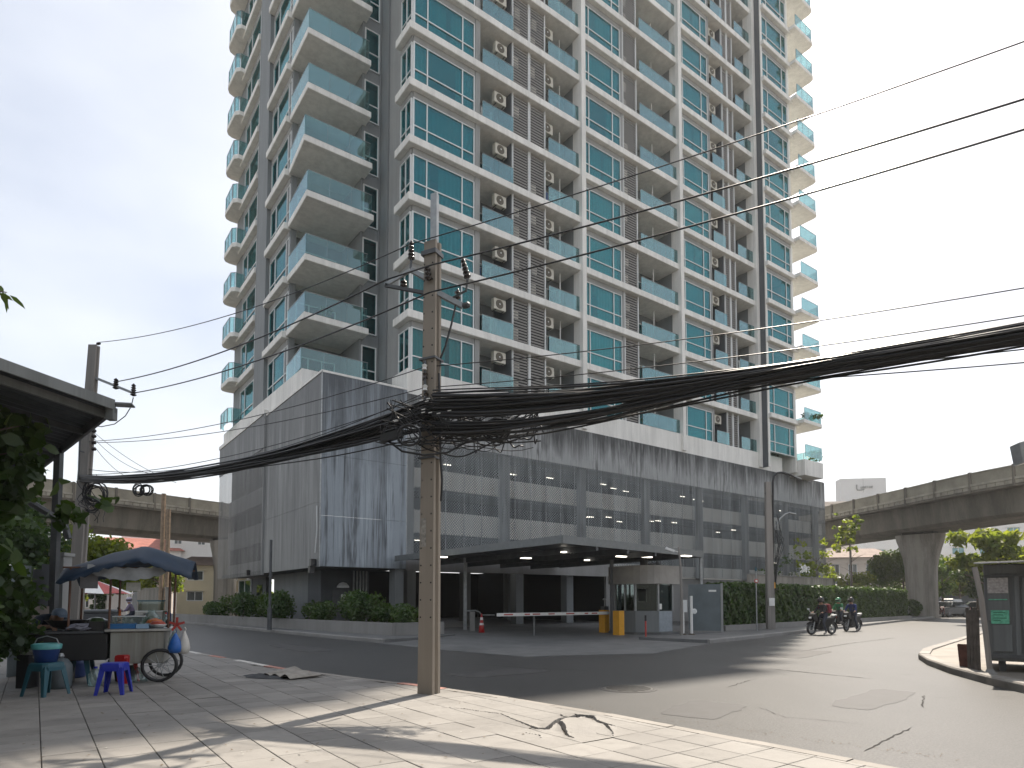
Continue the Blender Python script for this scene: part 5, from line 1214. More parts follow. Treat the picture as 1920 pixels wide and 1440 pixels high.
# hedge along the right-hand pavement
hd = thing('hedge', 'long tall clipped green hedge along the pavement, sunlit on top at its far end', 'hedge')
h0, h1 = gnd(1357, 1188), gnd(1703, 1163.5); h0.z = h1.z = 0.0; hd_d = (h1 - h0).normalized(); hd_n = Vector((-hd_d.y, hd_d.x, 0)); HLn = (h1 - h0).length
m = MB(); m.obox((h0 + h1) / 2 + hd_n * .6 + Vector((0, 0, 1.22)), hd_d * (HLn / 2 - .12), hd_n * .36, (0, 0, .98)); m.build('core', M['leaf'], hd)
q = np.random.default_rng(21); n = 34000
def hedge_leaves():
    t_ = q.uniform(0, 1, n); face = q.choice(3, n, p=[.62, .26, .12]); z = np.where(face == 1, 2.30, q.uniform(.25, 2.32, n)); dp = np.where(face == 0, 0.10, np.where(face == 1, q.uniform(.05, 1.1, n), 1.1))
    t_ = np.where(face == 2, q.choice([0.0, 1.0], n), t_); dp = np.where(face == 2, q.uniform(.05, 1.1, n), dp)
    lump = .07 * np.sin(t_ * HLn * 3.1) * np.sin(z * 4 + t_ * 60) + .05 * np.sin(t_ * HLn * 7.3 + z * 6)
    dp = dp - np.where(face == 0, lump + q.normal(0, .05, n), 0); z = z + np.where(face == 1, lump * .8 + q.normal(0, .05, n), 0)
    b = np.array(h0)[None] + np.array(hd_d)[None] * (t_ * HLn)[:, None] + np.array(hd_n)[None] * dp[:, None]; b[:, 2] += z + .1
    nr = np.where((face == 0)[:, None], -np.array(hd_n), np.where((face == 1)[:, None], np.array([0, 0, 1.]), np.array(hd_d) * (t_ * 2 - 1)[:, None])) + q.normal(0, .55, (n, 3))
    ax = np.cross(nr, q.normal(size=(n, 3))); ax /= np.linalg.norm(ax, axis=1)[:, None]; sd = np.cross(ax, nr); sd /= np.linalg.norm(sd, axis=1)[:, None]
    s = .13 * q.uniform(.6, 1.4, n); pat = [(0, -.55), (.42, 0), (0, .6), (-.42, 0)]
    V = np.stack([b + sd * (a * s)[:, None] + ax * (c * s)[:, None] for a, c in pat], 1).reshape(-1, 3)
    me = bpy.data.meshes.new('foliage'); me.vertices.add(n * 4); me.vertices.foreach_set('co', V.ravel()); me.loops.add(n * 4); me.loops.foreach_set('vertex_index', np.arange(n * 4)); me.polygons.add(n); me.polygons.foreach_set('loop_start', np.arange(0, n * 4, 4)); me.polygons.foreach_set('loop_total', np.full(n, 4))
    me.materials.append(M['leaf_hedge']); me.update(calc_edges=True); link('foliage', me, hd, kind='stuff')
hedge_leaves()
m = MB(); m.obox((h0 + h1) / 2 - hd_n * .12 + Vector((0, 0, .25)), hd_d * (HLn / 2 + .2), hd_n * .09, (0, 0, .15)); m.obox((h0 + h1) / 2 + hd_n * 1.25 + Vector((0, 0, .2)), hd_d * HLn / 2, hd_n * .09, (0, 0, .12)); m.build('kerb_wall', M['concrete'], hd)
t = thing('shrub', 'round dark shrub at the foot of the viaduct column', 'shrub', HL[3] + nR * 1.6 + dirR * 2.6); m = MB(); m.tube([(0, 0, 0), (0, 0, 1.0)], .08, 6); m.build('stem', M['bark'], t); leaf_cloud('foliage', [((0, 0, .9), (.8, .8, .8)), ((.3, .2, .6), (.6, .6, .6))], M['leaf_hedge'], t, 2200, .2, 30)
# concrete wall behind the hedge
cw = thing('boundary_wall', 'weathered concrete wall behind the hedge under the young trees', 'wall'); a, b = h0 + hd_d * 6.5 + hd_n * 1.9, h0 + hd_d * 19.0 + hd_n * 1.9
m = MB(); m.obox((a + b) / 2 + Vector((0, 0, 1.55)), (b - a) / 2, hd_n * .12, (0, 0, 1.55)); m.build('wall', M['concrete_old'], cw); m = MB(); m.obox(b + hd_d * .2 + Vector((0, 0, 1.58)), hd_d * .2, hd_n * .22, (0, 0, 1.58)); m.build('end_pier', M['pale_grey'], cw)
m = MB(); m.obox((a + b) / 2 + Vector((0, 0, 3.13)), (b - a) / 2, hd_n * .17, (0, 0, .03)); m.build('coping', M['concrete'], cw)
# shrubs in the planter (grid frame)
def shrub(label, u, v, ru, rv, h, n, seed, mat='leaf_hedge', lumps=7, z0=.5):
    q = random.Random(seed); t = thing('shrub', label, 'shrub', W(u, v, z0), TH, 'shrubs in the street planter')
    m = MB()
    for k in range(5): m.tube([(q.uniform(-ru, ru) * .5, q.uniform(-rv, rv) * .6, 0), (q.uniform(-ru, ru) * .7, q.uniform(-rv, rv) * .8, h * .7)], .03, 5)
    m.build('stem', M['bark'], t, kind='stuff')
    leaf_cloud('foliage', [((q.uniform(-.45, .45) * ru, (k + .5) / lumps * 2 * rv - rv + q.uniform(-.1, .1), h * q.uniform(.42, .62)), (ru * .75, rv / lumps * 1.7 + .25, h * .48)) for k in range(lumps)], M[mat], t, n, .13, seed)
shrub('clipped bush at the end of the planter beside the entrance', -3.7, -6.2, .75, 1.15, .95, 3000, 41)
shrub('tall loose bush in the middle of the planter, in front of the pipes', -4.2, -3.0, .85, 1.7, 1.55, 4200, 42)
shrub('low straggly bush between the two taller planter bushes', -5.0, .3, .7, 1.6, 1.05, 2600, 43)
shrub('long clipped bush beside the slim street post', -5.9, 4.2, .8, 2.2, 1.55, 5200, 44, lumps=9)
shrub('long clipped bush under the ground floor window', -6.5, 9.0, .8, 2.6, 1.50, 5200, 45, lumps=9)
shrub('low bush at the far end of the planter', -7.0, 14.2, .7, 2.2, 1.05, 2200, 46)

# ------------------------------------------------------------------ buildings beyond
def building(label, c, rz, w_, d_, h, wall, rows, cols, win=(1.2, 1.3), roof=None, name='building', cat='building', sides=True, z0=1.0, glassm='win_dark', parapet=.5):
    t = thing(name, label, cat, c, rz)
    m = MB(); m.box(-w_ / 2, 0, 0, w_ / 2, d_, h); m.build('wall', wall, t)
    if roof:
        o = .5; m = MB(); rh = w_ * .16
        vs_ = [(-w_ / 2 - o, -o, h + .01), (w_ / 2 + o, -o, h + .01), (w_ / 2 + o, d_ + o, h + .01), (-w_ / 2 - o, d_ + o, h + .01), (-w_ * .3, d_ * .4, h + rh), (w_ * .3, d_ * .4, h + rh)]
        m.add(vs_, [(0, 1, 5, 4), (1, 2, 5), (2, 3, 4, 5), (3, 0, 4), (3, 2, 1, 0)]); m.build('roof', roof, t)
    elif parapet: m = MB(); m.box(-w_ / 2 - .15, -.15, h + .01, w_ / 2 + .15, d_ + .15, h + parapet); m.build('parapet', wall, t)
    for r in range(rows):
        z = z0 + (h - z0) * (r + .5) / rows - win[1] / 2
        for k in range(cols):
            x = -w_ / 2 + w_ * (k + .5) / cols; fr = MB(); a, b = win
            fr.box(x - a / 2, -.06, z, x - a / 2 + .08, .04, z + b); fr.box(x + a / 2 - .08, -.06, z, x + a / 2, .04, z + b); fr.box(x - a / 2 + .08, -.06, z, x + a / 2 - .08, .04, z + .08); fr.box(x - a / 2 + .08, -.06, z + b - .08, x + a / 2 - .08, .04, z + b); fr.box(x - .03, -.05, z + .08, x + .03, .03, z + b - .08)
            f = fr.build('window', M['frame'], t); g_ = MB(); g_.box(x - a / 2 + .08, -.02, z + .08, x + a / 2 - .08, -.004, z + b - .08); g_.build('pane', M[glassm], f)
            if sides: s_ = MB(); s_.box(x - a / 2 - .15, -.35, z + b + .02, x + a / 2 + .15, -.001, z + b + .12); s_.build('sunshade', wall, t)
    return t
M['win_dark'] = simple('window_dark', (.05, .06, .065), .12, spec=.8)
M['win_teal'] = simple('window_teal', (.10, .24, .27), .1, spec=.8)
wpaint = simple('white_wall', (.70, .69, .67), .85, var=.08, scale=.3); cream = simple('cream_wall', (.62, .54, .38), .85, var=.1, scale=.4); pink = simple('pinkish_wall', (.60, .53, .47), .85, var=.1, scale=.4)
brick_red = simple('red_roof', (.33, .12, .09), .8, var=.25, scale=1.5); browng = simple('brown_roof', (.24, .18, .15), .8, var=.2, scale=1.5)
# right: the far white block with a sign, the hospital-white block behind the column, pale houses, carport
sg = thing('sign_tower', 'distant hazy white office block with dark script lettering on its roof wall', 'building', (at(1624, 1126, 205).x, 205, 0), R_(-8))
m = MB(); m.box(-6.6, 0, 0, 6.6, 10, 32.5); m.build('wall', wpaint, sg); m = MB(); m.box(-6.9, -.3, 32.51, 6.9, 4, 41.0); m.build('sign_wall', simple('sign_wall_paint', (.52, .52, .52), .8, var=.05, scale=.2), sg)
m = MB(); m.box(-.06, -.35, 36.4, .06, -.31, 41.0); m.build('joint', M['pale_grey'], sg)
sgm = simple('sign_letters', (.20, .21, .21), .6)
def stroke(pts, r=.16): 
    m = MB(); m.tube([(x, -.5, z) for x, z in pts], r, 5); m.build('letter', sgm, sg)
stroke([(-2.0, 38.9), (-2.05, 37.8), (-1.8, 37.2), (-.9, 37.15), (.2, 37.35)], .22)
for k, ch in enumerate('umeioe'):
    x = -.75 + k * .62; stroke({'u': [(x, 38.3), (x, 37.7), (x + .4, 37.7), (x + .4, 38.3)], 'm': [(x, 37.6), (x, 38.3), (x + .22, 38.2), (x + .22, 37.7), (x + .25, 38.3), (x + .45, 38.2), (x + .45, 37.6)], 'e': [(x, 38.0), (x + .4, 38.05), (x + .3, 38.4), (x + .03, 38.3), (x, 37.8), (x + .4, 37.7)], 'i': [(x + .2, 38.5), (x + .2, 37.7)], 'o': [(x, 38.0), (x + .2, 38.4), (x + .4, 38.0), (x + .2, 37.7), (x, 38.0)]}[ch], .13)
for r in range(3):
    m = MB(); m.box(-6.0, -.06, 31.2 - r * 3.2, 6.0, -.001, 31.9 - r * 3.2); m.build('window_band', M['win_dark'], sg)
building('large white block with rows of windows behind the viaduct column', (at(1800, 1126, 118).x, 118, 0), R_(-20), 30, 14, 15.8, wpaint, 4, 7, (2.0, 1.5), name='office_block', z0=2.0, glassm='win_teal')
building('white low block with dark windows beneath the large white one', (at(1790, 1126, 98).x, 98, 0), R_(-20), 16, 8, 8.2, wpaint, 2, 5, (2.0, 1.3), name='house', cat='house')
building('pale house with wide windows and grey roof between car park and dark tree', (at(1617, 1126, 92).x, 92, 0), R_(-10), 9.5, 8, 7.8, pink, 2, 4, (1.2, 1.5), roof=browng, name='house', cat='house')
building('long low cream house with a brown roof behind the parked cars', (at(1790, 1126, 86).x, 86, 0), R_(-18), 15, 6, 4.2, cream, 1, 5, (1.5, 1.3), roof=browng, name='house', cat='house')
building('red roofed house at the edge of view behind the kiosk', (48.5, 54, 0), R_(-25), 5, 5, 6.0, pink, 1, 2, (1.0, 1.2), roof=brick_red, name='house', cat='house')
building('distant pale block behind the podium end, hazy', (at(1600, 1126, 150).x, 150, 0), R_(-5), 13, 8, 24.5, pink, 5, 5, (1.6, 1.8), name='office_block', sides=False)
# left: houses under the viaduct
building('white house with a red roof behind the viaduct on the street side', (at(245, 1126, 88).x, 88, 0), R_(25), 12, 9, 8.6, wpaint, 2, 4, (1.2, 1.3), roof=brick_red, name='house', cat='house')
building('rounded white building beside the red roofed house', (at(290, 1126, 98).x, 98, 0), R_(20), 9, 8, 11.0, wpaint, 3, 2, (1.0, 1.3), name='house', cat='house')
building('tall white house with small windows right of the viaduct column', (at(375, 1126, 92).x, 92, 0), R_(25), 9, 8, 12.2, wpaint, 3, 3, (1.0, 1.5), name='house', cat='house')
building('cream yellow house with a brown roof beside the car park corner', (at(398, 1126, 66).x, 66, 0), R_(28), 6.5, 6, 5.2, cream, 2, 2, (1.5, 1.0), roof=browng, name='house', cat='house')
building('low shophouse with a wide doorway at the end of the side street', (at(225, 1126, 72).x, 72, 0), R_(15), 8.5, 5, 4.2, pink, 1, 2, (2.6, 2.0), name='shophouse', cat='shop', z0=-.6)
def plain_wall(label, p, q_, h, mat, th=.12, name='boundary_wall', bay=3.0):
    t = thing(name, label, 'wall'); p, q_ = Vector((p[0], p[1], 0)), Vector((q_[0], q_[1], 0)); d = (q_ - p).normalized(); nn = Vector((-d.y, d.x, 0)); k = max(1, round((q_ - p).length / bay))
    for i in range(k):
        a, b = p.lerp(q_, i / k) + d * .01, p.lerp(q_, (i + 1) / k) - d * .01; m = MB(); m.obox((a + b) / 2 + Vector((0, 0, h / 2)), (b - a) / 2, nn * th, (0, 0, h / 2 - .001 * (i % 2))); m.build('panel', mat, t)
    m = MB(); m.obox((p + q_) / 2 + Vector((0, 0, h + .05)), (q_ - p) / 2, nn * (th + .04), (0, 0, .05)); m.build('coping', mat, t); return t
plain_wall('concrete garden wall along the far pavement next to the planter', W(-8.6, 21.2), W(-9.6, 30), 2.5, M['concrete_old'], name='garden_wall')
plain_wall('pale garden wall beyond the gate on the side street', W(-9.9, 33), W(-12, 48), 2.6, pink, name='garden_wall')
t = thing('garden_gate', 'flat grey sheet metal gate set in the garden wall', 'gate'); m = MB(); a, b = W(-9.65, 30.2), W(-9.88, 32.8); m.bar(Vector((a.x, a.y, 1.2)), Vector((b.x, b.y, 1.2)), .06, 2.3); m.build('leaf', M['darksteel'], t)
for k, v in enumerate((29.6, 32.9, 36.0)):
    o = thing('thin_post', ['white thin post before the garden wall, nearest the planter', 'white thin post beside the grey gate', 'pale yellow thin post at the far end of the garden wall'][k], 'post', W(-10.15, v, .1), 0); m = MB(); m.tube([(0, 0, 0), (0, 0, 2.9 if k < 2 else 2.4)], .06, 6); m.build('post', M['whitepaint'] if k < 2 else M['yellow'], o)
tree('garden_tree', 'bright yellow green bush over the garden wall', (*xy(W(-8.3, 27.5)), 0), 4.6, 1.9, M['leaf_light'], 2600, .24, 51, squash=.6)
tree('garden_tree', 'dark clipped bush before the garden wall at the far kerb', (*xy(W(-11.6, 42)), 0), 3.0, 1.4, M['leaf'], 2600, .2, 52, squash=.9)
tree('garden_tree', 'pale green tree by the red roofed house under the viaduct', (-37.0, 62, 0), 7.0, 3.8, M['leaf_mid'], 8000, .26, 53, squash=.7)
tree('garden_tree', 'bushy tree with thin foliage between pole and viaduct', (-33.0, 46.5, 0), 5.4, 2.6, M['leaf_light'], 4200, .22, 54)
tree('garden_tree', 'dark spreading tree behind the shed beside the grey pole', (-21.5, 24.5, 0), 7.4, 4.0, M['leaf'], 12000, .24, 55, nb=20)
tree('garden_tree', 'light leafed tree behind the sheet fence', (-19.5, 29.0, 0), 5.6, 2.6, M['leaf_light'], 4200, .22, 56)
tree('garden_tree', 'yellow green shrub at the end of the side street', (-24.5, 62.0, 0), 3.6, 1.7, M['leaf_light'], 2000, .22, 57)
# ------------------------------------------------------------------ people: one skinned body each, clothes by face, helmet or cap on top
def skin_body(name, label, joints, bones, zones, loc, rz, mats, extra=None):
    """joints: name -> (x,y,z,radius); bones: pairs; zones: bone -> material slot"""
    t = thing(name, label, 'person', loc, rz)
    bm = bmesh.new(); lay = bm.verts.layers.skin.verify(); V = {}
    for k, (x, y, z, r) in joints.items():
        v = bm.verts.new((x, y, z)); v[lay].radius = (r, r); v[lay].use_root = (k == 'pelvis'); V[k] = v
    for a, b in bones: bm.edges.new((V[a], V[b]))
    me = bpy.data.meshes.new('body'); bm.to_mesh(me); bm.free()
    o = bpy.data.objects.new('body', me); C.objects.link(o)
    md = o.modifiers.new('s', 'SKIN'); md.use_smooth_shade = True; sb = o.modifiers.new('u', 'SUBSURF'); sb.levels = sb.render_levels = 1
    dg = bpy.context.evaluated_depsgraph_get(); m2 = bpy.data.meshes.new_from_object(o.evaluated_get(dg)); bpy.data.objects.remove(o)
    m2.materials.clear()
    for m in mats: m2.materials.append(m)
    seg = [(Vector(joints[a][:3]), Vector(joints[b][:3]), zones.get((a, b), 0)) for a, b in bones]
    for p in m2.polygons:
        c = p.center; best = None
        for a, b, z in seg:
            d = b - a; u = max(0, min(1, (c - a).dot(d) / max(d.length_squared, 1e-9))); q_ = (c - a - d * u).length
            if best is None or q_ < best[0]: best = (q_, z)
        p.material_index = best[1]; p.use_smooth = True
    link('body', m2, t); return t
SKIN = simple('skin', (.36, .20, .13), .6); SHOE = simple('shoe', (.25, .22, .20), .7)
def hand(J, Bn, Z, tag_, w_, dirv, up, slot):
    d = Vector(dirv).normalized(); u = Vector(up).normalized(); s = d.cross(u); w_ = Vector(w_); palm = w_ + d * .07
    J[tag_ + 'palm'] = (*palm, .032); Bn.append((tag_ + 'wrist', tag_ + 'palm')); Z[(tag_ + 'wrist', tag_ + 'palm')] = slot
    for k in range(4):
        off = s * (-.03 + .02 * k); L = (.06, .075, .07, .052)[k]
        a = palm + off + d * .03; b = palm + off + d * (.03 + L * .55) - u * .015; c = palm + off + d * (.02 + L * .75) - u * .05
        for n_, p, r in (('a', a, .010), ('b', b, .009), ('c', c, .008)): J[f'{tag_}f{k}{n_}'] = (*p, r)
        for e in ((tag_ + 'palm', f'{tag_}f{k}a'), (f'{tag_}f{k}a', f'{tag_}f{k}b'), (f'{tag_}f{k}b', f'{tag_}f{k}c')): Bn.append(e); Z[e] = slot
    a = w_ + d * .03 - s * .035; b = a + d * .035 - s * .02 - u * .02
    J[tag_ + 't1'] = (*a, .011); J[tag_ + 't2'] = (*b, .009)
    for e in ((tag_ + 'wrist', tag_ + 't1'), (tag_ + 't1', tag_ + 't2')): Bn.append(e); Z[e] = slot
def seated(label, loc, rz, shirt, trouser, glove=None, lean=.10, foot='down', arms=(.42, .27, 1.02), head_turn=0.0):
    """rider astride: x forward, seat at z .80"""
    J = {'pelvis': (-.05, 0, .88, .155), 'waist': (-.04, 0, 1.02, .145), 'chest': (lean * .7, 0, 1.22, .165), 'neck': (lean + .03, 0, 1.42, .062), 'chin': (lean + .05, 0, 1.50, .075), 'head': (lean + .055, 0, 1.60, .098), 'crown': (lean + .045, 0, 1.68, .085)}
    B_ = [('pelvis', 'waist'), ('waist', 'chest'), ('chest', 'neck'), ('neck', 'chin'), ('chin', 'head'), ('head', 'crown')]; Z = {('pelvis', 'waist'): 1, ('waist', 'chest'): 0, ('chest', 'neck'): 0, ('neck', 'chin'): 2, ('chin', 'head'): 2, ('head', 'crown'): 2}
    for sgn, s in ((1, 'l'), (-1, 'r')):
        J[s + 'sh'] = (lean * .9, sgn * .19, 1.36, .078); J[s + 'el'] = (lean + .12, sgn * .27, 1.10, .056); w_ = (arms[0] - .07, sgn * arms[1], arms[2] + .02)
        J[s + 'wrist'] = (*w_, .036)
        for e, z in (((('chest'), s + 'sh'), 0), ((s + 'sh', s + 'el'), 0), ((s + 'el', s + 'wrist'), 0)): B_.append(e); Z[e] = z
        hand(J, B_, Z, s, w_, (1, 0, -.1), (0, 0, 1), 2 if glove is None else 0)
        J[s + 'hip'] = (-.02, sgn * .11, .84, .105); J[s + 'kn'] = (.36, sgn * .20, .74, .072)
        if foot == 'down' and sgn == -1 or foot == 'both': J[s + 'kn'] = (.28, sgn * .24, .58, .070); J[s + 'an'] = (.16, sgn * .30, .13, .045); J[s + 'toe'] = (.36, sgn * .32, .05, .042)
        else: J[s + 'an'] = (.24, sgn * .20, .36, .045); J[s + 'toe'] = (.44, sgn * .20, .30, .042)
        for e, z in ((('pelvis', s + 'hip'), 1), ((s + 'hip', s + 'kn'), 1), ((s + 'kn', s + 'an'), 1), ((s + 'an', s + 'toe'), 3)): B_.append(e); Z[e] = z
    t = skin_body('person', label, J, B_, Z, loc, rz, [shirt, trouser, SKIN, SHOE]); return t, (lean + .05, 0, 1.60)
def face(t, c, fwd=1):
    m = MB(); x = c[0] + .098
    m.obox((x + .005, 0, c[2] - .02), (.014, 0, -.004), (0, .012, 0), (.006, 0, .022)); m.build('nose', SKIN, t)
    for s in (-1, 1): m = MB(); m.obox((x - .012, s * .034, c[2] + .012), (.006, 0, 0), (0, .013, 0), (0, 0, .007)); m.build('eye', M['dark'], t)
    m = MB(); m.obox((x - .012, 0, c[2] - .072), (.006, 0, 0), (0, .024, 0), (0, 0, .005)); m.build('mouth', M['redpaint'], t)
def helmet(t, c, mat, visor=True):
    m = MB(); prof = [(.135, -.10), (.142, -.03), (.140, .04), (.122, .10), (.085, .145), (.035, .165), (.002, .168)]; m.lathe(prof, (c[0] - .012, 0, c[2] + .02), 16, cap=False); h = m.build('helmet', mat, t, smooth=True)
    if visor: m = MB(); m.lathe([(.148, -.03), (.150, .05)], (c[0] - .004, 0, c[2] + .01), 16, cap=False); v = m.build('visor', M['blackmetal'], h); 
    m = MB(); m.obox((c[0] + .15, 0, c[2] + .075), (.045, 0, -.012), (0, .09, 0), (0, 0, .006)); m.build('peak', mat, h)
# ---- motor scooters (x forward)
def torus(m, c, R, r, n=20, k=8, axis='y'):
    c = Vector(c); vs = []; 
    for i in range(n):
        a = 2 * math.pi * i / n
        for j in range(k):
            b = 2 * math.pi * j / k; rr = R + r * math.cos(b); vs.append(c + (Vector((rr * math.cos(a), r * math.sin(b), rr * math.sin(a))) if axis == 'y' else Vector((r * math.sin(b), rr * math.cos(a), rr * math.sin(a)))))
    m.add(vs, [(i * k + j, i * k + (j + 1) % k, ((i + 1) % n) * k + (j + 1) % k, ((i + 1) % n) * k + j) for i in range(n) for j in range(k)])
def motorbike(label, loc, rz, body, tail=True, group='motorcycles stopped at the kerb'):
    t = thing('motorcycle', label, 'motorcycle', loc, rz, group); WB, R0 = 1.28, .29
    for x in (WB / 2, -WB / 2):
        m = MB(); torus(m, (x, 0, R0), R0 - .055, .055); w_ = m.build('wheel', M['blackmetal'], t, smooth=True)
        m = MB(); torus(m, (x, 0, R0), R0 - .115, .018, 18, 6); m.lathe([(.05, -.06), (.05, .06)], (x, 0, R0), 10, axis='y')
        for k in range(5): a = k * 2 * math.pi / 5; m.bar((x, 0, R0), (x + .18 * math.cos(a), 0, R0 + .18 * math.sin(a)), .03, .025, (0, 1, 0))
        m.build('rim', M['zinc'], w_)
    m = MB(); m.extrude([(-.02, .62), (.34, .50), (.40, .30), (.20, .26), (-.10, .24), (-.34, .34), (-.62, .56), (-.82, .78), (-.86, .86), (-.55, .84), (-.2, .74)], (1, 0, 0), (0, 0, 1), (0, .24, 0)); m.build('body', body, t, bevel=.02)
    m = MB(); m.extrude([(.28, .55), (.45, .60), (.64, .66), (.72, .80), (.60, .98), (.48, 1.02), (.40, .90), (.34, .70)], (1, 0, 0), (0, 0, 1), (0, .34, 0)); m.build('front_cowl', body, t, bevel=.03)
    m = MB(); m.extrude([(.34, .84), (.52, .34), (.44, .28), (.26, .80)], (1, 0, 0), (0, 0, 1), (0, .40, 0)); m.build('leg_shield', body, t, bevel=.015)
    m = MB(); m.extrude([(-.62, .84), (-.15, .80), (.02, .74), (.02, .70), (-.2, .70), (-.62, .76), (-.84, .87), (-.84, .92)], (1, 0, 0), (0, 0, 1), (0, .27, 0)); m.build('seat', M['blackmetal'], t, bevel=.03)
    for s in (-1, 1): m = MB(); m.bar((WB / 2, s * .09, R0), (.46, s * .07, .80), .045, .045, (0, 1, 0)); m.build('fork', M['zinc'], t)
    m = MB(); m.extrude([(WB / 2 + R0 * 1.12 * math.cos(a) * q_, R0 + R0 * 1.12 * math.sin(a) * q_) for q_, rng_ in ((1, [R_(k) for k in range(40, 171, 13)]), (.93, [R_(k) for k in range(170, 39, -13)])) for a in rng_], (1, 0, 0), (0, 0, 1), (0, .13, 0)); m.build('front_fender', body, t)
    m = MB(); m.extrude([(-WB / 2 + R0 * 1.15 * math.cos(a) * q_, R0 + R0 * 1.15 * math.sin(a) * q_) for q_, rng_ in ((1, [R_(k) for k in range(60, 181, 12)]), (.93, [R_(k) for k in range(180, 59, -12)])) for a in rng_], (1, 0, 0), (0, 0, 1), (0, .15, 0)); m.build('rear_fender', M['blackmetal'], t)
    m = MB(); m.tube([(.36, -.36, 1.02), (.42, -.22, 1.03), (.46, 0, 1.0), (.42, .22, 1.03), (.36, .36, 1.02)], .018, 6); m.build('handlebar', M['blackmetal'], t)
    for s in (-1, 1):
        m = MB(); m.tube([(.44, s * .2, 1.03), (.48, s * .28, 1.16)], .01, 5); m.obox((.48, s * .30, 1.20), (.012, 0, 0), (0, .06, 0), (0, 0, .038)); m.build('mirror', M['frame'] if s < 0 else M['blackmetal'], t)
    m = MB(); m.obox((.70, 0, .80), (.03, 0, .02), (0, .07, 0), (-.02, 0, .03)); m.build('headlight', M['frame'], t, bevel=.01)
    m = MB(); m.obox((-.86, 0, .83), (.02, 0, 0), (0, .09, 0), (0, 0, .03)); m.build('tail_light', M['redpaint'], t)
    m = MB(); m.tube([(-.1, -.16, .26), (-.5, -.19, .30), (-.92, -.2, .42)], [.03, .05, .055], 8); m.build('exhaust', M['steel'], t)
    m = MB(); m.extrude([(-.92, .90), (-.66, .88), (-.64, .91), (-.92, .945)], (1, 0, 0), (0, 0, 1), (0, .16, 0)); m.build('grab_rail', M['frame'] if tail else M['blackmetal'], t)
    m = MB(); m.bar((-.25, -.13, .3), (-WB / 2, -.13, R0), .05, .08, (0, 1, 0)); m.box(-.25, -.1, .2, .1, .1, .42); m.build('engine', M['darksteel'], t); return t
glossb = simple('gloss_black', (.008, .008, .009), .5, spec=.2); dred = simple('dark_red_cloth', (.16, .012, .02), .8); blackc = simple('black_cloth', (.012, .012, .014), .85); navy = simple('navy_cloth', (.012, .025, .11), .85); greenc = simple('green_cloth', (.02, .16, .06), .8); jean = simple('dark_jeans', (.02, .025, .04), .85)
hgreen = simple('green_helmet', (.03, .22, .10), .3); hblack = simple('black_helmet', (.014, .015, .017), .25)
def bike_at(pf, pr, yaw=None):
    a, b = gnd(*pf), gnd(*pr); c = (a + b) / 2; d = a - b; return (c.x, c.y, 0), math.atan2(d.y, d.x)
b1, r1 = bike_at((1514, 1191), (1567, 1189.5)); motorbike('black motor scooter with a red backpack rider, nearest the road', b1, r1, glossb)
b2, r2_ = bike_at((1553, 1178), (1592, 1176)); motorbike('black motor scooter hidden behind the nearest one, under the green rider', b2, r2_, glossb, False)
b3, r3 = bike_at((1581, 1184.5), (1615, 1182.5)); motorbike('black motorcycle with a pale tail under the navy rider', b3, r3, glossb)
def off(b, r, x): return (b[0] + math.cos(r) * x, b[1] + math.sin(r) * x, .0)
p, c = seated('person in black with a black helmet and red backpack, one foot down beside the scooter', off(b1, r1, -.12), r1, blackc, jean, lean=.08, foot='both'); face(p, c); helmet(p, c, hblack)
bp = thing('backpack', 'dark red backpack on the back of the black-helmeted rider', 'backpack', off(b1, r1, -.12), r1)
m = MB(); m.extrude([(-.17, 1.02), (-.36, 1.0), (-.40, 1.12), (-.37, 1.36), (-.26, 1.45), (-.13, 1.42)], (1, 0, 0), (0, 0, 1), (0, .32, 0)); m.build('bag', dred, bp, bevel=.03); m = MB(); m.extrude([(-.385, 1.04), (-.44, 1.05), (-.44, 1.2), (-.39, 1.22)], (1, 0, 0), (0, 0, 1), (0, .24, 0)); m.build('pocket', simple('pink_red_cloth', (.42, .04, .09), .7), bp, bevel=.015)
for s in (-1, 1): m = MB(); m.tube([(-.15, s * .1, 1.4), (.02, s * .15, 1.42), (.12, s * .15, 1.25), (-.05, s * .15, 1.06)], .022, 5); m.build('strap', dred, bp)
p, c = seated('person in a green jacket and green helmet on the hidden scooter', off(b2, r2_, -.15), r2_, greenc, jean); face(p, c); helmet(p, c, hgreen)
p, c = seated('person in a navy jacket and dark helmet on the rear motorcycle', off(b3, r3, -.12), r3, navy, jean, lean=.14, foot='both'); face(p, c); helmet(p, c, hblack)
t = thing('cloth', 'red cloth hanging beside the leg of the navy rider', 'cloth', off(b3, r3, -.3), r3); m = MB(); n_ = 8
for k in range(n_ + 1):
    z = .82 - .5 * k / n_
    for x in range(5): m.v.append((-.16 + .075 * x + .02 * math.sin(k), -.31 - .02 * math.sin(x * 2 + k * .6), z))
for k in range(n_):
    for x in range(4): m.f.append([k * 5 + x, k * 5 + x + 1, k * 5 + x + 6, k * 5 + x + 5]); m.m.append(0)
m.build('fold', simple('red_cloth', (.40, .05, .06), .8), t, smooth=True)

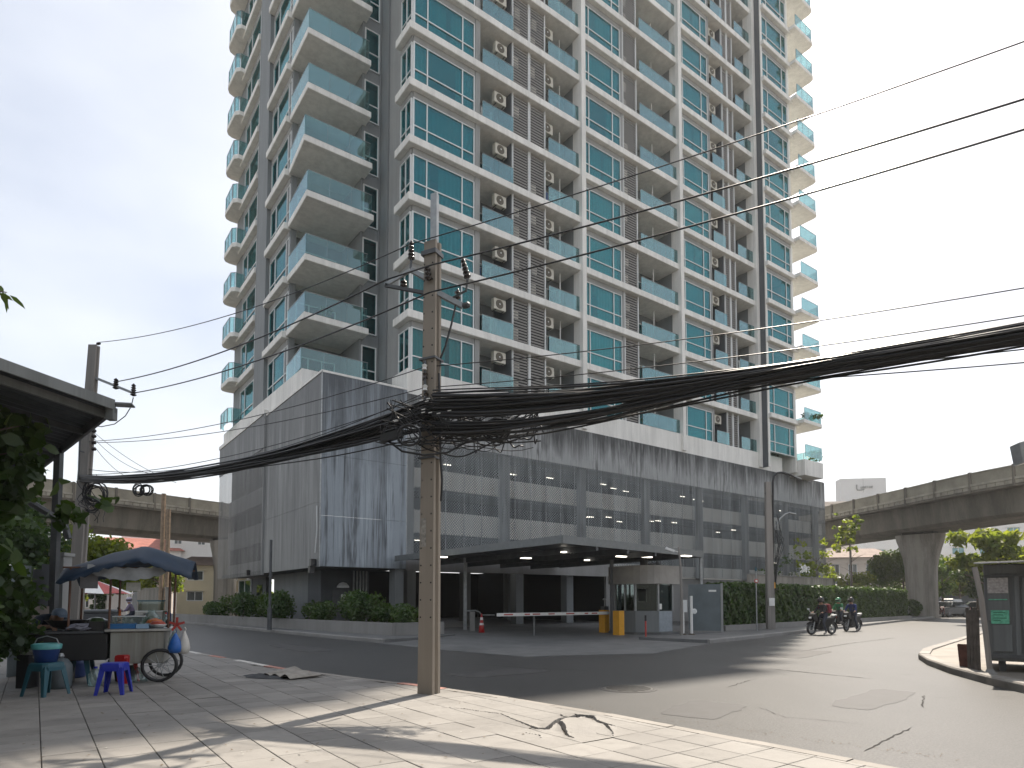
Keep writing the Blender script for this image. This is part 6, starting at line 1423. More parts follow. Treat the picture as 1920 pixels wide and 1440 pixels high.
# ---- parked cars at the end of the street
def car(label, loc, rz, paint, suv=True, s=1.0):
    t = thing('parked_car', label, 'car', loc, rz, 'cars parked at the end of the street'); L, Wd = 4.5 * s, 1.8 * s; h = 1.75 if suv else 1.45
    m = MB(); m.extrude([(-L / 2, .40), (-L / 2 + .02, .88), (-L / 2 + .15, 1.0), (L * .2, 1.0), (L / 2 - .15, .86), (L / 2, .70), (L / 2, .38), (L / 2 - .3, .28), (-L / 2 + .2, .28)], (1, 0, 0), (0, 0, 1), (0, Wd, 0)); m.build('body', paint, t, bevel=.05)
    m = MB(); a = Wd / 2 - .06; b = Wd / 2 - .24; x0, x1, x2, x3 = -L / 2 + .12, L * .22, L * .06, -L / 2 + (.35 if suv else .8)
    m.add([(x0, -a, 1.0), (x1, -a, 1.0), (x1, a, 1.0), (x0, a, 1.0), (x3, -b, h), (x2, -b, h), (x2, b, h), (x3, b, h)], [(0, 1, 5, 4), (1, 2, 6, 5), (2, 3, 7, 6), (3, 0, 4, 7), (3, 2, 1, 0)]); m.build('windows', M['win_dark'], t)
    m = MB(); m.add([(x3 - .04, -b - .02, h), (x2 + .03, -b - .02, h), (x2 + .03, b + .02, h), (x3 - .04, b + .02, h), (x3 + .1, -b + .1, h + .06), (x2 - .1, -b + .1, h + .06), (x2 - .1, b - .1, h + .06), (x3 + .1, b - .1, h + .06)], [(0, 1, 5, 4), (1, 2, 6, 5), (2, 3, 7, 6), (3, 0, 4, 7), (4, 5, 6, 7), (3, 2, 1, 0)]); m.build('roof', paint, t)
    for x in (x0 + .02, x1 - .02):
        for sg_ in (-1, 1): m = MB(); m.bar((x, sg_ * a, 1.0), (x3 if x < 0 else x2, sg_ * b, h), .07, .05, (0, 1, 0)); m.build('roof_pillar', paint, t)
    for x in (-L * .3, L * .31):
        for sg_ in (-1, 1):
            m = MB(); m.lathe([(.22, -.1), (.33, -.09), (.335, 0), (.33, .09), (.22, .1)], (x, sg_ * (Wd / 2 - .08), .335), 16, axis='y'); w_ = m.build('wheel', M['blackmetal'], t); m = MB(); m.lathe([(.19, -.02), (.05, .02)], (x, sg_ * (Wd / 2 + .025), .335), 10, axis='y'); m.build('rim', M['zinc'], w_)
    for sg_ in (-1, 1):
        m = MB(); m.box(L / 2 - .06, sg_ * .62 - .2, .66, L / 2 + .012, sg_ * .62 + .2, .80); m.build('headlight', M['frame'], t); m = MB(); m.box(-L / 2 - .012, sg_ * .7 - .12, .72, -L / 2 + .05, sg_ * .7 + .12, .95); m.build('tail_light', M['redpaint'], t)
        m = MB(); m.box(L * .14, sg_ * (Wd / 2 + .1) - .1, 1.0, L * .14 + .1, sg_ * (Wd / 2 + .1) + .1, 1.14); m.build('mirror', paint, t)
    m = MB(); m.box(-L / 2 - .02, -.26, .52, -L / 2 - .001, .26, .64); m.box(L / 2 + .001, -.26, .42, L / 2 + .02, .26, .54); m.build('number_plate', M['whitepaint'], t); return t
dgrey = simple('dark_grey_paint', (.05, .055, .06), .25, .3); silver = simple('silver_paint', (.42, .42, .42), .3, .4); dblue = simple('blue_black_paint', (.03, .04, .06), .25); whitec = simple('white_car_paint', (.68, .68, .66), .3)
def fl(px, py): g_ = gnd(px, py); return (g_.x, g_.y, 0)
car('dark grey hatchback with a bright rear window edge, second from the column', fl(1779, 1157), R_(205), dgrey, False, .92)
car('tall dark blue car with a bright roof, parked behind the hatchback', (50.0, 73.5, 0), R_(215), dblue)
car('dark car with pale bonnet half hidden by the kiosk', fl(1826, 1156), R_(160), glossb, False)
car('pale car behind the shrub at the foot of the column', (46.5, 71, 0), R_(200), silver, False)
car('white car roof showing over the hedge beside the dark tree', (40.0, 64.0, .15), R_(25), whitec)
car('pale covered car roof showing over the hedge, nearest the column', (36.0, 60.0, .1), R_(28), silver, False)
bk, rk = bike_at((1763, 1159.5), (1772, 1156)); motorbike('dark motorbike standing before the parked hatchback', bk, rk, simple('maroon_paint', (.10, .02, .02), .3), False, None)
plain_wall('dark low wall behind the parked cars', (44, 84), (62, 80), 2.3, M['darkgrey'])
for px, lab in ((1756, 'pale slim post behind the parked cars, nearest the column'), (1763, 'darker slim post behind the parked cars')): o = thing('street_post', lab, 'post', (at(px, 1126, 74).x, 74, 0)); m = MB(); m.tube([(0, 0, 0), (0, 0, 6.6)], .09, 6); m.build('post', M['pale_grey'], o)
o = thing('street_post', 'tall pale post behind the hedge between house and dark tree', 'post', (at(1597, 1126, 62).x, 62, 0)); m = MB(); m.tube([(0, 0, 0), (0, 0, 7.6)], .1, 6); m.build('post', M['pole_grey'], o)

# ------------------------------------------------------------------ kiosk on the corner pavement
kp = gnd(1836, 1262, .13); KX, KY = kp.x, kp.y
kd = Vector((.80, -.60, 0)); kn = Vector((.60, .80, 0)); kz = math.atan2(kd.y, kd.x)
ks = thing('kiosk', 'shuttered dark grey sheet metal kiosk with a rusty awning on the corner', 'kiosk', (KX + .42, KY + .35, .13), kz)
kg = streaked('kiosk_sheet', (.155, .165, .168), (.06, .06, .06), amount=.9, fine=2.0, rough=.6); kl = streaked('kiosk_pale', (.165, .178, .18), (.085, .088, .088), amount=.8, fine=2.5)
m = MB(); m.box(0, 0, .22, 3.2, 2.4, 2.22); m.build('body', kg, ks, bevel=.01)
for x0, x1, z0, z1, mt in ((.05, .42, 1.05, 1.95, kl), (.50, .58, .35, 1.98, kl), (.62, 1.9, 1.02, 1.93, kl), (1.95, 2.6, 1.02, 1.93, kl), (.12, .44, .42, .98, kl), (.62, 1.9, .42, .96, kg)): m = MB(); m.box(x0, -.04, z0, x1, -.002, z1); m.build('panel', mt, ks, bevel=.004)
m = MB(); m.box(-.02, -.05, .28, 3.2, -.01, .36); m.build('rail', M['darksteel'], ks); m = MB(); m.box(.0, -.06, 1.965, 3.2, -.01, 2.0); m.build('rail', M['darksteel'], ks)
m = MB(); m.add([(-.15, -.55, 2.22), (3.3, -.55, 2.26), (3.3, 2.3, 2.40), (-.15, 2.3, 2.36), (-.15, -.55, 2.25), (3.3, -.55, 2.29), (3.3, 2.3, 2.43), (-.15, 2.3, 2.39)], [(3, 2, 1, 0), (4, 5, 6, 7), (0, 1, 5, 4), (1, 2, 6, 5), (2, 3, 7, 6), (3, 0, 4, 7)]); m.build('roof', simple('pale_tin', (.45, .44, .42), .5, .4, var=.3, scale=3), ks)
m = MB(); m.box(.1, -.03, 2.03, .9, -.002, 2.2); m.build('lintel', kl, ks)
for x in (.2, 3.0): m = MB(); m.box(x, .2, 0, x + .12, .32, .219); m.box(x, 2.0, 0, x + .12, 2.12, .219); m.build('leg', M['darksteel'], ks)
m = MB(); m.box(.07, -.052, 1.48, .38, -.045, 1.50); m.box(.10, -.052, .99, .40, -.045, 1.27); m.build('poster', simple('green_poster', (.12, .42, .28), .7, var=.3, scale=18), ks)
m = MB(); m.box(.06, -.055, 1.62, .40, -.046, 1.94); m.build('notice', simple('paper_notice', (.36, .34, .33), .9, var=.35, scale=22), ks)
for k, (x0, z0, w_) in enumerate(((.14, 1.215, .20), (.14, 1.165, .16), (.14, 1.10, .22), (.14, 1.05, .12))): m = MB(); m.box(x0, -.057, z0, x0 + w_, -.0525, z0 + .018); m.build('print_line', simple('poster_print', (.05, .20, .13), .8), ks)
o = thing('kiosk_post', 'leaning grey pipe post standing at the kerb before the kiosk', 'post', (KX + .15, KY - .1, .13)); m = MB(); m.tube([(0, 0, 0), (-.06, 0, .8), (-.12, 0, 1.5), (-.20, .05, 2.15)], .05, 8); m.build('pipe', M['pole_grey'], o); m = MB(); m.lathe([(.13, 0), (.08, .04), (.055, .10)], (0, 0, 0), 10); m.build('footing', M['concrete'], o)
o = thing('timber_stack', 'weathered upright plank box standing at the kiosk side', 'box', (9.86, 13.75, .13), kz)
for k in range(4): m = MB(); m.box(-.11 + .058 * k, -.12, 0, -.056 + .058 * k, .12, 1.32 - .05 * (k % 2)); m.build('plank', simple('grey_timber', (.085, .072, .062), .9, var=.4, scale=6, rnd=.2), o)
o = thing('planter_box', 'rusty red brown planter box at the foot of the kiosk', 'planter', (10.02, 14.15, .13), kz)
m = MB(); m.add([(-.15, -.15, 0), (.15, -.15, 0), (.15, .18, 0), (-.15, .18, 0), (-.18, -.17, .5), (.18, -.17, .5), (.18, .2, .5), (-.18, .2, .5)], [(3, 2, 1, 0), (0, 1, 5, 4), (1, 2, 6, 5), (2, 3, 7, 6), (3, 0, 4, 7)]); m.build('box', simple('rust', (.11, .045, .032), .8, var=.4, scale=7), o); m = MB(); m.box(-.15, -.14, .42, .15, .17, .46); m.build('soil', M['soil'], o)
o = thing('street_lantern', 'grey lamp box hanging high at the picture edge on a pole arm', 'lamp', (0, 0, 0)); c_ = at(1930, 846, 11.0)
m = MB(); m.obox(c_, (.19, -.05, .05), (.04, .16, 0), (-.03, 0, .18)); m.build('housing', M['zinc'], o, bevel=.01); m = MB(); m.obox(c_ + Vector((.02, -.18, -.03)), (.13, -.03, .03), (.005, .02, 0), (-.02, 0, .09)); m.build('lens', M['darksteel'], o)
m = MB(); m.tube([c_ + Vector((.2, 0, .05)), c_ + Vector((1.2, .1, .1)), Vector((c_.x + 1.3, c_.y + .1, .1))], .05, 8); m.build('pole', M['zinc'], o)

# ------------------------------------------------------------------ shed roof, its props and the fence at the far left
sh = thing('shed_roof', 'dark corrugated shed roof jutting over the pavement with grey edge boards', 'roof')
c0 = at(214, 752, 10.0); dA = Vector((-.31, -1, 0)); dB = Vector((-1.02, 1, 0)).normalized()
ZR = c0.z - .08
qa0, qa1 = Vector((c0.x, c0.y, ZR)), Vector((c0.x, c0.y, ZR)) + dA * 9.0 + Vector((0, 0, .24)); qb = Vector((c0.x, c0.y, ZR)) + dB * 7.6 + Vector((0, 0, -.10)); qc = qb + dA * 9.0  # roof lengthened beyond the view to deepen the shade at the cart
def lat(s, t): return qa0 + (qa1 - qa0) * s + (qb - qa0) * t
n_ = 90; m = MB()
for i in range(n_ + 1):
    for j in range(3): p = lat(j / 2, i / n_); m.v.append((p.x, p.y, p.z + .018 * math.sin(i * math.pi / 1.5) + .06))
for i in range(n_):
    for j in range(2): m.f.append([i * 3 + j, i * 3 + j + 1, (i + 1) * 3 + j + 1, (i + 1) * 3 + j]); m.m.append(0)
m.build('corrugated_sheet', simple('old_tin', (.07, .078, .085), .6, .3, var=.35, scale=2), sh)
eb = streaked('edge_board', (.20, .21, .205), (.10, .105, .10), amount=.7, fine=2)
m = MB(); m.bar(qa0 + Vector((0, 0, .02)), qa1 + Vector((0, 0, .02)), .04, .16); m.build('edge_board', eb, sh); m = MB(); m.bar(qa0 + Vector((0, 0, -.02)), qb + Vector((0, 0, -.02)), .05, .17); m.build('edge_board', M['darksteel'], sh)
m = MB(); m.bar(qa0 + dB * .35 + Vector((0, 0, -.08)), qa1 + dB * .35 + Vector((0, 0, -.08)), .06, .12); m.build('purlin', eb, sh)
for t_ in (.25, .5, .75): m = MB(); m.bar(lat(0, t_) - Vector((0, 0, .05)), lat(1, t_) - Vector((0, 0, .05)), .06, .10); m.build('purlin', M['darksteel'], sh)
for s_ in (.2, .8): m = MB(); m.bar(lat(s_, 0.02) - Vector((0, 0, .15)), lat(s_, 1) - Vector((0, 0, .15)), .07, .12); m.build('rafter', M['darksteel'], sh)
m = MB(); m.obox(qa0 + Vector((-.05, .02, -.12)), (.06, 0, 0), (0, .06, 0), (0, 0, .10)); m.build('bracket', eb, sh); m = MB(); m.obox(qa0 + Vector((.08, .1, .05)), (.15, .03, 0), (-.03, .1, 0), (0, 0, .012)); m.build('flashing', M['zinc'], sh)
for (px, py, Y) in ((100, 1190, 12.6),):
    g_ = at(px, 1126, Y); m = MB(); m.box(g_.x - .06, g_.y - .06, .14, g_.x + .06, g_.y + .06, ZR - .1); m.build('post', M['darksteel'], sh)
m = MB(); g_ = at(40, 1126, 9.0); m.box(g_.x - 3 - .06, g_.y - .06, .14, g_.x - 3 + .06, g_.y + .06, ZR); m.build('post', M['darksteel'], sh)
m = MB(); m.tube([at(28, 925, 12.0), at(90, 962, 12.3), at(122, 985, 12.6), at(128, 1010, 12.6)], .07, 7); m.build('gutter', M['darksteel'], sh)
pq = at(113, 1126, 12.9); o = thing('painted_pillar', 'square pillar painted white above and green below beside the cart', 'pillar', (pq.x, pq.y, .14)); m = MB(); m.box(-.13, -.13, 0, .13, .13, 1.02); m.build('green_part', simple('dull_green', (.05, .12, .10), .7), o); m = MB(); m.box(-.125, -.125, 1.021, .125, .125, 2.35); m.build('white_part', M['pale_grey'], o); m = MB(); m.box(-.16, -.16, 2.351, .16, .16, 2.42); m.build('cap', M['pale_grey'], o)
fn = thing('sheet_fence', 'fence of pale blue grey corrugated metal sheets behind the stools', 'fence'); shm = simple('blue_grey_tin', (.24, .28, .29), .55, .2, var=.25, scale=2, rnd=.3)
fa, fb = at(18, 1126, 12.2), at(98, 1126, 13.4)
for k in range(4):
    a, b = fa.lerp(fb, k / 4), fa.lerp(fb, (k + 1) / 4 - .01); m = MB(); nn_ = 16; d = (b - a).normalized(); s = Vector((-d.y, d.x, 0))
    for i in range(nn_ + 1):
        p = a.lerp(b, i / nn_) + s * (.018 * math.sin(i * math.pi / 2) + .03 * (k % 2)); m.v += [(p.x, p.y, .14), (p.x, p.y, 2.35 - .06 * (k % 3))]
    for i in range(nn_): m.f.append([2 * i, 2 * i + 2, 2 * i + 3, 2 * i + 1]); m.m.append(0)
    m.build('sheet', shm if k < 2 else M['darkgrey'], fn)
o = thing('notice_board', 'faded pinkish board leaning on the sheet fence', 'board', (at(62, 1126, 12.0).x, 12.0, .14), R_(35)); m = MB(); m.box(-.25, -.02, .75, .25, .02, 1.35); m.build('board', simple('faded_board', (.36, .30, .27), .9, var=.3, scale=4), o); m = MB(); m.box(-.2, -.015, 0, -.15, .015, .749); m.box(.15, -.015, 0, .2, .015, .749); m.build('leg', M['darksteel'], o)
sw = plain_wall('dark timber side wall of the shed, out at the picture edge', (-10.2, 0.5), (-12.6, 9.6), 4.4, simple('shed_boards', (.05, .05, .048), .9, var=.3), .08, 'shed_wall', 1.2)  # unseen wall added to cut the sky light at the cart
# near foliage at the left edge
nb = thing('street_tree', 'dark large-leafed tree crowding the picture edge under the shed roof', 'tree', (-8.95, 9.3, .0)); q = random.Random(77)
m = MB(); limbs(m, (0, 0, 0), (.3, -.2, 4.3), 12, 1.6, .12, q); m.build('trunk', M['bark'], nb, smooth=True)
cen = [((.35 + q.uniform(-.9, .75), q.uniform(-.6, .9), q.uniform(2.0, 4.4)), (.55, .5, .45)) for k in range(16)] + [((q.uniform(-.9, .75), q.uniform(-.4, .9), q.uniform(1.0, 2.4)), (.5, .5, .45)) for k in range(9)] + [((1.4, 1.4, 3.05), (.35, .3, .2)), ((1.8, 1.9, 3.3), (.25, .25, .16))]
leaf_cloud('crown', cen, M['leaf'], nb, 3600, .25, 78, 'oval', .6); leaf_cloud('sunlit_leaves', [(tuple(Vector(c[0]) + Vector((.15, .3, .1))), c[1]) for c in cen[:14]], M['leaf_mid'], nb, 160, .24, 79, 'oval', .6)  # second cloud: paler leaf colour paints sunlight on one side of the crown
bh = thing('bush', 'dark bush on the ground at the picture edge beside the stools', 'bush', (-8.9, 9.9, .13)); m = MB()
for k in range(6): m.tube([(0, 0, 0), (q.uniform(-.4, .4), q.uniform(-.4, .4), .5), (q.uniform(-.7, .7), q.uniform(-.6, .6), 1.2)], .025, 5)
m.build('stem', M['bark'], bh, kind='stuff'); leaf_cloud('foliage', [((q.uniform(-.65, 1.0), q.uniform(-.6, .7), q.uniform(.3, 1.6)), (.5, .45, .45)) for k in range(15)], M['leaf'], bh, 5200, .15, 80)
br = thing('tree_branch', 'sprig of long leaves reaching into view high at the picture edge', 'branch'); c_ = at(-12, 545, 7.0)
m = MB(); m.tube([c_ + Vector((-1.2, .2, .3)), c_, c_ + Vector((.15, 0, -.02))], [.02, .012, .005], 5); m.build('twig', M['bark'], br)
for k, (dx, dz, l) in enumerate(((.02, -.16, .2), (.10, -.17, .2), (.0, -.12, .2), (.19, -.06, .17), (-.05, .08, .18), (.08, -.06, .2))):
    a = c_ + Vector((.05 * (k % 3), .02 * k, 0)); d = Vector((dx, .02, dz)).normalized(); s = Vector((d.z, 0, -d.x)) * .025; m = MB()
    m.add([a, a + d * l * .35 + s, a + d * l * .75 + s * .7 - Vector((0, 0, .01)), a + d * l - Vector((0, 0, .03)), a + d * l * .75 - s * .7 - Vector((0, 0, .01)), a + d * l * .35 - s], [(0, 1, 2, 3), (0, 3, 4, 5)]); m.build('leaf', M['leaf_mid'], br, recalc=False)

# ------------------------------------------------------------------ food cart and what stands about it
cw_ = gnd(298, 1279, .15); ct_r = R_(22)
cart = thing('food_cart', 'worn steel street food cart with a sagging blue tarpaulin canopy', 'food cart', (cw_.x - .66 * math.cos(ct_r) - .46 * math.sin(ct_r), cw_.y - .66 * math.sin(ct_r) + .46 * math.cos(ct_r), .148), ct_r)
csteel = streaked('cart_steel', (.42, .42, .39), (.20, .18, .15), amount=.9, fine=3, rough=.42, metal=.55)
m = MB(); m.box(-.12, -.42, .34, .72, .42, .90); m.build('cabinet', csteel, cart, bevel=.012)
m = MB(); m.box(-.20, -.47, .905, .84, .47, .955); m.build('counter', M['steel'], cart, bevel=.008)
m = MB(); m.box(-1.25, -.42, .42, -.16, .42, .88); m.build('stove_box', M['blackmetal'], cart, bevel=.01); m = MB(); m.box(-1.30, -.45, .885, -.21, .45, .925); m.build('stove_top', M['darksteel'], cart)
m = MB(); m.lathe([(.03, .93), (.22, .99), (.33, 1.10), (.345, 1.11), (.32, 1.10), (.20, 1.02), (.01, .98)], (-.85, 0, 0), 18); m.build('wok', M['blackmetal'], cart)
for y in (-.40, .40):
    m = MB(); torus(m, (.66, y * 1.15, .30), .27, .030, 22, 7); w_ = m.build('wheel', M['blackmetal'], cart, smooth=True); m = MB()
    for k in range(10): a = k * math.pi / 5; m.tube([(.66, y * 1.15, .30), (.66 + .26 * math.cos(a), y * 1.15, .30 + .26 * math.sin(a))], .006, 4)
    m.lathe([(.04, -.05), (.04, .05)], (.66, y * 1.15, .30), 8, axis='y'); m.build('spokes', M['zinc'], w_)
m = MB(); m.tube([(.66, -.5, .30), (.66, .5, .30)], .02, 6); m.build('axle', M['darksteel'], cart)
for x in (-1.2, -.15): m = MB(); m.box(x, -.38, 0, x + .05, -.33, .42); m.box(x, .33, 0, x + .05, .38, .42); m.build('leg', M['darksteel'], cart)
m = MB(); m.tube([(-1.25, -.4, .80), (-1.65, -.4, .86), (-1.65, .4, .86), (-1.25, .4, .80)], .02, 6); m.build('push_handle', M['zinc'], cart)
rust = simple('rusty_pipe', (.14, .07, .045), .7, var=.3, scale=8)
for x, y in ((-.14, -.43), (.78, -.43), (-.14, .43), (.78, .43), (-.74, -.43), (-.74, .43)): m = MB(); m.tube([(x, y, .955), (x + .01, y, 2.02)], .019, 7); m.build('canopy_post', rust, cart)
# tarpaulin: ridge along the cart, sagging between the poles, torn hanging edge
nx, ny = 30, 14; m = MB(); q = np.random.default_rng(9)
for i in range(nx + 1):
    for j in range(ny + 1):
        s, t_ = i / nx, j / ny; x = -.86 + 2.02 * s; y = -.78 + 1.56 * t_
        ridge = 2.47 - .80 * abs(s - .58) ** 1.15 - .02 * math.sin(s * math.pi * 3) ** 2
        z = ridge - .30 * abs(2 * t_ - 1) ** 1.5 + .022 * math.sin(9 * s + 5 * t_) * math.sin(7 * t_) + (.0 if 0 < j < ny else -.05 * abs(math.sin(i * 1.9)))
        if j == 0: y += .03 * math.sin(i * 1.3)
        m.v.append((x, y, z))
for i in range(nx):
    for j in range(ny): m.f.append([i * (ny + 1) + j, (i + 1) * (ny + 1) + j, (i + 1) * (ny + 1) + j + 1, i * (ny + 1) + j + 1]); m.m.append(0)
tarp = simple('blue_tarp', (.013, .033, .066), .55, var=.25, scale=2.5); tp = m.build('tarpaulin', tarp, cart, smooth=True); md = tp.modifiers.new('thick', 'SOLIDIFY'); md.thickness = .006
m = MB()
for i in range(19):
    x = -.45 + 1.2 * i / 18
    for k in range(3): m.v.append((x, -.62 + .02 * math.sin(i), 2.07 - .07 * k - .10 * math.sin(math.pi * i / 18) * (.5 + .4 * k) + .015 * math.sin(i * 2.2)))
for i in range(18):
    for k in range(2): m.f.append([i * 3 + k, i * 3 + 3 + k, i * 3 + 4 + k, i * 3 + 1 + k]); m.m.append(0)
m.build('plastic_sheet', simple('grey_plastic', (.34, .35, .36), .4, var=.2), cart, smooth=True)
for y in (-.9, .9): m = MB(); m.tube([(-.84, y * .5, 2.02), (1.12, y * .5, 2.03)], .016, 6); m.build('canopy_rail', rust, cart)
def onc(x, y, z): a = ct_r; return (cart.location.x + x * math.cos(a) - y * math.sin(a), cart.location.y + x * math.sin(a) + y * math.cos(a), cart.location.z + z)
def prop(name, label, cat, pos, parts, rz=ct_r, group=None):
    t = thing(name, label, cat, pos, rz, group)
    for nm, mb, mt in parts: mb.build(nm, mt, t, smooth=nm in ('bowl', 'bag', 'bottle'))
    return t
CT = .957
clearp = glass('clear_plastic', (.80, .88, .86), base=.06, gain=.5, body=.18, body_col=(.55, .62, .60)); orange = simple('orange_sauce', (.55, .14, .02), .5, var=.3, scale=20)
prop('food_tray', 'flat blue plastic tray on the cart counter', 'tray', onc(.06, -.30, CT), [('tray', MB().box(-.20, -.11, 0, .20, .11, .085), simple('blue_tray', (.02, .13, .32), .4))])
prop('food_tray', 'pale blue ice tray beside the blue one on the cart', 'tray', onc(.37, -.30, CT), [('tray', MB().box(-.10, -.11, 0, .10, .11, .075), simple('pale_blue_tray', (.25, .38, .52), .4))])
prop('food_bowl', 'orange red heap of food in a bowl on the cart corner', 'bowl', onc(.52, -.1, CT), [('bowl', MB().lathe([(.08, 0), (.15, .07), (.16, .09)], (0, 0, 0), 14), M['steel']), ('food', MB().lathe([(.15, .085), (.11, .14), (.03, .17), (.001, .17)], (0, 0, 0), 12), orange)])
prop('food_bowl', 'red chopped food pile in front of the orange bowl', 'bowl', onc(.60, -.32, CT), [('bowl', MB().lathe([(.09, 0), (.14, .05), (.15, .07)], (0, 0, 0), 14), M['steel']), ('food', MB().lathe([(.14, .065), (.09, .12), (.001, .13)], (0, 0, 0), 10), simple('red_food', (.40, .06, .03), .5, var=.3, scale=25))])
prop('glass_case', 'clear food display case at the middle of the cart', 'display case', onc(.10, .02, CT), [('case', MB().box(-.24, -.13, .0, .24, .13, .20), clearp), ('frame', MB().box(-.25, -.14, .201, .25, .14, .215), M['frame'])])
prop('plastic_bag', 'clear bag of leaves on the back of the cart', 'bag', onc(.42, .28, CT), [('bag', MB().lathe([(.10, 0), (.17, .08), (.15, .19), (.06, .28), (.07, .31)], (0, 0, 0), 12), clearp), ('leaves', MB().lathe([(.08, .01), (.14, .08), (.1, .17), (.001, .2)], (0, 0, 0), 8), M['leaf_light'])])
for k, (x, y, h, mt, lb) in enumerate(((-.10, .30, .30, 'orange', 'orange sauce bottle at the back of the cart'), (.66, .24, .24, 'clear', 'clear bottle with dark cap at the cart end'), (.72, .1, .2, 'dark', 'small dark bottle by the cart corner post'))):
    prop('bottle', lb, 'bottle', onc(x, y, CT), [('bottle', MB().lathe([(.04, 0), (.042, h * .6), (.018, h * .8), (.018, h)], (0, 0, 0), 10), {'orange': orange, 'clear': clearp, 'dark': M['porcelain']}[mt]), ('cap', MB().lathe([(.02, h + .001), (.02, h + .03)], (0, 0, 0), 8), M['redpaint'])])
prop('cooking_pot', 'round steel cooking pot behind the wok', 'pot', onc(-.45, .22, .926), [('pot', MB().lathe([(.16, 0), (.17, .16), (.18, .165)], (0, 0, 0), 16), M['darksteel']), ('lid', MB().lathe([(.18, .17), (.10, .21), (.02, .225)], (0, 0, 0), 16), M['steel'])])
prop('basket', 'dark crate of herbs on the stove end of the cart', 'crate', onc(-.36, -.2, .926), [('crate', MB().box(-.13, -.13, 0, .13, .13, .16), M['blackmetal']), ('herbs', MB().lathe([(.12, .16), (.08, .22), (.001, .23)], (0, 0, 0), 8), M['leaf'])])
m = MB(); qq = random.Random(3)
for k in range(14): m.obox((qq.uniform(-.16, .16), qq.uniform(-.07, .07), qq.uniform(.02, .1)), (qq.uniform(.03, .08), 0, qq.uniform(-.03, .03)), (0, .05, qq.uniform(-.03, .03)), (.02, 0, .01))
prop('rag', 'crumpled lilac grey rags on the stove edge of the cart', 'rag', onc(-.62, -.38, .926), [('rag', m, simple('lilac_rag', (.30, .30, .36), .9, var=.2))])
prop('bowl_stack', 'stack of pale bowls on the stove end of the cart', 'bowls', onc(-.55, .32, .926), [('bowl', MB().lathe([(.06, 0), (.11, .05), (.115, .05), (.115, .07), (.12, .07), (.12, .09), (.125, .09), (.125, .12)], (0, 0, 0), 14), simple('bowl_white', (.50, .50, .47), .4))])
prop('colander', 'steel strainer basket leaning by the cooking pot', 'strainer', onc(-.25, .12, .93), [('bowl', MB().lathe([(.03, 0), (.10, .06), (.13, .13)], (0, 0, 0), 12, cap=False), M['steel']), ('handle', MB().tube([(.12, 0, .13), (.34, 0, .22)], .008, 5), M['blackmetal'])])
prop('gas_bottle', 'squat grey gas bottle on the paving behind the stools', 'gas bottle', onc(-.75, -.75, .0), [('bottle', MB().lathe([(.15, 0), (.17, .05), (.17, .38), (.10, .48), (.05, .5)], (0, 0, 0), 14), simple('gas_grey', (.10, .12, .13), .5)), ('valve', MB().lathe([(.03, .501), (.05, .53), (.03, .58)], (0, 0, 0), 8), M['zinc'])])
prop('water_jug', 'cloudy plastic water jug standing at the cart leg', 'jug', onc(-.28, -.62, .0), [('bottle', MB().lathe([(.10, 0), (.11, .2), (.06, .27), (.025, .30)], (0, 0, 0), 10), clearp), ('cap', MB().lathe([(.03, .301), (.03, .33)], (0, 0, 0), 8), M['blue'])])
prop('crate', 'dark plastic bottle crate on the paving beneath the stove', 'crate', onc(-.95, .05, .0), [('crate', MB().box(-.2, -.15, 0, .2, .15, .28), M['blackmetal'])])
prop('towel', 'grey towel hanging over the canopy rail of the cart', 'towel', onc(-.45, -.46, 1.66), [('towel', MB().box(-.13, -.012, 0, .13, .012, .38), simple('grey_towel', (.22, .22, .23), .95, var=.2))])
prop('price_card', 'small pale card hanging from the cart canopy', 'card', onc(.22, -.47, 1.62), [('card', MB().box(-.11, -.004, 0, .11, .004, .15), simple('card_white', (.48, .47, .43), .8, var=.15, scale=18))])
def hang_bag(label, pos, mat, h=.34, r=.10):
    t = thing('plastic_bag', label, 'bag', pos, rng.uniform(0, 3), 'bags hung on the cart'); m = MB(); m.lathe([(.01, -h), (r * .8, -h + .02), (r * 1.05, -h * .72), (r * .8, -h * .4), (r * .28, -h * .08), (.02, 0)], (0, 0, 0), 11); m.build('bag', mat, t, smooth=True)
    m = MB(); m.tube([(0, 0, -.01), (.03, 0, .03), (0, 0, .07)], .008, 4); m.build('handle', mat, t)
hang_bag('blue plastic bag hanging at the cart corner', onc(.90, -.44, .86), simple('blue_bag', (.02, .12, .42), .35, var=.2), .36, .12); hang_bag('white plastic bag hanging beside the blue bag on the cart', onc(1.04, -.40, .90), simple('white_bag', (.60, .57, .52), .35, var=.12), .42, .10); hang_bag('pale clear bag hanging behind the blue bag on the cart', onc(.86, -.30, .90), clearp, .3, .09)
prop('ribbon', 'red cloth rosette tied to the cart corner post', 'ribbon', onc(.92, -.46, 1.02), [('petals', (lambda m: [m.obox((.06 * math.cos(a), 0, .06 * math.sin(a)), (.07 * math.cos(a), 0, .07 * math.sin(a)), (0, .008, 0), (-.02 * math.sin(a), 0, .02 * math.cos(a))) for a in [k * 2 * math.pi / 5 + .3 for k in range(5)]] and m)(MB()), M['redpaint'])])
prop('plastic_bag', 'crumpled clear bag on the paving under the cart', 'bag', onc(.30, -.25, .0), [('bag', MB().lathe([(.16, 0), (.15, .08), (.07, .16), (.02, .26)], (0, 0, 0), 9), clearp)])
prop('bucket', 'dark bucket on the paving under the cart cabinet', 'bucket', onc(.05, .05, 0), [('bucket', MB().lathe([(.15, 0), (.19, .26), (.2, .27)], (0, 0, 0), 14), M['blackmetal'])])
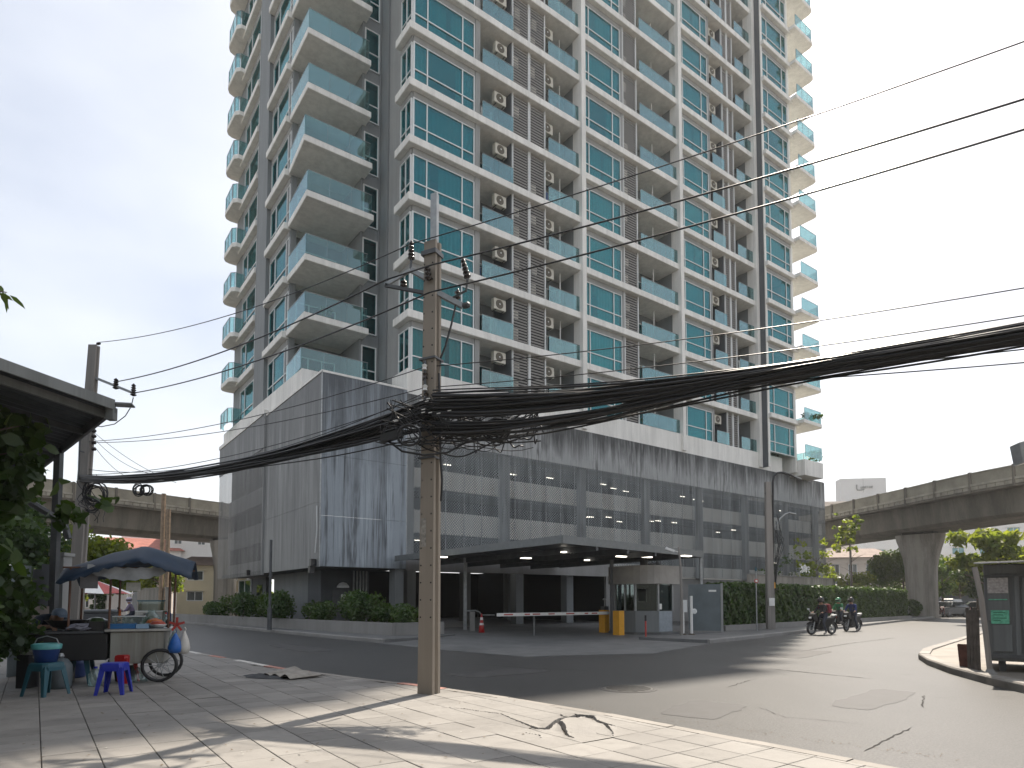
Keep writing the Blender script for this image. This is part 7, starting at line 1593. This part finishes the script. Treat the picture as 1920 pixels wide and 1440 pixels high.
# stools
def stool(label, pos, rz, mat, h=.47, w_=.21):
    t = thing('plastic_stool', label, 'stool', pos, rz, 'plastic stools by the food cart')
    m = MB(); a, b = w_ * .82, w_
    ring = lambda r, z, k=.72: [(x * r, y * r, z) for x, y in ((-k, -1), (k, -1), (1, -k), (1, k), (k, 1), (-k, 1), (-1, k), (-1, -k))]
    vs = ring(a * .9, h) + ring(a, h - .015) + ring(a * 1.03, h - .07); m.add(vs, [tuple(range(8))] + [(i * 8 + j, i * 8 + (j + 1) % 8, (i + 1) * 8 + (j + 1) % 8, (i + 1) * 8 + j) for i in range(2) for j in range(8)]); m.build('seat', mat, t)
    for sx in (-1, 1):
        for sy in (-1, 1):
            m = MB(); p, q_ = Vector((sx * a * .82, sy * a * .82, h - .05)), Vector((sx * b * 1.03, sy * b * 1.03, 0)); u = Vector((sx * .062, 0, 0)); v = Vector((0, sy * .062, 0)); i_ = .75
            top = [p + u * .3 + v * .3, p - u * 1.1 + v * .3, p - u * 1.1 + v * .1, p + u * .1 + v * .1, p + u * .1 - v * 1.1, p + u * .3 - v * 1.1]; bot = [q_, q_ - u * i_, q_ - u * i_ - v * .2, q_ - u * .2 - v * .2, q_ - u * .2 - v * i_, q_ - v * i_]
            m.add(top + bot, [(0, 1, 2, 3, 4, 5), (11, 10, 9, 8, 7, 6)] + [(j, (j + 1) % 6, 6 + (j + 1) % 6, 6 + j) for j in range(6)]); m.build('leg', mat, t)
    for sx, sy in ((1, 0), (-1, 0), (0, 1), (0, -1)): m = MB(); m.obox((sx * a * .98, sy * a * .98, h - .09), (.006 if sx else a * .7, 0, 0), (0, .006 if sy else a * .7, 0), (0, 0, .03)); m.build('apron', mat, t)
    return t
def stp(px, py): g_ = gnd(px, py, .15); return (g_.x, g_.y + .15, .15)
stool('bright blue plastic stool in front of the food cart', stp(202, 1303), R_(12), M['blue'], .48, .20)
stool('teal plastic stool holding the blue bucket, nearest the bush', stp(72, 1306), R_(-14), M['tealp'], .50, .22)
stool('dark teal plastic stool between the bucket stool and the red seat', stp(138, 1283), R_(20), M['tealp'], .55, .21)
g_ = stp(196, 1287); stool('red plastic stool just behind the bright blue one', (g_[0], g_[1] + .35, .15), R_(0), M['red'], .50, .19)
g_ = stp(108, 1275); t = thing('water_drum', 'blue plastic drum between the stools and the pillar', 'drum', (g_[0], g_[1] + .25, .15)); m = MB(); m.lathe([(.19, 0), (.22, .05), (.215, .25), (.225, .27), (.215, .29), (.22, .5), (.18, .56)], (0, 0, 0), 16); m.build('drum', M['bluedeep'], t, smooth=True)
g_ = stp(66, 1306); t = thing('bucket', 'blue plastic bucket lined with a teal bag on the teal stool', 'bucket', (g_[0], g_[1] + .05, .15 + .502)); m = MB(); m.lathe([(.145, 0), (.19, .25), (.195, .26), (.175, .255), (.15, .06), (.001, .05)], (0, 0, 0), 16); m.build('bucket', M['bluedeep'], t, smooth=True); m = MB(); m.lathe([(.198, .20), (.205, .27), (.17, .285), (.12, .24)], (0, 0, 0), 14, cap=False); m.build('bag_liner', simple('teal_bag', (.08, .30, .30), .35, var=.2), t, smooth=True); m = MB(); m.tube([(-.2, 0, .26), (-.15, 0, .36), (0, 0, .40), (.15, 0, .36), (.2, 0, .26)], .008, 5); m.build('handle', M['zinc'], t)
g_ = stp(18, 1295); t = thing('rag', 'crumpled pale cloth on the bush beside the bucket', 'cloth', (g_[0], g_[1] + .2, .75)); m = MB()
for k in range(10): m.obox((qq.uniform(-.15, .15), qq.uniform(-.08, .08), qq.uniform(-.06, .06)), (.07, 0, qq.uniform(-.04, .04)), (0, .05, qq.uniform(-.03, .03)), (.015, 0, .012))
m.build('cloth', simple('pale_cloth', (.40, .39, .36), .9), t); m = MB(); m.box(-.1, -.1, -.6, .1, .1, -.05); m.build('stand', M['blackmetal'], t)
# the vendor bending over the stove
vx = onc(-1.35, .55, 0); J = {'pelvis': (-.12, 0, .92, .15), 'waist': (-.05, 0, 1.02, .145), 'chest': (.20, 0, 1.12, .16), 'neck': (.38, 0, 1.16, .06), 'chin': (.46, 0, 1.12, .072), 'head': (.52, 0, 1.16, .095), 'crown': (.56, 0, 1.20, .085)}
Bn = [('pelvis', 'waist'), ('waist', 'chest'), ('chest', 'neck'), ('neck', 'chin'), ('chin', 'head'), ('head', 'crown')]; Z = {('neck', 'chin'): 2, ('chin', 'head'): 2, ('head', 'crown'): 2, ('pelvis', 'waist'): 1}
for sg_, s in ((1, 'l'), (-1, 'r')):
    J[s + 'sh'] = (.24, sg_ * .19, 1.16, .07); J[s + 'el'] = (.40, sg_ * .25, .98, .05); J[s + 'wrist'] = (.62, sg_ * .17, 1.0, .033); J[s + 'hip'] = (-.12, sg_ * .1, .86, .10); J[s + 'kn'] = (-.04, sg_ * .11, .48, .068); J[s + 'an'] = (-.12, sg_ * .11, .08, .045); J[s + 'toe'] = (.08, sg_ * .12, .04, .04)
    for e, z in ((('chest', s + 'sh'), 0), ((s + 'sh', s + 'el'), 0), ((s + 'el', s + 'wrist'), 2), (('pelvis', s + 'hip'), 1), ((s + 'hip', s + 'kn'), 1), ((s + 'kn', s + 'an'), 1), ((s + 'an', s + 'toe'), 3)): Bn.append(e); Z[e] = z
    hand(J, Bn, Z, s, J[s + 'wrist'][:3], (1, 0, -.2), (0, 0, 1), 2)
p = skin_body('person', 'food vendor in dark clothes and a grey blue cap bending over the cart', J, Bn, Z, vx, R_(-28), [simple('dark_navy_shirt', (.02, .03, .05), .85), jean, SKIN, SHOE])
m = MB(); m.lathe([(.115, -.01), (.118, .03), (.10, .085), (.05, .115), (.001, .12)], (.54, 0, 1.20), 14, cap=False); h_ = m.build('cap', simple('blue_grey_cap', (.14, .19, .26), .7), p, smooth=True); m = MB(); m.obox((.66, 0, 1.19), (.07, 0, -.03), (0, .085, 0), (0, 0, .006)); m.build('peak', simple('cap_peak', (.14, .19, .26), .7), h_)
m = MB(); m.obox((.60, 0, 1.10), (.018, 0, -.006), (0, .014, 0), (.008, 0, .02)); m.build('nose', SKIN, p)
# things further down the side street
t = thing('umbrella', 'red and white market umbrella open over a dark bin behind the cart', 'umbrella', (at(178, 1126, 22).x, 22, .1)); m = MB(); m.tube([(0, 0, 0), (0, 0, 2.2)], .025, 6); m.build('pole', M['zinc'], t)
for k in range(8):
    a, b = k * math.pi / 4, (k + 1) * math.pi / 4; m = MB(); m.add([(0, 0, 2.2), (1.2 * math.cos(a), 1.2 * math.sin(a), 1.72), (1.15 * math.cos((a + b) / 2), 1.15 * math.sin((a + b) / 2), 1.75), (1.2 * math.cos(b), 1.2 * math.sin(b), 1.72), (0, 0, 2.18)], [(0, 1, 2), (0, 2, 3), (4, 2, 1), (4, 3, 2)]); m.build('canopy_panel', M['redpaint'] if k % 2 else M['whitepaint'], t, recalc=False)
t = thing('waste_bin', 'tall dark grey wheeled bin in the side street behind the cart', 'bin', (at(187, 1126, 20).x, 20, .02), R_(20)); m = MB(); m.add([(-.42, -.38, .12), (.42, -.38, .12), (.42, .38, .12), (-.42, .38, .12), (-.52, -.46, 1.2), (.52, -.46, 1.2), (.52, .46, 1.2), (-.52, .46, 1.2)], [(3, 2, 1, 0), (4, 5, 6, 7), (0, 1, 5, 4), (1, 2, 6, 5), (2, 3, 7, 6), (3, 0, 4, 7)]); m.build('body', simple('bin_grey', (.07, .075, .08), .55), t, bevel=.03); m = MB(); m.box(-.55, -.5, 1.205, .55, .5, 1.3); m.build('lid', simple('bin_lid', (.10, .11, .115), .5), t, bevel=.03)
for x in (-.4, .4): m = MB(); m.lathe([(.1, -.04), (.1, .04)], (x, -.3, .1), 10, axis='y'); m.build('wheel', M['blackmetal'], t)
bs, rs = (at(243, 1126, 34).x, 34, 0), R_(200); motorbike('motor scooter with a purple-helmeted rider far down the side street', bs, rs, dgrey, False, None)
p, c = seated('person with a pale purple helmet on a scooter far down the side street', off(bs, rs, -.12), rs, simple('grey_violet_cloth', (.20, .16, .24), .8), jean); face(p, c); helmet(p, c, simple('lilac_helmet', (.45, .40, .50), .4))
bs2, rs2 = (at(108, 1126, 19.5).x, 19.5, .12), R_(250); motorbike('dark scooter parked between the pillar and the grey pole', bs2, rs2, simple('dark_red_gloss', (.10, .015, .02), .25), False, None)
p, c = seated('person in orange with a pale pink helmet waiting on the scooter by the grey pole', off(bs2, rs2, -.12), rs2, simple('orange_cloth', (.60, .20, .02), .8), jean); face(p, c); helmet(p, c, simple('pale_pink_helmet', (.55, .46, .46), .4))
t = thing('food_cart', 'small second food cart with a glass case further down the side street', 'food cart', (at(284, 1126, 38).x, 38, 0), R_(10))
m = MB(); m.box(-.75, -.4, .35, .75, .4, .95); m.build('cabinet', csteel, t); m = MB(); m.box(-.8, -.45, .955, .8, .45, 1.0); m.build('counter', M['steel'], t); m = MB(); m.box(-.6, -.3, 1.001, .6, .3, 1.55); m.build('glass_case', M['clear'], t); m = MB(); m.box(-.65, -.35, 1.551, .65, .35, 1.62); m.build('case_top', M['tealp'], t)
for y in (-.45, .45): m = MB(); torus(m, (.4, y, .3), .26, .04, 16, 6); m.build('wheel', M['blackmetal'], t)
m = MB(); m.box(-.6, -.35, 0, -.54, .35, .349); m.build('leg', M['darksteel'], t)
t = thing('water_drum', 'blue barrel standing beside the second food cart', 'drum', (at(312, 1126, 40).x, 40, 0)); m = MB(); m.lathe([(.26, 0), (.3, .1), (.3, .8), (.25, .88)], (0, 0, 0), 14); m.build('drum', M['bluedeep'], t, smooth=True)
t = thing('white_bag', 'bulging white sack on the ground beside the second food cart', 'sack', (at(302, 1126, 38.5).x, 38.5, 0)); m = MB(); m.lathe([(.3, 0), (.42, .3), (.36, .6), (.1, .85), (.15, .9)], (0, 0, 0), 10); m.build('sack', clearp, t, smooth=True)
# debris, manhole
t = thing('cardboard', 'crumpled grey cardboard sheet lying on the pavement near the kerb', 'cardboard', gnd(548, 1268, .15), R_(-42)); m = MB(); nx, ny = 26, 10
for i in range(nx + 1):
    for j in range(ny + 1): s, t_ = i / nx, j / ny; m.v.append((-.55 + 1.1 * s, -.35 + .7 * t_, .02 + .085 * abs(math.sin(s * 9.5 + .6 * t_)) * (.35 + .65 * s) * (1 - .5 * t_) + (.10 * (1 - s) ** 2 * t_)))
for i in range(nx):
    for j in range(ny): m.f.append([i * (ny + 1) + j, (i + 1) * (ny + 1) + j, (i + 1) * (ny + 1) + j + 1, i * (ny + 1) + j + 1]); m.m.append(0)
o = m.build('sheet', simple('grey_card', (.27, .25, .22), .9, var=.25, scale=5), t); md = o.modifiers.new('t', 'SOLIDIFY'); md.thickness = .008
t = thing('oil_rag', 'black soaked rag on the pavement beside the crumpled cardboard', 'rag', gnd(500, 1269, .152), R_(-30)); m = MB(); q = random.Random(8); ring = [((.62 + q.uniform(-.14, .14)) * math.cos(k * .3927), (.26 + q.uniform(-.07, .07)) * math.sin(k * .3927), .004) for k in range(16)]; m.add(ring + [(x * .6, y * .6, .03 + q.uniform(0, .02)) for x, y, z in ring] + [(0, 0, .02)], [(k, (k + 1) % 16, 16 + (k + 1) % 16, 16 + k) for k in range(16)] + [(16 + k, 16 + (k + 1) % 16, 32) for k in range(16)]); m.build('rag', simple('soaked_cloth', (.03, .032, .036), .7), t)  # raised black patch standing for a dark stain
mh = thing('manhole_cover', 'round ribbed iron manhole cover set in the sunlit road', 'manhole cover', (*xy(gnd(1178, 1291.5)), 0.0), R_(-12)); iron = simple('worn_iron', (.09, .088, .085), .55, .4, var=.25, scale=10)
m = MB(); m.lathe([(.52, .0), (.52, .006), (.46, .007), (.46, .002)], (0, 0, 0), 40, cap=False); m.build('rim', simple('iron_rim', (.055, .054, .053), .7, var=.3, scale=8), mh)
m = MB(); m.lathe([(.45, .001), (.45, .010), (.001, .010)], (0, 0, 0), 40); m.build('cover', iron, mh)
for k in range(9):
    y = -.36 + .09 * k; l = math.sqrt(.40 ** 2 - y * y) if abs(y) < .4 else 0
    m = MB(); m.box(-l, y - .022, .0102, l, y + .022, .018); m.build('rib', iron, mh)

# ------------------------------------------------------------------ life on the balconies and litter on the paving
q = random.Random(31)
cloths = [simple('cloth_%d' % k, c, .9, var=.15) for k, c in enumerate(((.45, .42, .38), (.10, .14, .25), (.40, .10, .10), (.60, .60, .58), (.16, .20, .16)))]
spots_ = [(5.3, .9, 2, 'balcony beside the corner bay'), (5.6, .8, 5, 'balcony beside the corner bay'), (11.2, .8, 1, 'second balcony column'), (11.0, .9, 4, 'second balcony column'), (11.3, .8, 6, 'second balcony column'), (20.2, .9, 0, 'wide balcony column'), (20.9, .9, 3, 'wide balcony column'), (21.6, .8, 6, 'wide balcony column'), (19.9, .9, 8, 'wide balcony column'), (32.3, .8, 2, 'last balcony column'), (32.5, .8, 7, 'last balcony column'), (-3.2, 5.2, 1, 'street corner balcony'), (-2.5, 5.4, 4, 'street corner balcony')]
for k, (u, v, f, txt) in enumerate(spots_):
    if k % 3 != 2:
        t = thing('laundry_rack', f'white laundry rack with clothes on the {txt}, {ORD[f]} storey up', 'laundry rack', W(u, v, zs(f) + .02), TH, 'laundry racks on the balconies')
        m = MB()
        for s_ in (-.45, .45): m.tube([(s_, -.2, 0), (s_, .2, 1.45)], .012, 4); m.tube([(s_, .2, 0), (s_, -.2, 1.45)], .012, 4)
        for y in (-.2, 0, .2): m.tube([(-.5, y, 1.45), (.5, y, 1.45)], .01, 4)
        m.build('rack', M['frame'], t)
        for j in range(4): x = -.42 + .22 * j; m = MB(); l = q.uniform(.45, .85); m.obox((x + .08, (-.2, 0, .2)[j % 3], 1.44 - l / 2), (q.uniform(.07, .11), 0, .01), (0, .012, 0), (0, .02, l / 2)); m.build('garment', cloths[q.randrange(5)], t)
    else:
        t = thing('potted_plant', f'leafy potted plant on the {txt}, {ORD[f]} storey up', 'plant', W(u, v - .4, zs(f) + .02), TH, 'potted plants on the balconies'); m = MB(); m.lathe([(.14, 0), (.2, .35), (.18, .36)], (0, 0, 0), 10); m.build('pot', M['redpaint'], t)
        leaf_cloud('foliage', [((0, 0, .8), (.35, .3, .45)), ((.15, 0, 1.1), (.3, .25, .3))], M['leaf_mid'], t, 160, .2, 200 + k)
def ground_leaves(name, label, cat, n, area, seed, mat, size, z=.155):
    r = np.random.default_rng(seed); vs, fs = [], []
    for k in range(n):
        px, py = area(r); g_ = gnd(px, py, z); a = r.uniform(0, 6.28); s_ = size * r.uniform(.5, 1.3); t = r.uniform(-.2, .4); o_ = len(vs)
        for x, y, zz in ((-1, 0, 0), (0, -.4, .15 + t * .3), (1, 0, .05 + t), (0, .4, .15)): vs.append((g_.x + s_ * (x * math.cos(a) - y * math.sin(a)), g_.y + s_ * (x * math.sin(a) + y * math.cos(a)), z + .002 + abs(zz) * s_))
        fs.append((o_, o_ + 1, o_ + 2, o_ + 3))
    m = MB(); m.add(vs, fs); m.build(name, mat, None, recalc=False, kind='stuff', label=label, cat=cat)
dry = simple('dry_leaf', (.13, .085, .045), .8, var=.4, scale=30)
ground_leaves('fallen_leaves', 'dry brown leaves scattered over the near pavement', 'leaves', 170, lambda r: (r.uniform(0, 1000) ** 1.0, 1260 + 175 * r.uniform(0, 1) ** 1.3), 1, dry, .022)
ground_leaves('litter', 'small pale scraps of litter along the pavement edge', 'litter', 60, lambda r: (r.uniform(0, 900), r.uniform(1255, 1420)), 2, simple('litter_paper', (.45, .44, .40), .8), .016)
ground_leaves('kerb_dust', 'dry leaves and grit gathered in the gutter of the road', 'leaves', 220, lambda r: (lambda t, d: (700 + 1100 * t, 1272 + 158 * t ** .92 - 3 - d))(r.uniform(0, 1), abs(r.normal(0, 5))), 3, dry, .016, .003)

# unseen rain trees and shophouse row, added to block sky light; glass reflects them
for k, (x, y, h, cr) in enumerate(((-10.5, -6.5, 12.5, 6.2), (-1.0, -11.5, 13.5, 6.8), (10.5, -10.5, 12.0, 6.0), (-19, 0.5, 12.0, 6.0))):
    tree('rain_tree', ['spreading rain tree behind the viewpoint beside the shed', 'tallest rain tree behind the viewpoint', 'spreading rain tree behind the viewpoint towards the kiosk', 'spreading rain tree behind the shed'][k], (x, y, 0), h, cr, M['leaf'], 9000, .36, 300 + k, r0=.32, nb=30, squash=.55)
building('four storey grey shophouse row across the street behind the viewpoint', (0, -22, 0), R_(180), 46, 9, 14.5, M['grey'], 4, 12, (2.2, 1.7), name='shophouse_row', cat='building', z0=.5)
m = MB(); cx_, cy_ = 38.4 + 1.6, 60.0 + 1.4; m.tube([(cx_, cy_ - .1, 0), (cx_, cy_ - .1, 5.2), (cx_ - .3, cy_ - .3, 7.0), (cx_ - .3, cy_ - .3, ZS)], .07, 6); m.build('drain_pipe', M['zinc'], via)

# ------------------------------------------------------------------ the hazy air
hz = MB(); hz.box(-140, -45, -1.2, 150, 260, 108)
hm_, hn, hb, ho = new_mat('haze_air'); hn.nodes.remove(hb)
pvol = hn.nodes.new('ShaderNodeVolumePrincipled'); pvol.inputs['Color'].default_value = (.93, .94, .95, 1); pvol.inputs['Density'].default_value = 0.00045; pvol.inputs['Anisotropy'].default_value = 0.35
hn.links.new(pvol.outputs[0], ho.inputs['Volume']); hz.build('haze', hm_, None, kind='stuff', label='pale hot haze filling the air of the street', cat='haze')
